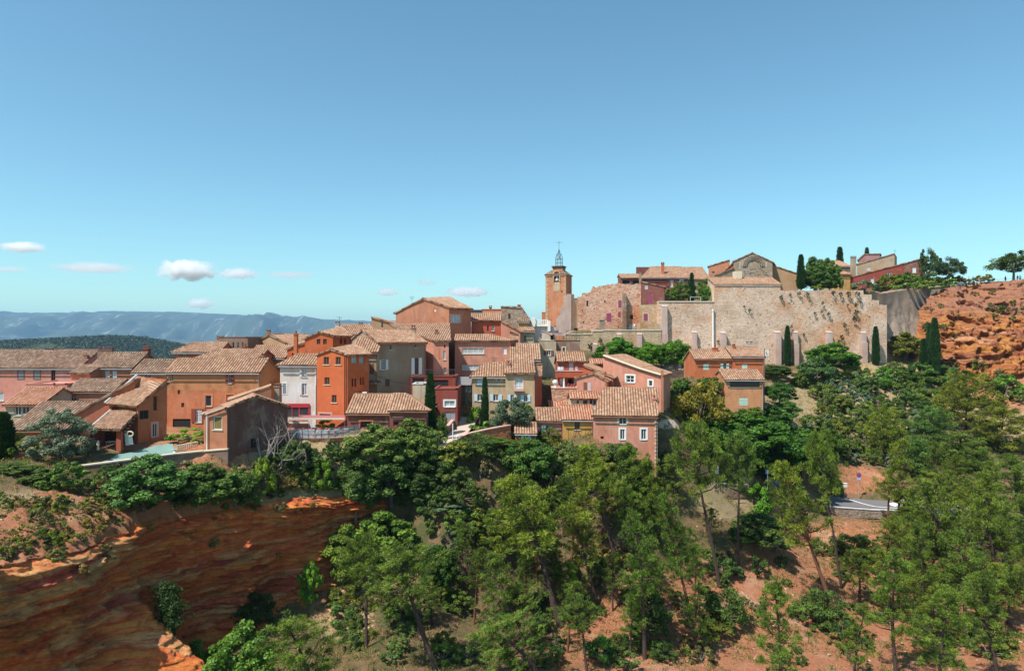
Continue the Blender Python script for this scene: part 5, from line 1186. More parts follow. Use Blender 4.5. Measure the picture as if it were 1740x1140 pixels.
h, r = house('long dark red house with red balcony shutters behind the slim cypress', fp, 515, ('f', 471.5, 453.8, .38, {'hl': 4}), PL('dark_red', .2), [W(0, 1139, 477.5, 1143.5, 487.5, 'white', 'redbrown', pane='curtain', sur='cream', shw=1.3), W(0, 1156, 476, 1161, 484, 'white', 'redbrown', sur='white', only=1, shw=.5), W(0, 1118, 477, 1123, 485, sh='redbrown', closed=True), W(0, 1130, 495.5, 1164, 511, 'darkbrown', pane='black', deep=1.5, bars=(3, 1), sill=False)], T_PALE)
chimney(r, 1126, 178, 4.5, 463, 447.5, 'burnt', 0, .7)
fp = fpR(1170.5, 179, 1207, 0, 8); h, r = house('pale plain house with yellowish tile roof behind the green garden bushes', fp, 515, ('f', 474, 454.7, .42), PL('beige', .5), [], T_PALE)
fp = fpQ((1204, 188), (1240, 185), (1240, 192), (1206, 194)); h, r = house('orange house with a single slope roof rising right, left of the chapel gable', fp, 490, ('g', [(1204, 452.5), (1240, 442)]), PL('terra', .4), [W(0, 1210, 461, 1214.5, 465, 'brown', pane='dark')], T_PALE, ridge_t=False)
fp = fpQ((1246.5, 172), (1312.5, 171), (1318, 184), (1250, 184))
h, r = house('old grey stone chapel gable with a blind arch, highest on the hill', fp, 500, ('g', [(1246.5, 443.5), (1278, 429.5), (1312.5, 445.5)]), plaster('chapel_render', (.34, .25, .17), .95, (.5, .42, .36)), [W(0, 1277, 443.7, 1279, 446, 'brown', pane='black', sill=False, bars=(1, 1)), W(0, 1256, 446, 1258, 448, sh='white', closed=True, sill=False), W(0, 1256, 450, 1258, 452, sh='white', closed=True, sill=False), W(0, 1256, 454, 1258, 456, sh='white', closed=True, sill=False), W(0, 1301, 446, 1303, 448, sh='white', closed=True, sill=False), W(0, 1301, 450, 1303, 452, sh='white', closed=True, sill=False)], T_PALE, name='chapel', cat='chapel')
m = MB(); u_ = (fp[1]-fp[0]).normalized(); i2 = Vector((-u_.y, u_.x)); tc0, zz0, _ = on_face(fp, 0, 1280, 452.5)
for rr, w_ in ((2.5, .18), (2.1, .2), (1.7, .14)):
    m.tube([v3(fp[0]+u_*(tc0+rr*math.cos(math.pi*k/16))-i2*.1, zz0+rr*math.sin(math.pi*k/16)) for k in range(17)], [w_]*17, 6)
m.build('blind_arch', STONE_GREY, h)
m = MB(); random.seed(8)
for k in range(90): 
    tt, zz = tc0+random.uniform(-4.3, 4.3), zz0-random.uniform(.2, 4.2)
    if abs(tt-tc0) < 2+(zz0-zz)*.6: obox(m, fp[0], u_, i2, tt, zz, tt+random.uniform(.3, .6), zz+random.uniform(.15, .28), -.06, .02)
xs_o = m.build('exposed_stone', STONE_GREY, h); xs_o['kind'] = 'stuff'
fp2 = fpQ((1202, 169), (1247, 170.5), (1248, 176), (1204, 176)); r2 = block(h, fp2, 500, ('g', [(1202, 473.5), (1247, 455)]), PL('dun', .6), [], T_PALE, ridge_t=False)
fp = fpQ((1236, 177), (1247, 177), (1247, 182), (1236, 182)); r2 = block(h, fp, 500, ('g', [(1236, 455), (1247, 445)]), PL('terra', .4), [], T_PALE, ridge_t=False)
fp = fpQ((1311, 174), (1356, 173), (1357, 182), (1313, 184)); h, r = house('plain orange wing with a roof edge falling right, right of the chapel', fp, 520, ('g', [(1311, 450.5), (1356, 465)]), PL('tan', .4), [], T_PALE, ridge_t=False)
fp = fpR(1214.3, 155.9, 1326.5, 0, 5.5); h, r = house('long low tiled house sitting on top of the rampart under the chapel', fp, 515, ('f', 483, 471.8, .32), STONE, [W(0, 1297.5, 493, 1300, 497.3, 'brown', pane='black', bars=(1, 1), sill=False)], T_PALE)
m = MB(); fb_(m, 1247, 461.5, 1258.5, 474, 161, -1, 1); tag(m.build('water_tank', PT('cream'), None, P(1253, 474, 161)), 'square cream water tank above the long rampart house roof', 'tank')
# right hand hill houses
fp = fpR(1412.5, 196, 1449, 0, 8)
h, r = house('pale end walled house with a low pinkish roof right of the round hilltop trees', fp, 500, ('f', 452.5, 443.5, .3), PL('dun', .6), [], T_PALE)
fp = fpQ((1456, 196), (1520, 193), (1524, 202), (1462, 205))
h, r = house('tan house with a long roof edge rising right and one small blue window', fp, 500, ('g', [(1456, 449), (1520, 431)]), PL('dun', .5), [W(0, 1473, 453.5, 1479, 460, 'lightgrey', pane='curtain')], T_PALE, ridge_t=False)
chimney(r, 1450, 192, 8, 468, 437, 'dun', 0, .8); antenna(r, 1520.5, 196, 431, 424.5)
fp = fpQ((1459, 206), (1495, 206), (1496, 212), (1460, 212)); h, r = house('small pinkish house peeping over the tan house roof', fp, 500, ('g', [(1459, 440), (1468, 432), (1495, 431.5)]), PL('mauve', .4), [], T_PALE, ridge_t=False)
fp = fpQ((1445, 190.5), (1537, 185.5), (1539, 193), (1450, 197))
h, r = house('crimson house under a long pink roof edge climbing right above the hedges', fp, 505, ('g', [(1445, 471), (1537, 447.5)]), PL('crimson', .3), [W(0, 1479.5, 473.5, 1485, 481, 'white', pane='curtain'), W(0, 1508, 463.5, 1516, 470, 'white', pane='dark')], T_PALE, ridge_t=False)
fp2 = fpQ((1537, 185.5), (1571.5, 184.5), (1572, 191), (1538, 192)); block(h, fp2, 500, ('g', [(1537, 447.5), (1563, 440.5), (1571.5, 441)]), stone('dark_brick_rubble', [(.26, .10, .08), (.36, .17, .13), (.20, .09, .075)], (.30, .20, .17), 1.2, False), [W(0, 1550.3, 454.5, 1556.7, 463.5, 'white', pane='bright', bars=(1, 1))], T_PALE, ridge_t=False)
fp = fpR(1425, 190, 1445.5, 0, 4)
h, r = house('yellow ochre cottage front with ivy on its left side, hill top', fp, 505, ('f', 466, 462, .3), PL('yellow', .4), [W(0, 1430.7, 476, 1434.5, 484, 'brown', 'pink', shw=.3)], T_PALE)
m = MB(); m.box(P(1504, 488, 183), (2.4, 2, 2)); m.build if False else None
tag((lambda mb: (mb.box(P(1500, 492, 182), (2.2, 1.8, 1.6)), mb.box(P(1500, 484.5, 182), (2.8, 2.4, .2)), mb.build('shed', PT('darkbrown'), None, P(1500, 497, 182)))[-1])(MB()), 'small dark wooden garden shed in the hill top hedge', 'shed')

# rough stone terrace wall right of the long salmon house, road walls, court wall
wallrun('terrace_wall', 'rough stone wall carrying the people terrace left of the orange house', 'wall', 1125, 136, 1182, 136, [(1125, 629.5), (1182, 628.5)], 700, STONE_RED, 1.5)
def along(name, label, cat, pts, h_, m, th=.5, drop=2.5, cope=None):
    """wall following ground points (px, py, D): py is the top edge"""
    r = thing(name, label, cat, P(*pts[0])); w = MB(); c = MB(); q_ = [P(*p_) for p_ in pts]
    for a, b in zip(q_[:-1], q_[1:]):
        d = (b-a); d.z = 0; L = d.length; d.normalize(); n = V(-d.y, d.x, 0)
        lo = min(a.z, b.z)-h_
        for s, e in ((0, 1),): 
            f = [a+V(0, 0, 0), b+V(0, 0, 0)]
            w.face([v3(a, lo), v3(b, lo), b, a], [(a.x, lo), (b.x, lo), (b.x, b.z), (a.x, a.z)]); w.face([v3(b+n*th, lo), v3(a+n*th, lo), a+n*th, b+n*th], [(b.x, lo), (a.x, lo), (a.x, a.z), (b.x, b.z)])
            w.face([a, b, b+n*th, a+n*th]); w.face([v3(b, lo), v3(b+n*th, lo), b+n*th, b]); w.face([v3(a+n*th, lo), v3(a, lo), a, a+n*th])
        if cope:
            u = V(0, 0, .12); e_ = n*.07; f = [a-e_, b-e_, b+n*th+e_, a+n*th+e_]; g = [x+u for x in f]; lowf = [x+V(0, 0, .004) for x in f]
            c.face(g); [c.face([lowf[i], lowf[(i+1) % 4], g[(i+1) % 4], g[i]]) for i in range(4)]
    w.build('masonry', m, r)
    if cope: c.build('coping', PT(cope), r)
    return r
along('garden_wall', 'brown plastered retaining wall with pale coping below the green court', 'wall', [(133, 793, 64.5), (190, 786, 65.5), (250, 778.5, 67), (300, 772, 68.6), (345, 767.5, 69.8), (387, 764, 70)], 3.4, PL('brown', .9), .4, cope='greywhite' if False else 'cream')
along('garden_wall', 'low dark garden wall with hedges over it left of the olive tree', 'wall', [(22, 770, 65.5), (60, 768, 66.5), (75, 765, 67)], 2.2, PL('dark_red', .9), .4)
along('path_wall', 'low brick wall bending along the path from the cypress', 'wall', [(730, 749, 79.8), (750, 738, 82), (763, 724, 85.5), (771, 714, 88)], .9, PL('terra', .8), .3, cope='pink')
along('path_wall', 'red earth retaining wall right of the traffic light', 'wall', [(779, 746, 80.6), (795, 738, 81.5), (830, 730, 83), (868, 723, 84.5)], 2.4, stone('red_earth_rubble', [(.42, .11, .05), (.52, .22, .11), (.34, .09, .045)], (.40, .14, .07), 1, False), .4, cope='pink')
along('path_wall', 'pale wall edging the viewing path beside the parked pines', 'wall', [(1130, 818, 95), (1180, 821, 96), (1240, 823, 97), (1270, 826, 98)], 1.6, STONE_GREY, .4, cope='lightgrey')
along('road_wall', 'dark rubble retaining wall with pale top under the road', 'wall', [(1405, 861, 100.5), (1430, 863, 100.5), (1480, 866.5, 100.4), (1530, 868.5, 99.5), (1600, 875, 98.0), (1700, 886, 95.5), (1790, 892, 93.5)], 1.2, STONE_GREY, .4, cope='lightgrey')
PATHM = paint('path_paving', (.52, .40, .32), .9, .18)
# road and marking
def strip(name, L_, R_, m, lift=.1, kind='structure', sub=10):
    mb = MB(); Lp = [P(*a) for a in L_]; Rp = [P(*a) for a in R_]; n = 40
    def at_(pts, s): return pl(pts, s)
    for i in range(n):
        a, b, c, d = at_(Lp, i/n), at_(Lp, (i+1)/n), at_(Rp, (i+1)/n), at_(Rp, i/n)
        for j in range(sub):
            f = lambda u, v: (a.lerp(b, u)).lerp(d.lerp(c, u), v)
            qs = [f(0, j/sub), f(1, j/sub), f(1, (j+1)/sub), f(0, (j+1)/sub)]
            mb.face([V(q.x, q.y, (q.z+lift*.3 if name.startswith('road') else max(q.z, h1(q.x, q.y)+lift))) for q in qs], smooth=True)
    o = mb.build(name, m, None, Lp[0], merge=True); o['kind'] = kind; return o
ASPH = paint('asphalt', (.17, .16, .165), .9, .15); 
strip('road', RL_, RR_, ASPH)
def road_pt(px, v):
    a, b = P(px, 0, 1), None; q0 = [V(*P(*p_)) for p_ in RL_]; q1 = [V(*P(*p_)) for p_ in RR_]; s_ = (px-1395)/395; return pl(q0, s_).lerp(pl(q1, s_), v)
mk = MB()
for (a0, v0), (a1, v1) in (((1442, .92), (1475, .45)), ((1475, .45), (1500, .18)), ((1500, .18), (1540, .12)), ((1540, .12), (1600, .1)), ((1600, .1), (1700, .1))):
    for k in range(4):
        p0, p1 = road_pt(a0+(a1-a0)*k/4, v0+(v1-v0)*k/4), road_pt(a0+(a1-a0)*(k+1)/4, v0+(v1-v0)*(k+1)/4); u = V(0, 0, .07); w_ = V(.0, .16, 0) if a0 > 1499 else V(.14, .08, 0); mk.face([p0-w_+u, p1-w_+u, p1+w_+u, p0+w_+u])
mo = mk.build('road_marking', PT('white'), None, road_pt(1442, .9)); mo['kind'] = 'structure'
strip('path', [(733, 758, 80), (752, 748, 82), (765, 734, 85.5), (778, 719, 89.5), (785, 709, 92.5)], [(777, 764, 79.3), (781, 753, 81.3), (791, 739, 84.5), (805, 723, 88.5), (814, 707, 93)], PATHM, .06)
strip('court_floor', [(166, 791, 65.8), (215, 783.5, 66.6), (262, 777.5, 67.8), (300, 773, 69)], [(205, 772, 69.5), (240, 765, 71), (270, 762, 72.3), (293, 760, 73)], paint('green_court_coating', (.19, .30, .265), .85, .25), .08)
# ------------------------------------------------------------------ vegetation
def leaf_mesh(name, tri, tone, m, n=3):
    """tri: (N, n, 3) corners of separate small faces; tone: one value per face"""
    N = len(tri); me = bpy.data.meshes.new(name); me.vertices.add(N*n); me.vertices.foreach_set('co', tri.astype(np.float32).ravel())
    me.loops.add(N*n); me.loops.foreach_set('vertex_index', np.arange(N*n, dtype=np.int32))
    me.polygons.add(N); me.polygons.foreach_set('loop_start', np.arange(0, N*n, n, dtype=np.int32))
    a = me.attributes.new('tone', 'FLOAT', 'POINT'); a.data.foreach_set('value', np.repeat(np.clip(tone, 0, 1), n).astype(np.float32))
    me.update(calc_edges=True); me.materials.append(m); return me
def unit(v): return v/np.maximum(1e-9, np.linalg.norm(v, axis=-1, keepdims=True))
def needles(rng, centres, radii, n, ln, wd, up=.5):
    """tufts: narrow faces pointing out of each clump"""
    k = len(centres); c = np.repeat(centres, n, 0); r = np.repeat(radii, n)[:, None]
    d = unit(rng.normal(size=(k*n, 3))+np.array([0, 0, up])); base = c+d*r*rng.uniform(.25, .95, (k*n, 1))*np.array([1, 1, .75])
    dd = unit(d+rng.normal(size=d.shape)*.35+np.array([0, 0, up*.6])); tip = base+dd*ln*rng.uniform(.7, 1.25, (k*n, 1))
    s = unit(np.cross(dd, rng.normal(size=d.shape)))*wd
    return np.stack([base-s, base+s, tip], 1)
def leaves(rng, centres, radii, n, sz, flat=.8, droop=0):
    k = len(centres); c = np.repeat(centres, n, 0); r = np.repeat(radii, n)[:, None]
    d = unit(rng.normal(size=(k*n, 3))+np.array([0, 0, .25])); p = c+d*r*rng.uniform(.45, 1.05, (k*n, 1))*np.array([1, 1, flat])
    nn = unit(d+rng.normal(size=d.shape)*.7+np.array([0, 0, .5])); a = unit(np.cross(nn, rng.normal(size=d.shape))); b = np.cross(nn, a)
    s = sz*rng.uniform(.6, 1.3, (k*n, 1)); a, b = a*s, b*s*.62
    return np.stack([p-a, p-b, p+a, p+b], 1)
def branchy(mb, rng, p0, d, L, r, depth, ends, gnarl=.35, up=.15):
    p = p0.copy(); pts, rr = [p.copy()], [r]; n = 4
    for k in range(n):
        d = unit(d+rng.normal(size=3)*gnarl*.5+np.array([0, 0, up*.4])); p = p+d*L/n; pts.append(p.copy()); rr.append(r*(1-.62*(k+1)/n))
        if depth and k >= 1:
            dd = unit(d+rng.normal(size=3)*.9); branchy(mb, rng, p, dd, L*.55, rr[-1]*.6, depth-1, ends, gnarl, up)
    mb.tube(pts, rr, 5, False); ends.append(p)
BARK = paint('pine_bark', (.085, .055, .045), .95, .4); BARK_G = paint('grey_bark', (.20, .165, .13), .95, .35); BARK_R = paint('red_pine_bark', (.20, .085, .05), .95, .4); DEADW = paint('dead_wood', (.40, .33, .30), .95, .25)
F_PINE = foliage('pine_needles', (.04, .07, .014), (.26, .33, .055), .28)
F_LEAF = foliage('broad_leaves', (.05, .08, .02), (.23, .28, .07), .3)
F_CYP = foliage('cypress_leaves', (.018, .048, .018), (.055, .105, .03), .15)
F_OLIVE = foliage('olive_leaves', (.10, .135, .08), (.30, .33, .22), .2)
F_DRY = foliage('dry_leaves', (.10, .085, .04), (.30, .23, .11), .25)
def pine_proto(seed, h=12.0, cb=.42, spread=2.6, shape='cone', bend=.5, dens=1.0, bark=BARK):
    """h metres tall; crown from cb*h up; returns (trunk mesh, crown mesh)"""
    rng = np.random.default_rng(seed); mb = MB(); bx, by = rng.normal(size=2)*bend
    f = lambda t_: np.array([bx*t_*t_+.18*math.sin(t_*5+seed), by*t_*t_*.5+.12*math.cos(t_*4+seed), h*t_])
    T_ = np.linspace(0, .97, 13); mb.tube([f(a) for a in T_], [.21*(h/12)*(1-.82*a)+.02 for a in T_], 7)
    C, R = [], []
    nb = int(30*dens)
    for k in range(nb):
        u = (k+rng.uniform(0, .8))/nb; t_ = cb+(1-cb)*u; p = f(min(t_, .97))
        if shape == 'cone': L = spread*(.30+1.0*(1-u)**.8)*(.55 if u < .1 else 1)
        elif shape == 'umbrella': L = spread*(.45+.75*math.sin(math.pi*min(1, .25+u*.7)))
        else: L = spread*math.sin(math.pi*min(1, .16+u*.80))**.7
        L *= rng.uniform(.6, 1.2); az = k*2.4+rng.uniform(-.4, .4); rise = .15+.55*u+rng.uniform(-.1, .15)
        d = unit(np.array([math.cos(az), math.sin(az), rise])); q = p+d*L; mid = p+d*L*.5+np.array([0, 0, -.08*L])
        mb.tube([p, mid, q+np.array([0, 0, .06*L])], [.075*(1-.5*u), .045, .015], 4, False)
        m_ = max(2, int(L*2.4))
        for j in range(m_):
            s = .38+.66*(j+.5)/m_; c = p+(q-p)*s+rng.normal(size=3)*np.array([.32, .32, .16])*(.6+.3*L); C.append(c); R.append(rng.uniform(.30, .52))
    for k in range(5): C.append(f(.93+.015*k)+rng.normal(size=3)*.2); R.append(.36)
    for k in range(11):                                      # dead snags low on the trunk
        t_ = rng.uniform(cb*.45, cb*1.15); p = f(t_); az = rng.uniform(0, 6.3); L = rng.uniform(.7, 2.1); d = np.array([math.cos(az), math.sin(az), rng.uniform(-.15, .35)]); mb.tube([p, p+d*L*.5+np.array([0, 0, .1]), p+d*L], [.035, .022, .008], 4, False)
    C, R = np.array(C), np.array(R)*.9; n = 84
    tri = needles(rng, C, R, n, .24, .034, .45); tone = np.repeat(rng.uniform(0, .75, len(C)), n)+rng.uniform(-.2, .3, len(C)*n)
    o = mb.build('trunk', bark); tm = o.data; bpy.data.objects.remove(o); return tm, leaf_mesh('crown', tri, tone, F_PINE)
def bush_proto(seed, w=2.0, h=2.4, lobes=46, n=190, sz=.085, mat_=F_LEAF, trunk=.35, flat=.85, open_=0.0, bark=BARK_G, base=0.15):
    """rounded leafy crown about 2w wide and h high"""
    rng = np.random.default_rng(seed); mb = MB(); C, R = [], []
    for k in range(lobes):
        u = rng.uniform(0, 1); az = rng.uniform(0, 6.283); zz = base+(1-base)*u; env = math.sqrt(max(.05, 1-(2*zz-.95)**2*.85)); r = math.sqrt(rng.uniform(.12, 1))*w*env*.84
        C.append([r*math.cos(az)*(1+open_*rng.normal()*.2), r*math.sin(az), zz*h*(1+rng.normal()*.06)]); R.append(rng.uniform(.16, .42)*min(w, h)*.55)
    C, R = np.array(C), np.array(R)
    th = h*trunk; mb.tube([(0, 0, -.3), (.03, .02, th*.6), (0, 0, th)], [.09*w/2+.03, .07*w/2+.02, .05*w/2+.02], 6)
    for c in C[::3]: mb.tube([(0, 0, th*.7), tuple(c*np.array([.45, .45, .6])+np.array([0, 0, th*.2])), tuple(c)], [.04*w/2+.01, .025, .008], 4, False)
    q = leaves(rng, C, R, n, sz, flat); tone = np.repeat(rng.uniform(0, .7, len(C)), n)+rng.uniform(-.2, .35, len(C)*n)
    o = mb.build('trunk', bark); tm = o.data; bpy.data.objects.remove(o); return tm, leaf_mesh('crown', q, tone, mat_, 4)
def cypress_proto(seed, h=8.0, r=.62):
    rng = np.random.default_rng(seed); N = 340; z = rng.uniform(.04, 1, N); env = r*np.minimum(1, (z+.05)*6)*np.sqrt(np.maximum(0, 1-z**2.2)); az = rng.uniform(0, 6.283, N)
    C = np.stack([env*.62*np.cos(az), env*.62*np.sin(az), z*h], 1); R = .16+.5*env
    n = 60; k = len(C); c = np.repeat(C, n, 0); d = unit(rng.normal(size=(k*n, 3))*np.array([1, 1, .5])); p = c+d*np.repeat(R, n)[:, None]*rng.uniform(.5, 1, (k*n, 1)); dd = unit(d*.5+np.array([0, 0, 1.0])); s = unit(np.cross(dd, rng.normal(size=d.shape)))*.035
    tri = np.stack([p-s, p+s, p+dd*.32], 1); tone = np.repeat(rng.uniform(0, .8, k), n)+rng.uniform(-.2, .2, k*n)
    mb = MB(); mb.tube([(0, 0, -.5), (0, 0, h*.5), (0, 0, h*.93)], [.14, .09, .02], 6); o = mb.build('trunk', BARK_G); tm = o.data; bpy.data.objects.remove(o); return tm, leaf_mesh('crown', tri, tone, F_CYP)

PROTO = {
 'pa': (12, pine_proto(1)), 'pb': (12, pine_proto(2, cb=.5, spread=2.4, bend=.9)), 'pc': (12, pine_proto(3, cb=.36, spread=3.0, shape='round')), 'pd': (12, pine_proto(4, cb=.6, spread=2.5, shape='umbrella', bend=1.0)),
 'pe': (12, pine_proto(5, cb=.28, spread=2.7)), 'pf': (12, pine_proto(6, cb=.45, spread=2.1, bend=1.2, bark=BARK_R)), 'pg': (7, pine_proto(7, h=7, cb=.12, spread=3.0, shape='round', dens=1.25)), 'ph': (7, pine_proto(8, h=7, cb=.08, spread=2.4, dens=1.2)),
 'ba': (2.4, bush_proto(11)), 'bb': (2.4, bush_proto(12, 1.7, 2.4, 44, 180, .095)), 'bc': (2.4, bush_proto(13, 2.3, 2.4, 54, 190, .075, flat=.7)), 'bd': (4.6, bush_proto(14, 2.6, 4.6, 80, 230, .11, trunk=.3, base=.25)), 'be': (4.6, bush_proto(15, 2.9, 4.6, 90, 230, .10, trunk=.4, base=.35)),
 'bo': (4.6, bush_proto(16, 2.7, 4.6, 90, 250, .085, F_OLIVE, trunk=.25, base=.12)), 'bp': (2.4, bush_proto(17, 1.7, 2.4, 30, 200, .085, F_OLIVE)), 'bs': (1.2, bush_proto(18, 1.0, 1.2, 22, 110, .08)), 'bt': (1.2, bush_proto(19, 1.1, 1.2, 20, 90, .07, F_DRY)),
 'bu': (4.6, bush_proto(20, 3.3, 4.6, 60, 170, .11, trunk=.5, base=.5, open_=.8)), 'bv': (2.4, bush_proto(21, 1.9, 2.4, 18, 100, .10, open_=1)), 'cy': (8, cypress_proto(30)), 'cz': (8, cypress_proto(31, r=.5))}
PW = {}
for k_, (h0_, (tm_, cm_)) in list(PROTO.items()):        # true height and spread of each crown
    co = np.empty(len(cm_.vertices)*3, np.float32); cm_.vertices.foreach_get('co', co); co = co.reshape(-1, 3)
    hh_ = float(np.percentile(co[:, 2], 99.3)); PW[k_] = (2*float(np.percentile(np.abs(co[:, 0]), 97.5))); PROTO[k_] = (hh_, (tm_, cm_))
def plant(kind, base, h, name, label, cat, group=None, col=(1, 1, 1), sx=1.0, lean=(0, 0), rot=None, sink=.15, hide=False):
    """base: world point on the ground; h: height in metres; lean: metres the top moves in x and y"""
    h0, (tm, cm) = PROTO[kind]; s = h/h0
    t_ = thing(name, label, cat, (base[0], base[1], base[2]-sink), group)
    t_.rotation_euler = (math.atan2(-lean[1], h), math.atan2(lean[0], h), 0)
    t_.scale = (s*sx, s*sx, s)
    r_ = random.uniform(0, 6.28) if rot is None else rot
    for nm, me in (('trunk', tm), ('crown', cm)):
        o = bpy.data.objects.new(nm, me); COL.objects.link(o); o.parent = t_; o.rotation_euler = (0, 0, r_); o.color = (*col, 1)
    return t_
def pxplant(kind, bx, by, D, ty, name, label, cat, col=(1, 1, 1), w=None, tx=None, group=None, ground_z=None, **k):
    """planted in photo column bx at depth D; the top reaches row ty at column tx; w = crown width in photo pixels"""
    hmax = {'ba': 3.6, 'bb': 4.6, 'bc': 3.6, 'bd': 6.6, 'be': 7, 'bp': 3.5, 'bs': 3, 'bt': 3, 'bv': 4, 'bo': 6}.get(kind, 99)
    for _ in range(60):                                     # step back until the ground is near enough below the top
        x = X(bx, D); z = h1(x, D) if ground_z is None else ground_z
        if Z(ty, D)-z < hmax or ground_z is not None: break
        D += .4
    h = max(.6, Z(ty, D)-z); tx = bx if tx is None else tx
    w0 = PW[kind]
    sx = 1.0 if w is None else ((.75 if kind[0] == 'p' else 1)*w/F*D)/(w0*h/PROTO[kind][0])
    return plant(kind, (x, D, z), h, name, label, cat, group, col, sx, ((tx-bx)/F*D, 0), **k)

YG, BG, DG, OG, LG, GG = (1.35, 1.25, .8), (.8, 1.05, 1.25), (.6, .7, .7), (1.3, 1.05, .7), (1.5, 1.6, 1.0), (1.15, 1.15, 1.3)
random.seed(21)
# --- pines one by one: kind, base column, (ignored), depth, top row, top column, crown width, tint, label
PINES = [
 ('pd', 745, 58, 912, 668, 185, (1, 1.05, .9), 'broad crowned pine left of centre with a bare dark trunk leaning left'),
 ('pc', 548, 49, 1030, 512, 190, (1, 1.05, .85), 'bushy pine cropped by the bottom edge, right of the broadleaf shrubs'),
 ('pb', 958, 68, 792, 870, 170, YG, 'tall sunlit olive green pine with a trunk leaning left of centre'),
 ('pe', 905, 63, 925, 815, 150, (.95, 1, .9), 'darker pine just below and left of the tall olive green pine'),
 ('pb', 1052, 74, 748, 985, 110, YG, 'olive yellow pine rising against the yellow ochre house'),
 ('ph', 1078, 79, 755, 1072, 105, (.95, 1.05, .9), 'compact green pine before the arched door of the salmon house'),
 ('ph', 1114, 78, 775, 1106, 80, (1.1, 1.1, .8), 'short dense pine covering the lower right corner of the salmon house'),
 ('pd', 1222, 77, 712, 1165, 120, (1.05, 1.05, .9), 'tall pine with reddish leaning trunk right of the salmon house'),
 ('pf', 1186, 67, 828, 1135, 95, (.8, .95, .85), 'dark pine whose long trunk runs to the bottom edge, centre right'),
 ('pa', 1097, 63, 868, 1083, 110, (.8, .95, .75), 'dense dark green pine standing at the bottom centre right'),
 ('pd', 1256, 80, 735, 1258, 95, (.9, 1.05, 1), 'pine on a perfectly straight bare trunk beside the viewing path'),
 ('pf', 1418, 76, 768, 1345, 110, YG, 'leaning pine crossing in front of the pale path bank'),
 ('pd', 1430, 82, 728, 1385, 84, (1.15, 1.2, .9), 'pine with a slim bare trunk just left of the road sign'),
 ('pe', 1333, 55, 975, 1315, 120, (.95, 1.1, .85), 'small upright pine alone on the red bare slope at the bottom'),
 ('pf', 1528, 90, 745, 1513, 75, YG, 'yellowish pine right of the red embankment and the road sign'),
 ('pb', 1613, 79, 812, 1572, 110, (1, 1, .85), 'pine with bare lower trunk at the right, below the road'),
 ('pe', 1522, 64, 930, 1512, 125, (.9, 1.05, .8), 'wide green pine low at the right beside the bare ochre gully'),
 ('pc', 1600, 56, 1000, 1590, 145, (1, 1.1, .8), 'bright green round pine at the bottom right'),
 ('pa', 1690, 78, 800, 1675, 110, (1.1, 1.1, .8), 'pine below the parked white cars at the right'),
 ('pa', 1700, 60, 965, 1662, 120, (1.0, 1.05, .85), 'pine in the bottom right group left of the frame edge'),
 ('pe', 1760, 70, 840, 1745, 130, (.95, 1, .85), 'pine cut by the right frame edge below the road'),
 ('pc', 925, 57, 1012, 832, 190, (.9, 1.05, .85), 'broad pine cropped at the bottom, left of centre column'),
 ('pd', 1000, 60, 1010, 985, 95, (.85, .95, .8), 'low shaded pine at the bottom between two leaning trunks'),
 ('pc', 790, 80, 862, 790, 75, (1.0, 1.05, .9), 'pine on the scrub slope under the traffic light'),
 ('pa', 1020, 70, 845, 965, 90, OG, 'brownish pine with sparse lower branches behind the centre pines'),
 ('pg', 1640, 126, 633, 1640, 125, OG, 'largest round olive toned pine high on the right slope'),
 ('pg', 1585, 121, 690, 1580, 95, BG, 'dark blue green pine left below the largest round slope pine'),
 ('pg', 1702, 119, 690, 1700, 120, OG, 'wide olive toned pine at the right below the ochre cliff'),
 ('pg', 1500, 117, 690, 1498, 80, YG, 'small yellowish pine in the middle of the scrub slope'),
 ('ph', 1650, 112, 735, 1650, 130, (.8, .9, .8), 'shaded pine above the parked cars'),
 ('ph', 1560, 110, 742, 1560, 90, BG, 'bluish pine behind the right hand road trees'),
 ('ph', 1415, 108, 735, 1388, 70, YG, 'pointed yellow green young pine above the road bend'),
 ('pc', 1600, 97, 805, 1612, 110, YG, 'yellow green pine overhanging the road, right of the signs'),
 ('pa', 1660, 90, 820, 1655, 100, YG, 'orange tinged pine hiding the white parked car'),
 ('pa', 1730, 92, 770, 1722, 120, (1, 1.1, .95), 'tall green pine at the right edge above the white cars'),
 ('pb', 1560, 88, 850, 1555, 90, YG, 'yellowish slim pine straddling the road wall'),
 ('pe', 1450, 60, 1020, 1465, 95, (1, 1.05, .85), 'small pine growing on the gully rim at the bottom right'),
 ('pa', 1640, 70, 900, 1632, 110, (.9, 1, .8), 'mid height pine in the right hand thicket over bare soil'),
 ('pe', 1570, 72, 885, 1565, 100, (1, 1.05, .8), 'mid height pine left in the right hand thicket'),
 ('pc', 1330, 95, 790, 1322, 85, (1.05, 1.15, .85), 'leafy pine screening the dark hollow beside the road'),
 ('pe', 735, 66, 985, 722, 85, (.75, .9, .8), 'dark young pine behind the broad crowned left pine'),
 ('pa', 860, 74, 865, 850, 90, YG, 'sunlit pine shoulder left of the tall olive green pine'),
 ('pe', 1150, 84, 770, 1140, 85, (1, 1.05, .9), 'green pine directly right of the large salmon house corner'),
 ('pd', 625, 62, 905, 620, 110, (1.0, 1.05, .85), 'pine rising beside the pale rockslide under the left cliff'),
]
for kd, bx, D, ty, tx, w, c, lab in PINES: pxplant(kd, bx, 0, D, ty, 'pine_tree', lab, 'pine', c, w, tx, group='pines on the valley slopes')
pxplant('pf', 1508, 0, 97, 790, 'pine_tree', 'slim pine rising through the road edge right of the round sign', 'pine', YG, 62, 1502, group='pines on the valley slopes')
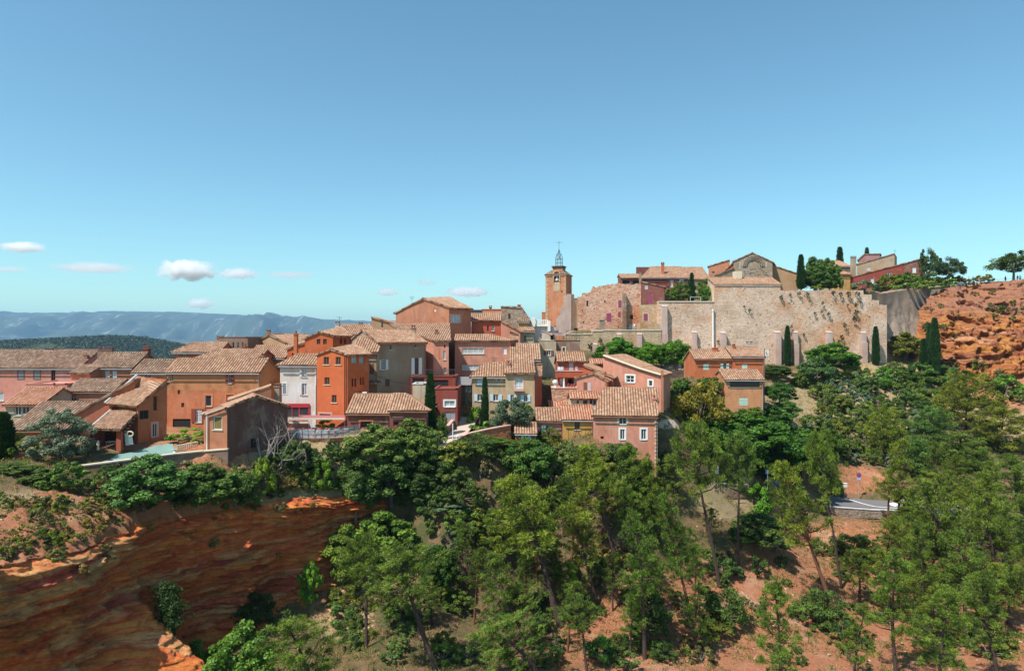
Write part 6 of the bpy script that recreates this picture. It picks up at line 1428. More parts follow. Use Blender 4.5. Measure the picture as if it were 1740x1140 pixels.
# --- cypresses
for kd, bx, D, ty, w, lab, gz in [
 ('cy', 731, 83, 632, 17, 'cypress at the corner of the crimson house by the path', None), ('cy', 824, 90.5, 640, 12, 'slim cypress growing before the blue shuttered house', None),
 ('cy', 1338, 154, 553, 10.5, 'tallest narrow cypress against the great rampart', None), ('cy', 1488, 153.5, 554, 11, 'cypress near the right end of the great rampart', None),
 ('cy', 1570, 148, 575, 15, 'shortest cypress of the trio before the ochre cliff', None), ('cy', 1579, 150, 549, 11, 'middle cypress of the trio before the ochre cliff', None), ('cy', 1588, 148, 540, 16, 'tallest cypress of the trio before the ochre cliff', None),
 ('cy', 1175.5, 162, 463, 9, 'thin dark cypress in the walled garden on the rampart', Z(512, 162)), ('cy', 1361, 168, 432, 12, 'cypress on the hilltop right of the orange chapel wing', Z(492, 168)),
 ('cy', 4, 66, 698, 34, 'dark cypress cut by the left frame edge', None), ('cz', 1427, 205, 420, 12, 'windblown cypress behind the pale end walled house', Z(500, 205)), ('cz', 1473, 210, 421, 9, 'little conifer tip above the small pinkish house', Z(500, 210))]:
    pxplant(kd, bx, 0, D, ty, 'cypress_tree', lab, 'cypress', (1, 1.1, 1), w, group='cypress trees', ground_z=gz)
# --- named shrubs and garden trees: kind, column, depth, top row, width px, tint, label, ground row or None
SHR = [
 ('bo', 100, 66.5, 695, 84, (1, 1, 1), 'big round silver olive tree in the garden at the left', None, 'olive_tree', 'olive tree'),
 ('bo', 868, 87, 676, 66, (.5, .6, .5), 'dark round olive tree before the blue shuttered house', None, 'olive_tree', 'olive tree'),
 ('bd', 245, 61.5, 775, 115, (.85, 1.25, 1.2), 'large blue green bush hanging over the left cliff', None, 'bush', 'bush'),
 ('bd', 345, 65, 785, 105, (.8, 1.0, .8), 'dark spreading bush right of the blue green one on the cliff edge', None, 'bush', 'bush'),
 ('be', 400, 68, 800, 80, (.75, .95, .8), 'dark bush under the shaded gabled house', None, 'bush', 'bush'),
 ('bb', 110, 60.5, 785, 70, (.9, 1.1, .8), 'bright edged hedge bush at the right end of the left garden hedge', None, 'bush', 'bush'),
 ('bb', 60, 61, 790, 75, (.7, .85, .7), 'dark hedge bush in the middle of the left garden hedge', None, 'bush', 'bush'),
 ('bb', 15, 61, 795, 65, (.7, .85, .7), 'dark hedge bush at the left frame edge', None, 'bush', 'bush'),
 ('bs', 40, 66.8, 735, 48, (1.5, 1.5, .8), 'bright green low hedge behind the olive tree', None, 'bush', 'bush'),
 ('bd', 640, 76, 722, 105, (1.1, 1.2, 1.0), 'large light green tree before the low red building', None, 'broadleaf_tree', 'tree'),
 ('bd', 705, 77.5, 712, 80, (1.0, 1.15, .85), 'green tree before the right end of the low red building', None, 'broadleaf_tree', 'tree'),
 ('be', 665, 74, 765, 120, (.65, .85, .75), 'dark tree mass below the light green pair', None, 'broadleaf_tree', 'tree'),
 ('be', 605, 75, 780, 70, (.9, 1.1, 1.05), 'mid green bush left of the dark tree mass', None, 'bush', 'bush'),
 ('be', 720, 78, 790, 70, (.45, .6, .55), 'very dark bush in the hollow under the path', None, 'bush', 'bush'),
 ('bb', 545, 74.5, 778, 34, (1.3, 1.7, .7), 'small bright green oval tree on the cliff top slope', None, 'bush', 'bush'),
 ('bb', 448, 70, 775, 34, (1.5, 1.6, .7), 'yellow green bush beside the bare grey tree', None, 'bush', 'bush'),
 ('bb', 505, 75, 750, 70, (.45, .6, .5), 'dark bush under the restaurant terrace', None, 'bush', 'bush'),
 ('bs', 553, 84.5, 713, 38, (1.7, 2.0, .7), 'bright green planter hedge on the restaurant terrace', 732, 'bush', 'bush'),
 ('bs', 600, 83, 713, 34, (1.7, 2.0, .7), 'bright green planter bush at the right end of the restaurant terrace', 734, 'bush', 'bush'),
 ('bs', 322, 74, 727, 62, (1.8, 2.0, .8), 'bright green vine arbour by the green court', None, 'bush', 'bush'),
 ('bs', 335, 72.3, 745, 24, (1.6, 1.6, .9), 'small rounded potted shrub under the vine arbour', None, 'bush', 'bush'),
 ('bb', 750, 82, 700, 20, (.6, .8, .6), 'dark shrub at the foot of the path cypress', None, 'bush', 'bush'),
 ('bs', 825, 86, 715, 50, (1.0, 1.3, .8), 'low green shrub on top of the red earth wall', None, 'bush', 'bush'),
 ('bb', 812, 88.5, 690, 36, (1.1, 1.4, .8), 'leafy shrub at the corner of the blue shuttered house', None, 'bush', 'bush'),
 ('bs', 893, 90, 686, 34, (.6, .9, .6), 'clipped dark hedge before the blue shuttered house door', None, 'bush', 'bush'),
 ('be', 842, 82, 742, 70, (.85, 1.05, .75), 'dense green tree right of the traffic light', None, 'broadleaf_tree', 'tree'),
 ('be', 900, 81, 745, 85, (.7, 1.05, .7), 'dense green tree before the little orange hut', None, 'broadleaf_tree', 'tree'),
 ('bd', 790, 80, 765, 55, (.8, 1.0, .9), 'grey green bush under the path wall', None, 'bush', 'bush'),
 ('bs', 800, 83.8, 745, 24, (1.7, 1.35, .5), 'brownish yellow bush beside the red earth wall', None, 'bush', 'bush'),
 ('bu', 1190, 100, 648, 88, (1.9, 1.25, .75), 'spreading mimosa with orange tinged crown by the orange house', None, 'broadleaf_tree', 'tree'),
 ('bd', 1215, 97, 702, 60, (.8, 1.2, .6), 'dark green tree under the spreading mimosa', None, 'broadleaf_tree', 'tree'),
 ('be', 1275, 98, 705, 110, (.65, 1.1, .55), 'large deep green tree below the orange house', None, 'broadleaf_tree', 'tree'),
 ('be', 1240, 92, 722, 90, (.65, 1.1, .6), 'deep green tree in front of the orange house garden', None, 'broadleaf_tree', 'tree'),
 ('be', 1330, 99, 735, 110, (.55, .95, .5), 'deep green tree left of the pointed young pine', None, 'broadleaf_tree', 'tree'),
 ('be', 1365, 104, 745, 90, (.55, .85, .5), 'dark tree behind the pointed young pine', None, 'broadleaf_tree', 'tree'),
 ('bb', 1292, 93, 820, 44, (.9, 1.6, .6), 'bright bush in the hollow beside the road', None, 'bush', 'bush'),
 ('bs', 1180, 98, 706, 40, (1.7, 2.0, .8), 'light green bush by the red parasol', None, 'bush', 'bush'),
 ('bd', 1048, 137, 574, 66, (.75, 1.35, .45), 'left terrace tree with a rounded bright green crown', 628, 'broadleaf_tree', 'tree'),
 ('be', 1104, 136, 582, 50, (.9, 1.5, .4), 'middle terrace tree with a flat bright green crown', 628, 'broadleaf_tree', 'tree'),
 ('be', 1147, 137, 579, 62, (.8, 1.3, .45), 'right terrace tree sheltering the group of people', 628, 'broadleaf_tree', 'tree'),
 ('bd', 1410, 149, 583, 78, (.7, 1.2, .5), 'big round tree before the rampart, above the arched door', None, 'broadleaf_tree', 'tree'),
 ('bd', 1385, 141, 607, 55, (.75, 1.0, 1.3), 'blue green tree left below the big rampart tree', None, 'broadleaf_tree', 'tree'),
 ('bd', 1540, 153, 565, 55, OG, 'feathery brown green tree at the end of the rampart', None, 'broadleaf_tree', 'tree'),
 ('bb', 1508, 145, 622, 34, (.8, 1.4, .6), 'bright round bush below the rampart end cypress', None, 'bush', 'bush'),
 ('bb', 1560, 146, 615, 50, (.7, 1.0, .8), 'dark bush at the foot of the cypress trio', None, 'bush', 'bush'),
 ('bb', 1610, 145, 620, 60, (.7, 1.0, .9), 'blue green bush right of the cypress trio', None, 'bush', 'bush'),
 ('bb', 1710, 128, 635, 46, (.9, 1.3, .7), 'lone green bush on the sandy slope at the far right', None, 'bush', 'bush'),
 ('be', 1315, 145, 620, 60, (.4, .6, .4), 'dark ivy covered bush right of the orange house', None, 'bush', 'bush'),
 ('be', 1325, 119, 650, 50, (.45, .85, .55), 'dark green tree beside the orange house wall', None, 'broadleaf_tree', 'tree'),
 ('bd', 1332, 112, 678, 48, (.6, 1.0, .65), 'green tree below the dark one by the orange house', None, 'broadleaf_tree', 'tree'),
 ('bb', 1316, 108, 690, 44, (.6, 1.1, .9), 'blue green bush at the right foot of the orange house', None, 'bush', 'bush'),
 ('bc', 320, 53, 1090, 65, (.9, 1.35, .7), 'bright leaved shrub at the bottom left of the valley', None, 'bush', 'bush'),
 ('bd', 405, 53, 1062, 105, (.95, 1.35, .7), 'bright leaved tree cropped at the bottom left', None, 'broadleaf_tree', 'tree'),
 ('bd', 655, 72, 868, 100, (1.05, 1.3, .7), 'yellow green broadleaf tree in the middle of the gorge', None, 'broadleaf_tree', 'tree'),
 ('bd', 590, 73, 890, 75, (1.3, 1.4, .7), 'yellowish broadleaf tree under the end of the left cliff', None, 'broadleaf_tree', 'tree'),
 ('bb', 553, 75, 872, 40, (.6, .95, .6), 'dark bush at the foot of the cliff end', None, 'bush', 'bush'),
 ('bb', 525, 68, 955, 36, (1.1, 1.7, .7), 'bright green sapling at the foot of the shaded cliff', None, 'bush', 'bush'),
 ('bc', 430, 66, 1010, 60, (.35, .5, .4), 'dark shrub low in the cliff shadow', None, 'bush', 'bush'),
 ('bp', 770, 76, 862, 60, (.75, .95, .75), 'silvery scrub bush in the middle of the slope', None, 'bush', 'bush'),
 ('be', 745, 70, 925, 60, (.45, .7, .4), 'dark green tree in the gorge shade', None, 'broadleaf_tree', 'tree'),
 ('bd', 1290, 84, 870, 85, (.75, .9, .75), 'dark oak like tree below the dry bank', None, 'broadleaf_tree', 'tree'),
 ('bc', 1230, 71, 1000, 70, (.8, .95, .75), 'bush beneath the pine with the straight trunk', None, 'bush', 'bush'),
 ('bc', 1390, 68, 1005, 75, (.85, 1.05, .75), 'bush right of the small upright pine', None, 'bush', 'bush'),
 ('bc', 1450, 84, 905, 70, (.7, .75, .6), 'brownish bush on the bare ochre bank below the road', None, 'bush', 'bush'),
 ('bd', 1100, 66, 990, 60, (.6, .8, .6), 'dark bush in the shade of the centre right pines', None, 'bush', 'bush'),
 ('bs', 1020, 62, 1080, 60, (.9, 1.3, .8), 'low bright shrub at the bottom centre', None, 'bush', 'bush'),
 ('bd', 1387, 178, 438, 50, (.75, 1.0, .55), 'round tree behind the hilltop cypress', 500, 'broadleaf_tree', 'tree'),
 ('bd', 1384, 170, 455, 48, (.6, .85, .6), 'dark round tree in front on the hilltop lawn', 493, 'broadleaf_tree', 'tree'),
 ('bd', 1410, 180, 440, 34, (.75, 1.0, .55), 'round hilltop tree touching the pale end walled house', 500, 'broadleaf_tree', 'tree'),
 ('bs', 1389, 163, 483, 22, (1.8, 1.8, .7), 'yellow green low shrub on the rampart top lawn', 492, 'bush', 'bush'),
 ('bp', 1466, 160, 475, 46, (.8, .95, .8), 'large grey green bush at the rampart corner', 500, 'bush', 'bush'),
 ('bb', 1508, 178, 466, 40, (1.3, 1.2, .6), 'olive green bush before the crimson house', 495, 'bush', 'bush'),
 ('bb', 1535, 179, 463, 44, (.6, .9, .5), 'dark green bush before the brick end of the crimson house', 495, 'bush', 'bush'),
 ('bc', 1580, 182, 464, 40, (.7, .85, .55), 'dark olive bush under the ivy clad tree', 492, 'bush', 'bush'),
 ('bs', 1540, 172, 480, 46, (1.4, 1.5, 1.4), 'pale flowering hedge left of the path', 496, 'bush', 'bush'),
 ('bs', 1580, 173, 477, 40, (1.4, 1.5, 1.4), 'pale flowering hedge in the middle along the path', 492, 'bush', 'bush'),
 ('bs', 1613, 178, 473, 26, (1.3, 1.6, .8), 'round light green hedge at the end of the path', 487, 'bush', 'bush'),
 ('bs', 1560, 175, 477, 30, (1.2, 1.3, .7), 'mid green hedge gap between the pale hedges', 494, 'bush', 'bush'),
 ('bu', 1613, 184, 438, 44, (.5, .6, .9), 'wind shaped tree with open crown right of the ivy clad tree', 484, 'broadleaf_tree', 'tree'),
 ('bu', 1578, 183, 424, 32, (.5, .65, .7), 'tall thin ivy clad tree with an open crown on the ridge', 490, 'broadleaf_tree', 'tree'),
 ('bu', 1722, 184, 428, 66, (.7, .8, .7), 'leaning open crowned tree on the ridge at the far right', 478, 'broadleaf_tree', 'tree'),
 ('bb', 1158, 163, 479, 36, (.8, 1.0, .6), 'green garden bush left of the thin rampart cypress', 511, 'bush', 'bush'),
 ('bb', 1195, 163, 476, 32, (.8, 1.0, .6), 'garden bush right of the thin rampart cypress', 511, 'bush', 'bush'),
 ('bb', 1203, 160, 486, 26, (.7, 1.25, .6), 'bright green garden bush against the rampart house end', 512, 'bush', 'bush'),
 ('bs', 1141, 164, 487, 22, (1.4, 1.6, .7), 'light green vine over the dark veranda of the red house', 503, 'bush', 'bush'),
 ('bs', 1427, 187, 468, 14, (.9, 1.3, .6), 'ivy on the yellow cottage wall', 491, 'bush', 'bush'),
]
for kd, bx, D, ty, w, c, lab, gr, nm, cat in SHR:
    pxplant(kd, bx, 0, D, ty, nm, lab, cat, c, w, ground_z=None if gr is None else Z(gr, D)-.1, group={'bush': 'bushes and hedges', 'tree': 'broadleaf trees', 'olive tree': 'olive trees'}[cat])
# scattered scrub: polygons in the photograph, found again on the ground
def scatter(poly, n, kinds, hts, cols, name, label, cat, group, seed, gap=1.6, dmax=160):
    random.seed(seed); xs_ = [p[0] for p in poly]; ys_ = [p[1] for p in poly]; pol = np.array(poly, float); got = []; tries = 0
    while len(got) < n and tries < n*12:
        tries += 1; x, y = random.uniform(min(xs_), max(xs_)), random.uniform(min(ys_), max(ys_))
        if not inside(pol, np.array([x]), np.array([y]))[0]: continue
        g = hit(x, y)
        if g.y > dmax or any((g-q).length < gap for q in got): continue
        got.append(g); h = random.uniform(*hts); c = random.choice(cols); j = random.uniform(.8, 1.2)
        plant(random.choice(kinds), g, h, name, label, cat, group, tuple(v*j for v in c), random.uniform(.9, 1.35))
SC1 = [(.8, .9, .75), (1, 1.05, .8), (1.3, 1.1, .7), (.7, .9, .8), (1.1, 1.15, 1.1), (.9, 1.05, .65)]
scatter([(1130, 665), (1215, 660), (1215, 700), (1150, 700)], 8, ['ba', 'bb'], (1.6, 2.6), [(.6, .9, .55), (.8, 1, .7)], 'bush', 'one of the dark bushes between the long salmon house and the orange house', 'bush', 'dark bushes beside the orange house', 18, 1.8, 140)
scatter([(1005, 790), (1125, 790), (1125, 850), (1005, 850)], 12, ['ba', 'bb', 'bc'], (1.6, 3.2), SC1, 'bush', 'one of the green bushes at the foot of the large salmon house', 'bush', 'bushes at the foot of the large salmon house', 19, 1.7)
scatter([(900, 745), (960, 770), (1010, 800), (960, 830), (880, 800)], 12, ['ba', 'bc', 'bb'], (1.6, 3.0), SC1, 'bush', 'one of the green bushes under the yellow and mauve houses', 'bush', 'bushes under the yellow and mauve houses', 16, 2.0)
# ivy on the shaded cliff
rng = np.random.default_rng(77); ivy = []
for k in range(420):
    px_, py_ = 284+rng.normal()*10, rng.uniform(992, 1108); ivy.append(P(px_+6*math.sin(py_*.05), py_, 58.8+rng.uniform(-.3, .6)-(py_-992)*.012))
q = leaves(rng, np.array([tuple(v) for v in ivy]), np.full(len(ivy), .45), 26, .09); o = bpy.data.objects.new('ivy', leaf_mesh('ivy', q-np.array(ivy[0]), rng.uniform(0, .6, len(q)), F_LEAF, 4)); o.location = ivy[0]; o.color = (.35, .5, .4, 1); COL.objects.link(o); tag(o, 'dark ivy curtain hanging on the shaded cliff', 'ivy')
scatter([(1350, 655), (1540, 640), (1600, 700), (1560, 800), (1420, 790), (1340, 745), (1400, 690)], 80, ['ba', 'bb', 'bc', 'bv', 'bp'], (2.0, 4.0), SC1, 'bush', 'one of the mixed olive and grey green bushes crowding the slope between rampart and road', 'bush', 'mixed scrub on the slope between rampart and road', 3, 1.9)
scatter([(1560, 660), (1740, 690), (1740, 800), (1560, 800)], 18, ['ba', 'bb', 'bc', 'bv'], (1.8, 3.2), SC1, 'bush', 'one of the bushes filling gaps among the slope pines at the right', 'bush', 'bushes among the slope pines at the right', 4, 2.6)
scatter([(700, 775), (800, 770), (930, 800), (960, 870), (860, 900), (740, 940), (690, 860)], 34, ['ba', 'bb', 'bc', 'bv', 'bp', 'bt'], (1.4, 3.0), SC1+[(.5, .7, .5)], 'shrub', 'one of the tangled grey green shrubs on the slope under the path', 'shrub', 'tangled scrub on the slope under the path', 5, 1.9)
scatter([(600, 980), (760, 950), (800, 1138), (600, 1138), (560, 1080)], 22, ['ba', 'bb', 'bc', 'bs'], (1.0, 2.4), SC1, 'shrub', 'one of the green shrubs on the gorge floor below the broad crowned pine', 'shrub', 'shrubs on the gorge floor', 6, 1.8)
scatter([(900, 930), (1240, 930), (1240, 1138), (900, 1138)], 48, ['ba', 'bc', 'bs', 'bt'], (.8, 2.0), SC1+[(.6, .8, .6)], 'shrub', 'one of the low shrubs on the ground beneath the centre pines', 'shrub', 'low shrubs beneath the centre pines', 7, 1.5)
scatter([(1250, 900), (1740, 930), (1740, 1138), (1250, 1138)], 60, ['ba', 'bc', 'bs', 'bt', 'bv'], (.7, 2.2), SC1, 'low_shrub', 'one of the low shrubs dotting the red slope beneath the right pines', 'low shrub', 'low shrubs beneath the right pines', 8, 1.8)
scatter([(0, 840), (130, 850), (220, 830), (225, 890), (120, 940), (0, 955)], 70, ['bs', 'bt', 'bt', 'bv'], (.4, 1.2), [(1.1, 1.1, .6), (.8, 1, .7), (1.5, 1.4, .6)], 'low_shrub', 'one of the tiny shrubs on the sunlit red slope above the left cliff', 'low shrub', 'tiny shrubs above the left cliff', 9, .7)
scatter([(1150, 725), (1400, 725), (1420, 800), (1300, 830), (1200, 790)], 16, ['ba', 'bb', 'bd'], (2.2, 4.0), [(.55, .95, .5), (.6, .85, .6), (.8, 1.1, .6)], 'bush', 'one of the deep green bushes massed below the orange house', 'bush', 'deep green bushes below the orange house', 10, 2.4)
scatter([(1560, 488), (1650, 484), (1690, 500), (1600, 506)], 14, ['bs', 'bt'], (1.2, 2.2), [(1.5, 1.3, .6), (1.2, 1.1, .6)], 'bush', 'one of the yellowish tufts of scrub on the lip of the right cliff', 'bush', 'scrub on the lip of the right cliff', 11, 1.2, 190)
scatter([(135, 830), (200, 812), (300, 815), (420, 815), (500, 770), (600, 765), (620, 830), (500, 845), (400, 862), (300, 875), (200, 862)], 46, ['ba', 'bs', 'bt', 'bc', 'bv'], (.8, 2.2), SC1+[(.5, .7, .5), (.6, .8, .6)], 'bush', 'one of the rough dark bushes along the brink of the left cliff', 'bush', 'rough bushes along the brink of the left cliff', 15, 1.3, 84)
# understory pines far right
scatter([(1560, 840), (1740, 860), (1740, 1100), (1440, 1120), (1460, 1010), (1540, 960)], 34, ['pa', 'pe', 'pf', 'pc'], (6.5, 9.5), [(.9, 1, .8), (1.1, 1.1, .8), (1.2, 1.15, .75)], 'pine_tree', 'one of the crowded younger pines filling the right hand wood below the road', 'pine', 'younger pines in the right hand wood', 12, 2.8)
scatter([(780, 930), (1000, 900), (1230, 930), (1200, 1130), (800, 1130)], 26, ['pa', 'pe', 'pf'], (5.0, 8.0), [(.75, .9, .7), (.9, 1, .8)], 'pine_tree', 'one of the shaded younger pines standing among the centre trunks', 'pine', 'younger pines among the centre trunks', 13, 2.6)
# tufts growing out of the rampart
random.seed(14)
for k, (x, y, s_) in enumerate([(1415, 497, 8), (1428, 500, 8), (1441, 499, 9), (1457, 499, 9), (1408, 533, 7), (1398, 515, 6), (1455, 517, 7), (1461, 513, 5), (1454, 530, 9), (1452, 541, 10), (1435, 552, 8), (1430, 572, 8), (1425, 580, 8), (1397, 529, 6), (1366, 568, 6), (1338, 557, 7), (1345, 555, 6), (1327, 505, 8), (1343, 501, 6), (1358, 499, 7), (1372, 500, 8), (1265, 521, 5), (1274, 527, 6), (1384, 532, 6), (1440, 518, 5), (1020, 578, 9), (1004, 588, 12), (1220, 580, 6)]):
    D_ = 155.2 if x > 1119 else 150.1; hh = s_/F*D_*.95
    plant('bs' if k % 3 else 'bt', P(x, y+s_*.5, D_), hh, 'wall_plant', 'one of the small dark tufts rooted in the stones of the old walls', 'plant', 'tufts rooted in the old walls', (.5, .6, .45), .7, (0, -.25*hh), sink=0)
random.seed(41)
for k in range(46):
    s_, t_ = random.uniform(.08, .8), random.choice([random.uniform(.03, .5), random.uniform(.75, .98)]); plant(random.choice(['bs', 'bt', 'bs']), Vector(far_cliff(s_, t_))+V(-.2, -.2, 0), random.uniform(.6, 1.7)*(1.5 if t_ > .75 else 1), 'cliff_shrub', 'one of the small shrubs rooted in the ledges of the right ochre cliff', 'cliff shrub', 'shrubs on the right ochre cliff', random.choice(SC1), random.uniform(.9, 1.3))
for k in range(26):
    s_, t_ = random.uniform(.22, .95), random.choice([random.uniform(.0, .12), random.uniform(.2, .9)]); plant(random.choice(['bs', 'bt']), Vector(near_cliff(s_, t_)), random.uniform(.35, 1.0), 'cliff_shrub', 'one of the small tufts clinging to the shaded left ochre cliff', 'cliff shrub', 'tufts on the left ochre cliff', random.choice(SC1), random.uniform(.9, 1.4))
# bare trees
def bare(label, px, D, ty, seed, n=3, spread=.9, name='bare_tree', gz=None):
    rng = np.random.default_rng(seed)
    while Z(ty, D)-h1(X(px, D), D) > 6: D += .4
    x = X(px, D); z = h1(x, D) if gz is None else gz; h = Z(ty, D)-z; mb = MB(); ends = []
    for k in range(n): branchy(mb, rng, np.array([x, D, z-.2]), unit(np.array([rng.normal()*spread, rng.normal()*.4, 1.4])), h*rng.uniform(.8, 1.05), .09, 3, ends, .4, .35)
    tag(mb.build(name, DEADW, None, (x, D, z-.2)), label, 'tree')
bare('leafless silver branched tree in front of the shaded gabled house', 470, 73.5, 722, 3, 5)
bare('smaller leafless tree left of the silver branched one', 447, 72.5, 735, 9, 3)
bare('dead grey bush tangled below the dark gorge trees', 770, 72, 935, 5, 4, 1.2)
bare('fallen looking bare branches on the right hand bank', 1660, 73, 925, 6, 3, 1.2)

# dry grass and undergrowth on the open ground
rng = np.random.default_rng(5)
N = 110000; gxx, gyy = rng.uniform(-62, 125, N), rng.uniform(44, 158, N)
keep = rng.uniform(0, 1, N) < np.clip(70/gyy, 0, 1); gxx, gyy = gxx[keep], gyy[keep]; vis = np.abs(gxx/gyy) < .8; gxx, gyy = gxx[vis], gyy[vis]
pat = vnoise(gxx*1.0, gyy*1.0, .32)+rng.normal(size=len(gxx))*.25; m_ = pat > -.25; gxx, gyy = gxx[m_], gyy[m_]; gzz = H(gxx, gyy)
sl = np.abs(H(gxx+.6, gyy)-gzz)+np.abs(H(gxx, gyy+.6)-gzz); ok = (sl < 1.0); ppx = gxx/gyy*F+HX; ppy = HY-gzz/gyy*F
bld = ((ppx > 215) & (ppx < 480) & (ppy < 772)) | ((ppx > 730) & (ppx < 815) & (ppy < 770) & (ppy > 700)) | (ppy < 615) | ((gyy > 96) & (gyy < 109) & (ppx > 1380) & (ppy > 835) & (ppy < 870)) | ((ppx > 160) & (ppx < 310) & (ppy < 795))
ok &= ~bld; P3 = np.stack([gxx, gyy, gzz], 1)[ok]
n = 5; B3 = np.repeat(P3, n, 0)+rng.normal(size=(len(P3)*n, 3))*np.array([.18, .18, 0]); up = unit(rng.normal(size=B3.shape)*.45+np.array([0, 0, 1])); hgt = rng.uniform(.15, .5, (len(B3), 1)); sd = unit(np.cross(up, rng.normal(size=B3.shape)))*.035
org = P3[0]; gm = leaf_mesh('dry_grass', np.stack([B3-sd, B3+sd, B3+up*hgt], 1)-org, np.repeat(rng.uniform(0, 1, len(P3)), n), F_DRY); o = bpy.data.objects.new('dry_grass', gm); o.location = org; COL.objects.link(o); o['kind'] = 'stuff'; o['label'] = 'dry yellow grass and litter over the open slopes'; o.color = (1.5, 1.4, 1.2, 1)
P4 = P3[rng.uniform(0, 1, len(P3)) < .35]; q = leaves(rng, P4+np.array([0, 0, .1]), np.full(len(P4), .4), 9, .085, .5); lm = leaf_mesh('ground_cover', q-org, np.repeat(rng.uniform(0, .8, len(P4)), 9), F_LEAF, 4); o = bpy.data.objects.new('ground_cover', lm); o.location = org; COL.objects.link(o); o['kind'] = 'stuff'; o['label'] = 'low green herbs and creepers between the bushes'; o.color = (1.1, 1.1, .8, 1)
# stones and broken rock
mb = MB(); random.seed(3)
for k in range(700):
    x, y = (random.uniform(560, 640), random.uniform(960, 1080)) if k < 260 else ((random.uniform(1130, 1740), random.uniform(880, 1139)) if k < 560 else (random.uniform(0, 220), random.uniform(840, 950)))
    g = hit(x, y); r = random.uniform(.05, .22)*(1.3 if k < 260 else 1); R = Matrix.Rotation(random.uniform(0, 3), 3, 'Z')@Matrix.Rotation(random.uniform(0, 1), 3, 'X'); mb.box(g, (r*1.6, r, r*.8), R)
o = mb.build('rubble', paint('pale_rubble', (.52, .32, .21), .95, .3), None, (0, 0, 0)); o['kind'] = 'stuff'; o['label'] = 'loose pale stones strewn on the ochre slopes'
# ------------------------------------------------------------------ far country: wooded hill and mountain
def ridge(name, prof, D_, depth, base, m, nx_, ny_, rough, label, kind='structure', back=True):
    xs2 = np.linspace(prof[0][0], prof[-1][0], nx_); ys2 = np.interp(xs2, [p[0] for p in prof], [p[1] for p in prof]); vs, fs = [], []
    for j in range(ny_):
        v = j/(ny_-1)*1.35
        for i in range(nx_):
            D2 = D_-depth*(1-min(v, 1.35)); top = Z(ys2[i]+(.9*fbm(Vector((xs2[i]*.02, 0, 0)), 1, 5) if kind == 'structure' else 0), D_); prof_v = math.sin(min(1, v)*math.pi/2)**1.25 if v <= 1 else 1-(v-1)*1.5
            x = (xs2[i]-HX)/F*D_; nz = rough*fbm(Vector((x/depth*3.2, D2/depth*2.0, 0)), 1.0, 6)*(1-abs(2*min(1, v)-1)**1.6)*(1-min(1, v))*1.6
            rg = rough*.8*abs(fbm(Vector((x/depth*5, D2/depth*1.2, 4)), 1.0, 4))*math.sin(min(1, v)*math.pi); vs.append((x, D2, base+(top-base)*max(0, prof_v)+nz-rg))
    for j in range(ny_-1):
        for i in range(nx_-1): a = j*nx_+i; fs.append((a, a+1, a+nx_+1, a+nx_))
    me = bpy.data.meshes.new(name); me.from_pydata(vs, [], fs); me.materials.append(m); me.polygons.foreach_set('use_smooth', [True]*len(fs))
    o = bpy.data.objects.new(name, me); COL.objects.link(o); structure(o, label, kind); return o
t = NT('mountain_scrub'); o_ = t.mp('Object', (.001, .001, .001)); n1 = t.noise(o_, 7, 9, .7, .3); n2 = t.noise(t.mp('Object', (.0075, .0009, .0009)), 2.2, 9, .74, .35)
mcol = t.mix((.025, .045, .03), (.085, .10, .065), n1); mcol = t.mix(mcol, (.48, .47, .44), t.ramp(n2, [(.55, 0.), (.70, .8)])); MOUNT = t.out(mcol, 1)
ridge('mountain', [(-900, 540), (-300, 533), (0, 530), (60, 531.5), (130, 531), (200, 529), (300, 530), (400, 534), (450, 538), (520, 541), (620, 545), (720, 552), (900, 560), (1300, 566), (1700, 568)], 9000, 2600, -62, MOUNT, 420, 60, 260, 'long blue mountain with pale rock scars on the horizon')
t = NT('far_wood'); o_ = t.mp('Object', (.01, .01, .01)); FW = t.out(t.mix((.022, .038, .017), (.06, .075, .03), t.noise(o_, 8, 6, .7)), 1)
hillprof = [(-500, 592), (-60, 587), (0, 583), (60, 580), (150, 576), (200, 573), (250, 576), (300, 586), (360, 594), (500, 600)]
ridge('hill', hillprof, 1500, 550, -62, FW, 160, 30, 8, 'wooded hill below the mountain')
rng = np.random.default_rng(9); cs = []
for k in range(5200):
    px_ = rng.uniform(-30, 420); v = rng.uniform(.35, 1.02); top = Z(np.interp(px_, [p[0] for p in hillprof], [p[1] for p in hillprof]), 1500); D2 = 1500-550*(1-v); x = (px_-HX)/F*1500
    cs.append((x, D2, -62+(top+62)*math.sin(min(1, v)*math.pi/2)**1.25+1))
cs = np.array(cs); q = leaves(rng, cs, rng.uniform(3.5, 6.5, len(cs)), 26, 2.0, .9); me = leaf_mesh('far_wood', q-cs[0], np.repeat(rng.uniform(0, .8, len(cs)), 26), foliage('far_leaves', (.020, .036, .015), (.06, .08, .032), .1), 4); o = bpy.data.objects.new('wood', me); o.location = cs[0]; COL.objects.link(o); o['kind'] = 'stuff'; o['label'] = 'distant pine wood covering the low hill'

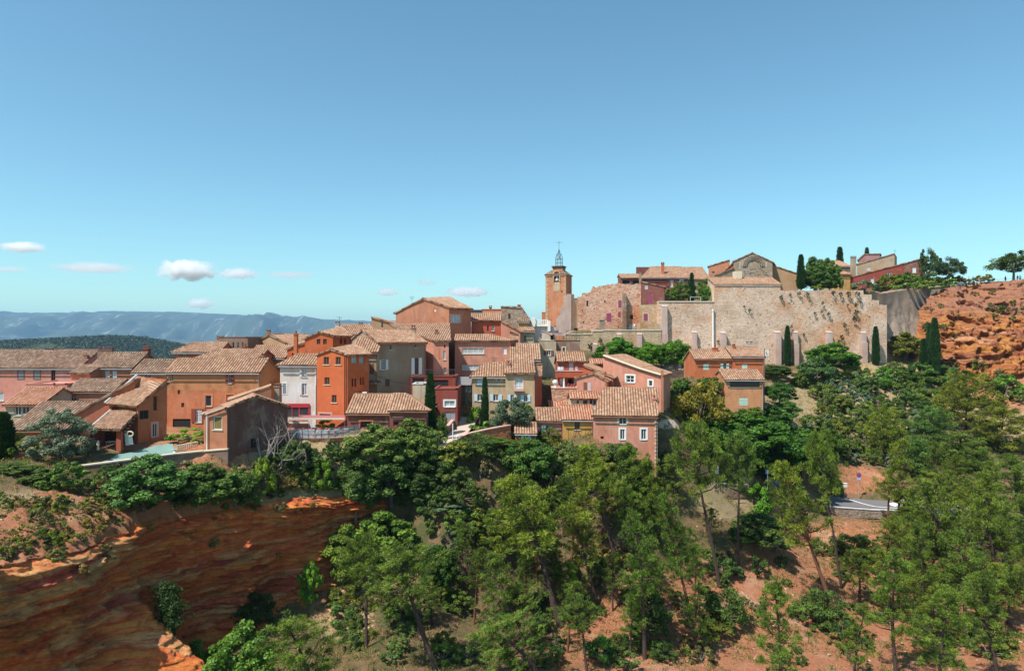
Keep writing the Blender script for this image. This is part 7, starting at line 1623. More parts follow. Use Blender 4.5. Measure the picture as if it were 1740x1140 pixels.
# ------------------------------------------------------------------ people
def grow(name, pts, edges, rad, m, parent, sub=1):
    me = bpy.data.meshes.new(name); me.from_pydata(pts, edges, []); o = bpy.data.objects.new(name, me); COL.objects.link(o)
    o.modifiers.new('s', 'SKIN'); 
    if not me.skin_vertices: bpy.context.view_layer.update()
    for v, r in zip(me.skin_vertices[0].data, rad): v.radius = (r if isinstance(r, tuple) else (r, r))
    me.skin_vertices[0].data[0].use_root = True
    sb = o.modifiers.new('b', 'SUBSURF'); sb.levels = sub; sb.render_levels = sub
    bpy.context.view_layer.update(); dg = bpy.context.evaluated_depsgraph_get(); m2 = bpy.data.meshes.new_from_object(o.evaluated_get(dg)); o.modifiers.clear(); o.data = m2; m2.materials.clear(); m2.materials.append(m)
    m2.polygons.foreach_set('use_smooth', [True]*len(m2.polygons)); o.parent = parent; return o
SKIN = paint('skin', (.48, .27, .19), .6, .05)
def person_proto(seed, pose):
    """standing about 1.72 m; pose: 0 at rest, 1 leaning on a rail, 2 mid stride, 3 arm raised"""
    st = .02 if pose != 2 else .24; ar = .12
    hl, hr = (-.26, -.06, .86), (.26, .06, .86)
    el, er = (-.25, .03, 1.14), (.25, .03, 1.14)
    if pose == 1: hl, hr, el, er = (-.22, -.38, 1.08), (.22, -.38, 1.08), (-.27, -.14, 1.12), (.27, -.14, 1.12)
    if pose == 3: hr, er = (.16, -.22, 1.62), (.30, -.16, 1.36)
    if pose == 2: hl, hr = (-.24, -.20, .92), (.24, .20, .90)
    pts = [(0, 0, .95), (0, .01, 1.12), (0, .0, 1.32), (0, 0, 1.45), (0, -.01, 1.53), (0, -.02, 1.62), (0, -.01, 1.70),
           (-.17, 0, 1.40), el, hl, (.17, 0, 1.40), er, hr, (-.10, 0, .90), (-.11, -.03-st*.5, .49), (-.11, -st, .07), (.10, 0, .90), (.11, -.03+st*.5, .49), (.11, st, .07), (-.11, -st-.13, .03), (.11, st-.13, .03)]
    ed = [(0, 1), (1, 2), (2, 3), (3, 4), (4, 5), (5, 6), (3, 7), (7, 8), (8, 9), (3, 10), (10, 11), (11, 12), (0, 13), (13, 14), (14, 15), (15, 19), (0, 16), (16, 17), (17, 18), (18, 20)]
    rd = [(.15, .10), (.12, .09), (.15, .10), .07, .05, (.08, .095), .07, .055, .042, .03, .055, .042, .03, .085, .058, .04, .085, .058, .04, .035, .035]
    n0 = len(pts)
    for s_, hd in ((-1, hl), (1, hr)):                        # four fingers and a thumb at each hand
        hx, hy, hz = hd
        for k in range(4):
            b = len(pts); pts.append((hx+.012*(k-1.5), hy-.012, hz-.09-(.012 if k in (1, 2) else 0))); ed.append((9 if s_ < 0 else 12, b)); rd.append(.009)
        b = len(pts); pts.append((hx-s_*.03, hy-.03, hz-.05)); ed.append((9 if s_ < 0 else 12, b)); rd.append(.010)
    return pts, ed, rd
def person(label, pos, seed, pose, top, legs, hair, yaw=0, cat='person', bag=None, group='people out walking', hat=None):
    t_ = thing('person', label, cat, pos, group); pts, ed, rd = person_proto(seed, pose)
    grow('body', pts, ed, rd, SKIN, t_)
    # face: nose and ears stand on the head
    k = [0, 1, 2, 3, 7, 8, 10, 11]; mp_ = {a: i for i, a in enumerate(k)}; e2 = [(mp_[a], mp_[b]) for a, b in ed if a in mp_ and b in mp_]
    grow('shirt', [pts[a] for a in k], e2, [(rd[a][0]+.02, rd[a][1]+.02) if isinstance(rd[a], tuple) else rd[a]+.02 for a in k], PT(top), t_)
    k = [0, 13, 14, 16, 17] if seed % 2 else [0, 13, 14, 15, 16, 17, 18]; mp_ = {a: i for i, a in enumerate(k)}; e2 = [(mp_[a], mp_[b]) for a, b in ed if a in mp_ and b in mp_]
    grow('shorts' if seed % 2 else 'trousers', [pts[a] for a in k], e2, [(rd[a][0]+.018, rd[a][1]+.018) if isinstance(rd[a], tuple) else rd[a]+.02 for a in k], PT(legs), t_)
    m = MB(); m.lathe((0, .012, 1.63), [(.1, -.03), (.108, .03), (.10, .08), (.06, .125), (.01, .14)], 10); o = m.build('hair', PT(hair), None, (0, 0, 0)); o.parent = t_
    m = MB(); m.box((0, -.115, 1.62), (.025, .03, .045)); m.box((-.035, -.105, 1.645), (.025, .01, .012)); m.box((.035, -.105, 1.645), (.025, .01, .012)); m.box((0, -.108, 1.575), (.05, .01, .012)); o = m.build('face', paint('face_detail', (.33, .16, .12), .6, .05), None, (0, 0, 0)); o.parent = t_
    if hat:
        m = MB(); m.lathe((0, 0, 1.70), [(.2, 0), (.12, .01), (.11, .09), (.01, .11)], 12); o = m.build('hat', PT(hat), None, (0, 0, 0)); o.parent = t_
    t_.rotation_euler = (0, 0, math.radians(yaw)); return t_
RP = lambda x, y, D: P(x, y, D)
for i, (x, y, D, po, tp, lg, hr, yw, lab, ht) in enumerate([
 (1628, 483.5, 187, 2, 'white', 'grey', 'darkbrown', 60, 'person in white bending by the hedge end on the ridge path', 'cream'),
 (1635, 482.2, 187, 0, 'black', 'darkbrown', 'black', 180, 'person in a black top standing on the ridge path', None),
 (1646, 480.5, 188, 0, 'white', 'white', 'brown', 200, 'person dressed all in white on the ridge path', None),
 (1653.5, 479.6, 188, 3, 'blue', 'black', 'darkbrown', 30, 'person in pale blue raising an arm on the ridge path', None),
 (1665, 479, 189, 2, 'rose', 'redbrown', 'brown', -40, 'person in pinkish clothes behind the dry shrub on the ridge', None),
 (1680.5, 478, 189, 1, 'grey', 'black', 'black', 180, 'person in grey leaning toward the railing on the ridge', None),
 (1686, 477.8, 188, 0, 'mint', 'grey', 'darkbrown', 160, 'person in pale green beside the grey one on the ridge', None),
 (1708.5, 474, 187, 0, 'deepblue', 'black', 'black', 10, 'person in dark blue alone under the leaning tree', None),
 (1729, 475, 184, 0, 'red', 'white', 'brown', 190, 'person in a red striped top near the right frame edge', None),
 (1733.5, 475, 184.5, 0, 'white', 'rose', 'darkbrown', 170, 'person in white next to the red top at the right edge', 'white'),
 (1124, 628.8, 136, 0, 'darkbrown', 'black', 'black', 160, 'person in dark brown at the left end of the people terrace', None),
 (1155, 628.3, 135.3, 0, 'white', 'white', 'brown', 180, 'person in white under the right terrace tree', None),
 (1160, 628.3, 135.4, 1, 'black', 'black', 'black', 175, 'person in black beside the white one on the terrace', None),
 (1078, 561.5, 156.5, 0, 'white', 'white', 'darkbrown', 120, 'person in white at the blue church door', None),
 (777.5, 759.5, 79.8, 2, 'lightgrey', 'deepblue', 'brown', 30, 'person in grey stepping out beside the traffic light', 'white'),
 (1014, 667, 97, 0, 'white', 'grey', 'darkbrown', 0, 'x', None)][:15]):
    g = P(x, y, D)
    person(lab, (g.x, g.y, h1(g.x, g.y) if i < 10 or i == 14 else g.z), i, po, tp, lg, hr, yw, hat=ht)
# ------------------------------------------------------------------ small things
def frost():
    m = glass('frosted_panel', (.20, .27, .27), .15); m.node_tree.nodes['Principled BSDF'].inputs['Alpha'].default_value = .45; return m
def rail(label, pts, h_, gap, m='iron', glassy=False):
    t_ = thing('railing', label, 'railing', pts[0]); mb = MB(); L = sum((b-a).length for a, b in zip(pts[:-1], pts[1:])); n = max(2, int(L/gap)); ps = [pl(pts, k/n) for k in range(n+1)]
    for p in ps: mb.tube([p, p+V(0, 0, h_)], [.03, .03], 5)
    mb.build('post', PT(m), t_) if False else None
    for f in (1, .5): mb.tube([p+V(0, 0, h_*f) for p in ps], [.025]*len(ps), 4)
    mb.build('frame', PT(m), t_)
    if glassy:
        g = MB()
        for a, b in zip(ps[:-1], ps[1:]): c = (a+b)/2+V(0, .03, h_*.5); d = b-a; g.box(c, (d.length*.86, .02, h_*.85), Matrix.Rotation(math.atan2(d.y, d.x), 3, 'Z'))
        g.build('panel', frost(), t_)
    return t_
rr_ = [P(x, y, D) for x, y, D in [(1630, 484, 188.5), (1660, 480.5, 189.5), (1690, 478, 190), (1714, 476, 189), (1745, 475, 187.5)]]
rr_ = [V(q.x, q.y, h1(q.x, q.y)-.02) for q in rr_]; rail('thin iron railing along the ridge path at the top right', rr_, 1.1, 1.6)
tz = [P(493, 744.5, 78.5), P(530, 746.5, 78), P(560, 745, 78.2), P(590, 741, 79), P(612, 737, 80)]
rail('railing with pale glass panels round the restaurant terrace', tz, 1.15, .72, 'purple', True)
m = MB(); fl = [P(488, 744, 78.6), P(560, 745.5, 78.3), P(613, 737, 80.1), P(613, 728, 86.5), P(484, 728, 87.5)]
m.face([V(q.x, q.y, fl[0].z) for q in fl]); zf = fl[0].z
for a, b in zip(fl, fl[1:]+fl[:1]): m.face([V(a.x, a.y, zf-2.6), V(b.x, b.y, zf-2.6), V(b.x, b.y, zf), V(a.x, a.y, zf)])
o = m.build('terrace', PL('terra', .8), None, fl[0]); tag(o, 'restaurant terrace deck built out over the cliff bushes', 'terrace')
def parasol(label, px, D, top, w, m='white', gz=None, cat='parasol', closed=False, grp='terrace parasols'):
    x = X(px, D); z1 = Z(top, D); z0 = gz if gz is not None else zf; t_ = thing('parasol', label, cat, (x, D, z0), grp)
    a = MB(); a.tube([(x, D, z0), (x, D, z1)], [.03, .03], 6); a.lathe((x, D, z0), [(.25, 0), (.25, .06), (.03, .1)], 10); a.build('pole', PT('lightgrey'), t_)
    c = MB(); r = w/F*D/2
    if closed: c.lathe((x, D, z1-1.5), [(.06, 0), (.17, .1), (.13, .8), (.03, 1.5)], 8)
    else: c.lathe((x, D, z1-.4), [(r, 0), (r*.96, .06), (r*.5, .26), (.03, .42)], 8)
    c.build('canopy', PT(m), t_)
def table_set(label, px, D, gz, grp='tables on the restaurant terrace', topm='white'):
    x = X(px, D); t_ = thing('table', label, 'table', (x, D, gz), grp); a = MB(); a.lathe((x, D, gz), [(.2, 0), (.04, .04), (.04, .70), (.38, .71), (.38, .745), (0, .75)], 12); a.build('tabletop', PT(topm), t_)
def chair(label, x, y, gz, yaw, grp='chairs on the restaurant terrace', m='lightgrey'):
    t_ = thing('chair', label, 'chair', (x, y, gz), grp)
    for nm, bs in (('seat', [((0, 0, .45), (.42, .42, .04))]), ('backrest', [((0, .2, .68), (.42, .04, .44))]), ('leg', [((sx*.18, sy*.18, .22), (.035, .035, .44)) for sx in (-1, 1) for sy in (-1, 1)])):
        if nm == 'leg':
            for c, e in bs: b = MB(); b.box(c, e); o = b.build('leg', PT(m), None, (0, 0, 0)); o.parent = t_
        else:
            b = MB(); b.box(*bs[0]); o = b.build(nm, PT(m), None, (0, 0, 0)); o.parent = t_
    t_.rotation_euler = (0, 0, yaw)
random.seed(17)
for k, (px, D, nm) in enumerate([(503, 80.5, 'leftmost terrace table at the railing'), (516, 80, 'second terrace table from the left'), (529, 79.8, 'third terrace table from the left'), (542, 79.6, 'middle terrace table behind the glass panels'), (556, 79.8, 'terrace table right of the middle one'), (571, 80.2, 'second terrace table from the right'), (588, 81, 'rightmost terrace table near the planter')]):
    table_set('round white '+nm, px, D, zf)
    for s_ in (-1, 1): chair('one of the pale chairs pulled up to the %s' % nm, X(px, D)+s_*.62, D+random.uniform(-.1, .1), zf, math.pi/2*(-s_)+random.uniform(-.2, .2), 'chairs at the '+nm)
parasol('small square cream parasol above the middle terrace table', 541, 80.4, 730.5, 10); parasol('cream parasol above the right hand terrace tables', 561, 80.6, 732.5, 10)
# awnings of the shop and restaurant
def awning(label, x0, x1, y0, y1, D0_, D1_, m, val):
    t_ = thing('awning', label, 'awning', P(x0, y1, D0_), 'awnings of the restaurant'); a, b, c, d = P(x0, y1, D0_), P(x1, y1, D0_), P(x1, y0, D1_), P(x0, y0, D1_); mb = MB(); up = V(0, 0, .05)
    q = [a, b, c, d]; mb.face([p+up for p in q]); mb.face(q[::-1]); [mb.face([q[i], q[(i+1) % 4], q[(i+1) % 4]+up, q[i]+up]) for i in range(4)]; mb.build('cloth', PT(m), t_)
    vb = MB(); vb.box((a+b)/2+V(0, -.02, -.12), ((b-a).length, .03, .24)); vb.build('valance', PT(val), t_); 
    fr = MB(); [fr.tube([p, V(p.x, p.y, zf)], [.035, .035], 5) for p in (a, b)]; fr.build('post', PT('purple'), t_)
awning('long pinkish purple awning across the terrace front of the orange tower house', 508, 586, 706, 709.5, 82, 85, 'rose', 'cream')
awning('short pinkish awning lower down at the red shop front', 491, 524, 714, 716, 81.8, 87, 'rose', 'cream')
m = MB(); fb_(m, 484, 717, 524, 740, 88, -.5, -.1); o = m.build('bar_front', PT('darkbrown'), None, P(500, 740, 87.5)); tag(o, 'dark open bar front under the short pinkish awning', 'bar')
# traffic light
gz = h1(X(769.5, 80.5), 80.5); tl = thing('traffic_light', 'traffic light on a white pole beside the village path', 'traffic light', (X(769.5, 80.5), 80.5, gz))
m = MB(); m.tube([(X(769.5, 80.5), 80.5, gz-.3), (X(769.5, 80.5), 80.5, Z(719.5, 80.5))], [.06, .06], 8); m.build('pole', PT('white'), tl)
m = MB(); c = P(772.2, 725.2, 80.5); m.box(c, (.26, .2, .72)); hd_ = m.build('housing', PT('black'), tl)
for k in range(3): m = MB(); m.tube([c+V(.12, 0, .22-.22*k), c+V(.32, 0, .20-.22*k)], [.09, .10], 8, False); m.build('hood', PT('black'), hd_)
# scooter parked under it
sc = thing('scooter', 'white and dark scooter parked at the foot of the traffic light', 'scooter', P(775, 762, 79.6)); q = V(X(774.2, 79.4), 79.4, h1(X(774.2, 79.4), 79.4))
for s_ in (-.6, .6): m = MB(); m.tube([q+V(s_+.24*math.cos(a*math.pi/8), 0, .25+.24*math.sin(a*math.pi/8)) for a in range(17)], [.06]*17, 6); m.build('wheel', PT('black'), sc)
m = MB(); m.box(q+V(.3, 0, .55), (.75, .3, .32)); m.box(q+V(-.05, 0, .35), (.6, .3, .1)); m.box(q+V(-.42, 0, .6), (.12, .42, .65)); m.build('body', PT('white'), sc); m = MB(); m.box(q+V(.3, 0, .78), (.7, .28, .1)); m.build('seat', PT('black'), sc); m = MB(); m.tube([q+V(-.45, -.3, 1.0), q+V(-.45, .3, 1.0)], [.025, .025], 5); m.tube([q+V(-.58, 0, .25), q+V(-.45, 0, 1.0)], [.03, .03], 5); m.build('handlebar', PT('iron'), sc)
# cars
def car(label, px, D, col, yaw=0, gz=None):
    x = X(px, D); z = h1(x, D) if gz is None else gz; t_ = thing('parked_car', label, 'car', (x, D, z), 'cars parked along the road'); R = Matrix.Rotation(math.radians(yaw), 3, 'Z'); o0 = V(x, D, z)
    def add(nm, mb, m): me_o = mb.build(nm, m, None, (0, 0, 0)); me_o.data.transform(R.to_4x4()); me_o.parent = t_; return me_o
    side_ = [(-2.05, .35), (-2.1, .75), (-1.9, .92), (-1.1, 1.0), (-.55, 1.42), (.75, 1.46), (1.55, 1.02), (2.02, .9), (2.08, .4), (1.6, .25), (-1.6, .25)]
    mb = MB()
    ys_ = (-.84, -.72, .72, .84); rings = [[(a*(1 if abs(y) < .8 else .97), y*(1 if b < 1.02 else .84), b) for a, b in side_] for y in ys_]
    for i in range(3):
        for k in range(len(side_)): mb.face([rings[i][k], rings[i][(k+1) % len(side_)], rings[i+1][(k+1) % len(side_)], rings[i+1][k]], smooth=False)
    mb.face(rings[0]); mb.face(rings[-1][::-1]); add('body', mb, paint('car_paint_%s' % col, PC[col], .25, .02))
    g = MB()
    for s_ in (-1, 1): g.face([(-1.0, s_*.80, 1.02), (1.4, s_*.80, 1.04), (.7, s_*.722, 1.40), (-.5, s_*.722, 1.37)])
    g.face([(-1.12, -.66, 1.04), (-1.12, .66, 1.04), (-.6, .58, 1.40), (-.6, -.58, 1.40)]); g.face([(1.52, -.66, 1.08), (1.52, .66, 1.08), (.82, .58, 1.43), (.82, -.58, 1.43)]); add('windows', g, glass())
    for a in (-1.3, 1.3):
        for s_ in (-1, 1): w_ = MB(); w_.tube([(a, s_*.72, .31), (a, s_*.9, .31)], [.31, .31], 14); wo = add('wheel', w_, PT('black')); r_ = MB(); r_.tube([(a, s_*.885, .31), (a, s_*.91, .31)], [.19, .19], 10); ro_ = r_.build('rim', PT('lightgrey'), None, (0, 0, 0)); ro_.data.transform(R.to_4x4()); ro_.parent = wo
    for s_ in (-1, 1): l_ = MB(); l_.box((-2.03, s_*.6, .72), (.1, .3, .14)); add('headlight', l_, PT('lightgrey'))
    return t_
car('white car on the road, first right of the red embankment', 1537, 103, 'white', 4); car('pale grey car half hidden behind road pines in the middle', 1588, 101.5, 'lightgrey', 6); car('white car beyond the orange tinged pine', 1641, 100, 'white', 8)
car('white car farthest right, near the frame edge', 1732, 96, 'white', 10); car('dark blue car in the shaded hollow left of the road', 1309, 101, 'deepblue', 80)
m = MB(); m.box(P(1706, 871, 94), (3.4, .12, .55)); o = m.build('guard_rail', PT('lightgrey'), None, P(1706, 874, 94)); tag(o, 'short pale metal guard rail at the right end of the road', 'guard rail')
# road signs
def post_sign(name, label, px, D, top, h_, build):
    x = X(px, D); z = h1(x, D); t_ = thing(name, label, 'sign', (x, D, z)); m = MB(); zt = Z(top, D); m.tube([(x, D+.04, z-.3), (x, D+.04, zt)], [.035, .035], 6); m.build('pole', PT('zinc'), t_); build(t_, V(x, D, zt)); return t_
def noparking(t_, c):
    for nm, r, mt, o_ in (('disc', .36, PT('red'), 0), ('disc_face', .28, paint('sign_blue', (.04, .10, .45), .4, .02), -.012)):
        m = MB(); m.tube([c+V(0, -.02+o_, -.36), c+V(0, -.05+o_, -.36)], [r, r], 20); m.build(nm, mt, t_)
    m = MB(); m.box(c+V(0, -.075, -.36), (.56, .01, .08), Matrix.Rotation(math.radians(45), 3, 'Y')); m.box(c+V(0, -.079, -.36), (.56, .01, .08), Matrix.Rotation(math.radians(-45), 3, 'Y')); m.build('cross', PT('red'), t_)
    m = MB(); m.box(c+V(0, -.03, -.98), (.7, .03, .42)); pn = m.build('plate', paint('plate_blue', (.10, .25, .55), .4, .02), t_); m = MB(); m.box(c+V(0, -.05, -.92), (.6, .01, .12)); [m.box(c+V(-.22+.11*k, -.05, -1.08), (.07, .01, .07)) for k in range(5)]; m.build('lettering', PT('white'), pn)
post_sign('road_sign', 'round red and blue no stopping sign with a blue plate before the red embankment', 1459.3, 107, 803, 2.4, noparking)
def mach(t_, c): m = MB(); m.box(c+V(0, 0, -.25), (.5, .35, .5)); m.box(c+V(0, 0, .03), (.62, .45, .06)); m.build('box', PT('white'), t_)
post_sign('parking_meter', 'white box on a post beside the road, left of the round sign', 1436, 105, 821.5, 1.2, mach)
def panel(t_, c): m = MB(); m.box(c+V(0, 0, -.62), (.55, .08, 1.25)); b = m.build('board', PT('white'), t_); m = MB(); m.lathe(c+V(0, -.05, -.3), [(.0, 0), (.12, .0), (.12, .1), (0, .1)], 10); m.box(c+V(0, -.05, -.62), (.08, .02, .3)); m.box(c+V(0, -.05, -.8), (.2, .02, .05)); m.build('emblem', PT('zinc'), b)
post_sign('information_panel', 'upright white information panel on the viewing path', 1217.8, 97.5, 790, 2, panel)
def blue(t_, c): m = MB(); m.box(c+V(0, 0, -.3), (.6, .03, .6)); b = m.build('board', paint('sign_blue_dark', (.06, .12, .35), .4, .02), t_); m = MB(); m.box(c+V(0, -.02, -.32), (.08, .01, .4)); m.box(c+V(.08, -.02, -.2), (.2, .01, .06)); m.box(c+V(.08, -.02, -.3), (.2, .01, .06)); m.box(c+V(.15, -.02, -.25), (.06, .01, .16)); m.build('lettering', PT('white'), b)
post_sign('road_sign', 'small blue parking sign in the shaded hollow beside the road', 1304.5, 97, 798, 2, blue)
# terrace of the balcony house
tzv = Z(659.8, 96.5)+.02
parasol('closed white parasol on the pink rubble terrace', 958.5, 97.2, 642, 4, gz=tzv, closed=True)
t_ = thing('pot', 'big round white planter ball at the left end of the rubble terrace', 'planter', (X(943.5, 97), 97, tzv)); m = MB(); m.lathe((X(943.5, 97), 97, tzv), [(.22, 0), (.26, .1), (.18, .3), (.3, .5), (.42, .75), (.36, 1.05), (.1, 1.15), (0, 1.15)], 14); m.build('body', PT('white'), t_)
for k, (px, lab) in enumerate([(950, 'pale blue chair at the left on the red balcony'), (956, 'pale blue chair next to the door on the red balcony'), (981, 'white low chair at the right on the red balcony')]): chair(lab, X(px, 100.2), 100.2, Z(631, 100.2)-.5+.28, .3*k, 'chairs on the red balcony', 'white' if k == 2 else 'paleblue')
for k, px in enumerate((966, 971, 976)): 
    t_ = thing('flower_pot', ['left', 'middle', 'right'][k]+' small pot of pink flowers on the rubble terrace wall', 'flower pot', P(px, 659.3, 96.8), 'flower pots on the rubble terrace'); m = MB(); m.lathe((X(px, 96.8), 96.8, tzv+.08), [(.12, 0), (.17, .24), (.14, .24)], 10); m.build('pot', PT('orange'), t_); rng = np.random.default_rng(k); q = leaves(rng, np.array([[0, 0, .45]]), np.array([.22]), 60, .06); o = bpy.data.objects.new('flowers', leaf_mesh('flowers', q+np.array([0, 0, tzv-Z(659.3, 96.8)+.0]), rng.uniform(0, 1, 60), PT('rose'), 4)); COL.objects.link(o); o.parent = t_
# red parasol cloth by the salmon house
gz = h1(X(1131, 96), 96); parasol('red folded parasol at the right corner of the salmon house', 1131, 96, 702, 9, 'red', gz=Z(722, 96), closed=False, grp=None) if False else None
t_ = thing('parasol', 'red folded parasol at the right corner of the salmon house', 'parasol', P(1131, 722, 95)); m = MB(); m.tube([P(1131, 722, 95), P(1131, 701, 95)], [.03, .03], 6); m.build('pole', PT('lightgrey'), t_); m = MB(); m.lathe(P(1131, 719, 95), [(.38, 0), (.36, .4), (.24, 1.0), (.03, 1.35)], 8); m.build('canopy', PT('red'), t_)
# porch furniture
q = P(192, 762, 70.6); t_ = thing('table', 'garden table under the open tiled porch', 'table', q); m = MB(); m.box(q+V(0, 0, .74), (1.2, .7, .05)); m.build('tabletop', PT('lightgrey'), t_)
for sx in (-.5, .5):
    for sy in (-.28, .28): m = MB(); m.box(q+V(sx, sy, .36), (.06, .06, .71)); m.build('leg', PT('zinc'), t_)
q = P(221, 737, 69.8); m = MB(); m.tube([q+V(.32*math.cos(a*math.pi/10), 0, .24*math.sin(a*math.pi/10)) for a in range(21)], [.07]*21, 8); tag(m.build('wall_ring', PT('cream'), None, q), 'round pale ring ornament hanging beside the porch', 'ornament')
q = P(218, 757, 70.2); t_ = thing('folding_board', 'pair of pale boards leaning against the porch wall', 'board', q); m = MB(); m.box(q+V(-.15, 0, .65), (.35, .05, 1.3), Matrix.Rotation(.15, 3, 'X')); m.build('board', PT('lightgrey'), t_); m = MB(); m.box(q+V(.3, -.1, .55), (.42, .05, .9), Matrix.Rotation(.25, 3, 'X')); m.build('board', PT('white'), t_)
q = P(166.5, 764, 68.2); m = MB(); m.lathe(q, [(.16, 0), (.12, .1), (.1, .35), (.16, .45), (.13, .62), (.1, .72), (.13, .86), (0, .95)], 10); tag(m.build('statue', PT('cream'), None, q), 'small pale garden statue left of the porch', 'statue')
m = MB(); q = [P(300, 766, 70), P(318, 763, 70.6), P(336, 759.5, 71.3)]
for k in range(11): p = pl(q, k/10); m.tube([p, p+V(0, 0, .55)], [.05, .05], 6)
m.tube([p+V(0, 0, .55) for p in q], [.06]*3, 6); tag(m.build('balustrade', PT('cream'), None, q[0]), 'little stone balustrade at the end of the green court', 'balustrade')
t_ = thing('pot', 'white stone urn at the corner of the green court', 'pot', P(297, 768, 69.4)); m = MB(); m.lathe(P(297, 768, 69.4), [(.14, 0), (.08, .08), (.1, .2), (.24, .35), (.2, .36)], 12); m.build('bowl', PT('white'), t_)
t_ = thing('stump', 'fresh cut tree stump on the red slope', 'stump', hit(1165, 1083)); m = MB(); g = hit(1165, 1083); m.tube([g+V(0, 0, -.2), g+V(0, 0, .3)], [.28, .24], 10); m.build('bark', BARK_R, t_); m = MB(); m.tube([g+V(0, 0, .3), g+V(0, 0, .315)], [.22, .22], 10); m.build('cut_face', PT('orange'), t_)
# trellis frame on the rampart garden
m = MB(); a, b = P(1173, 512, 157.5), P(1190.5, 512, 157.5)
for q in (a, b): m.tube([q, q+V(0, 0, .95)], [.04, .04], 5)
m.tube([a+V(0, 0, .95), b+V(0, 0, .95)], [.04, .04], 5); tag(m.build('frame', PT('white'), None, a), 'low white metal frame on the rampart garden edge', 'frame')
# aerials, chimneys' neighbours and cables
for nm_, px, D, p0, p1 in [('tallest orange block', 700, 118, 516, 503), ('white shop house', 520, 92, 604, 592), ('modern pink building', 840, 109, 571, 560), ('large salmon pink house', 1060, 91, 661, 648), ('long orange house over the court', 300, 92, 610, 598), ('orange house below the rampart', 1285, 111, 590, 579), ('salmon pink house at the far left', 60, 105, 596, 584), ('blue shuttered house', 840, 97, 618, 607)]:
    m = MB(); x, z0, z1 = X(px, D), Z(p0, D), Z(p1, D); m.tube([(x, D, z0-.9), (x, D, z1)], [.03, .02], 5)
    for k, w in enumerate((1.0, .8, .6)): m.tube([(x-w/2, D, z1-.1-.2*k), (x+w/2, D, z1-.1-.2*k)], [.018, .018], 4)
    tag(m.build('aerial', PT('iron'), None, (x, D, z0)), 'thin television aerial on the roof of the '+nm_, 'aerial')
for lab, a, b, sg in [('thin cable strung from the white house to the grey brown house', P(541, 622, 87.5), P(655, 640, 91.6), .5), ('thin cable sagging between the crimson block and the blue shuttered house', P(779, 664, 88.5), P(806, 648, 92.6), .2), ('thin cable across the dark walls by the orange tower house', P(628, 632, 87), P(700, 652, 92.5), .4)]:
    m = MB(); m.tube([a.lerp(b, k/10)-V(0, 0, sg*4*(k/10)*(1-k/10)) for k in range(11)], [.018]*11, 4); tag(m.build('cable', PT('black'), None, a), lab, 'cable')
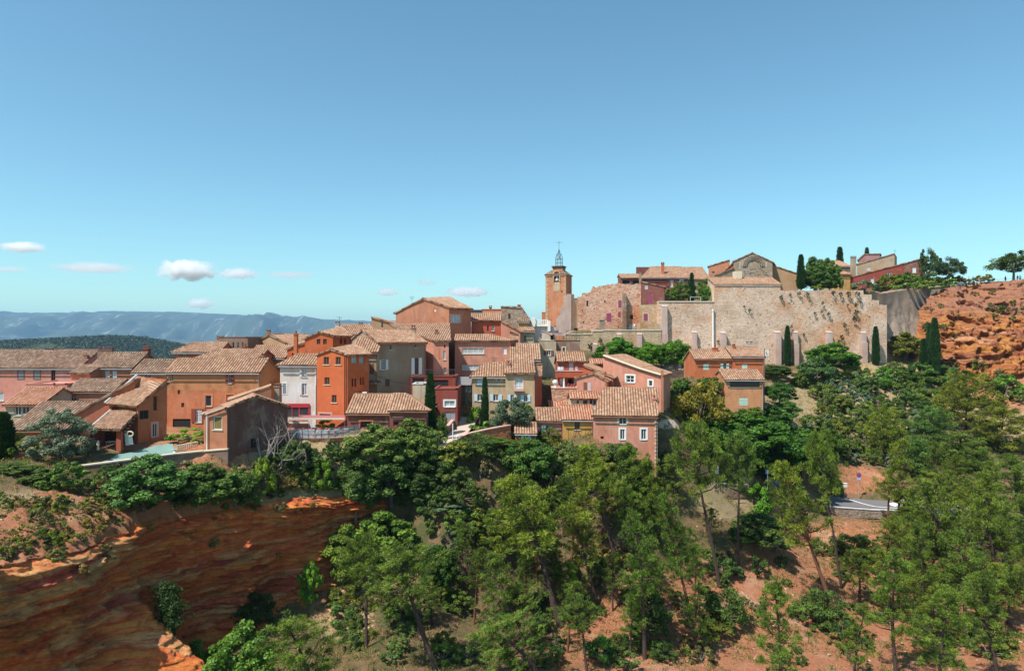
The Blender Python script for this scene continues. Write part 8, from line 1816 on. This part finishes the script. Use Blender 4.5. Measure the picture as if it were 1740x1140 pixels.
# ------------------------------------------------------------------ clouds: soft bodies of vapour far beyond the mountain
def cloud(label, px, py, w, h_, D_, dens, seed):
    rng = np.random.default_rng(seed); import bmesh
    bm = bmesh.new(); bmesh.ops.create_icosphere(bm, subdivisions=3, radius=1); me = bpy.data.meshes.new('cloud'); bm.to_mesh(me); bm.free()
    o = bpy.data.objects.new('cloud', me); COL.objects.link(o); o.location = P(px, py, D_); o.scale = (w/2/F*D_, w/3/F*D_, h_/2/F*D_); tag(o, label, 'cloud', 'small white clouds low in the sky')
    mt = bpy.data.materials.new('cloud_vapour'); mt.use_nodes = True; n, l = mt.node_tree.nodes, mt.node_tree.links; n.remove(n['Principled BSDF'])
    v = n.new('ShaderNodeVolumePrincipled'); l.new(v.outputs[0], n['Material Output'].inputs['Volume']); v.inputs['Anisotropy'].default_value = .3; v.inputs['Color'].default_value = (1, 1, 1, 1)
    tc = n.new('ShaderNodeTexCoord'); ln = n.new('ShaderNodeVectorMath'); ln.operation = 'LENGTH'; l.new(tc.outputs['Object'], ln.inputs[0])
    nz = n.new('ShaderNodeTexNoise'); mp = n.new('ShaderNodeMapping'); l.new(tc.outputs['Object'], mp.inputs[0]); mp.inputs['Scale'].default_value = (w/h_*1.15, 1, 1.3); mp.inputs['Location'].default_value = (seed*3.1, 0, 0); l.new(mp.outputs[0], nz.inputs['Vector']); nz.inputs['Scale'].default_value = 1.5; nz.inputs['Detail'].default_value = 7; nz.inputs['Roughness'].default_value = .68
    s1 = n.new('ShaderNodeMath'); s1.operation = 'MULTIPLY_ADD'; l.new(ln.outputs['Value'], s1.inputs[0]); s1.inputs[1].default_value = -.62; l.new(nz.outputs[0], s1.inputs[2])
    s2 = n.new('ShaderNodeMapRange'); l.new(s1.outputs[0], s2.inputs[0]); s2.inputs[1].default_value = .07; s2.inputs[2].default_value = .36; s2.inputs[3].default_value = 0; s2.inputs[4].default_value = dens*1.8
    l.new(s2.outputs[0], v.inputs['Density']); me.materials.append(mt)
for a in [('long flat white cloud at the left frame edge', 38, 420, 100, 26, 14000, .010, 1), ('thin lilac streak of cloud above the mountain, left', 160, 455, 190, 26, 15000, .0025, 2), ('largest puffy white cloud over the mountain', 318, 459, 130, 52, 14000, .014, 3),
          ('thin cloud tail right of the largest puffy cloud', 405, 465, 100, 28, 14500, .006, 4), ('faint wisp of cloud trailing right over the mountain', 495, 467, 130, 18, 15000, .002, 5), ('small bright cloud just above the mountain ridge', 340, 516, 72, 26, 15000, .010, 6),
          ('small white cloud left of the tallest orange block', 657, 496, 60, 22, 14500, .006, 7), ('white cloud just above the tallest orange block', 795, 496, 110, 26, 14500, .008, 8), ('faint grey cloud above the tallest orange block, higher', 725, 480, 60, 18, 15500, .0022, 9), ('faint lilac cloud at the left edge under the long flat one', 15, 457, 90, 16, 15500, .0022, 10)]: cloud(*a)
# ------------------------------------------------------------------ haze
hm = MB(); x0, x1, y0, y1, z0, z1 = -14000, 14000, -60, 11500, -64, 330
hm.box(((x0+x1)/2, (y0+y1)/2, (z0+z1)/2), (x1-x0, y1-y0, z1-z0)); hz = hm.build('haze', bpy.data.materials.new('haze_air'), None, (0, 0, 0)); hz['kind'] = 'stuff'; hz['label'] = 'blue summer haze over the plain'
mt = hz.data.materials[0]; mt.use_nodes = True; n, l = mt.node_tree.nodes, mt.node_tree.links; n.remove(n['Principled BSDF']); v = n.new('ShaderNodeVolumePrincipled'); v.inputs['Density'].default_value = HAZE; v.inputs['Color'].default_value = (.36, .66, 1, 1); v.inputs['Anisotropy'].default_value = .2; l.new(v.outputs[0], n['Material Output'].inputs['Volume'])
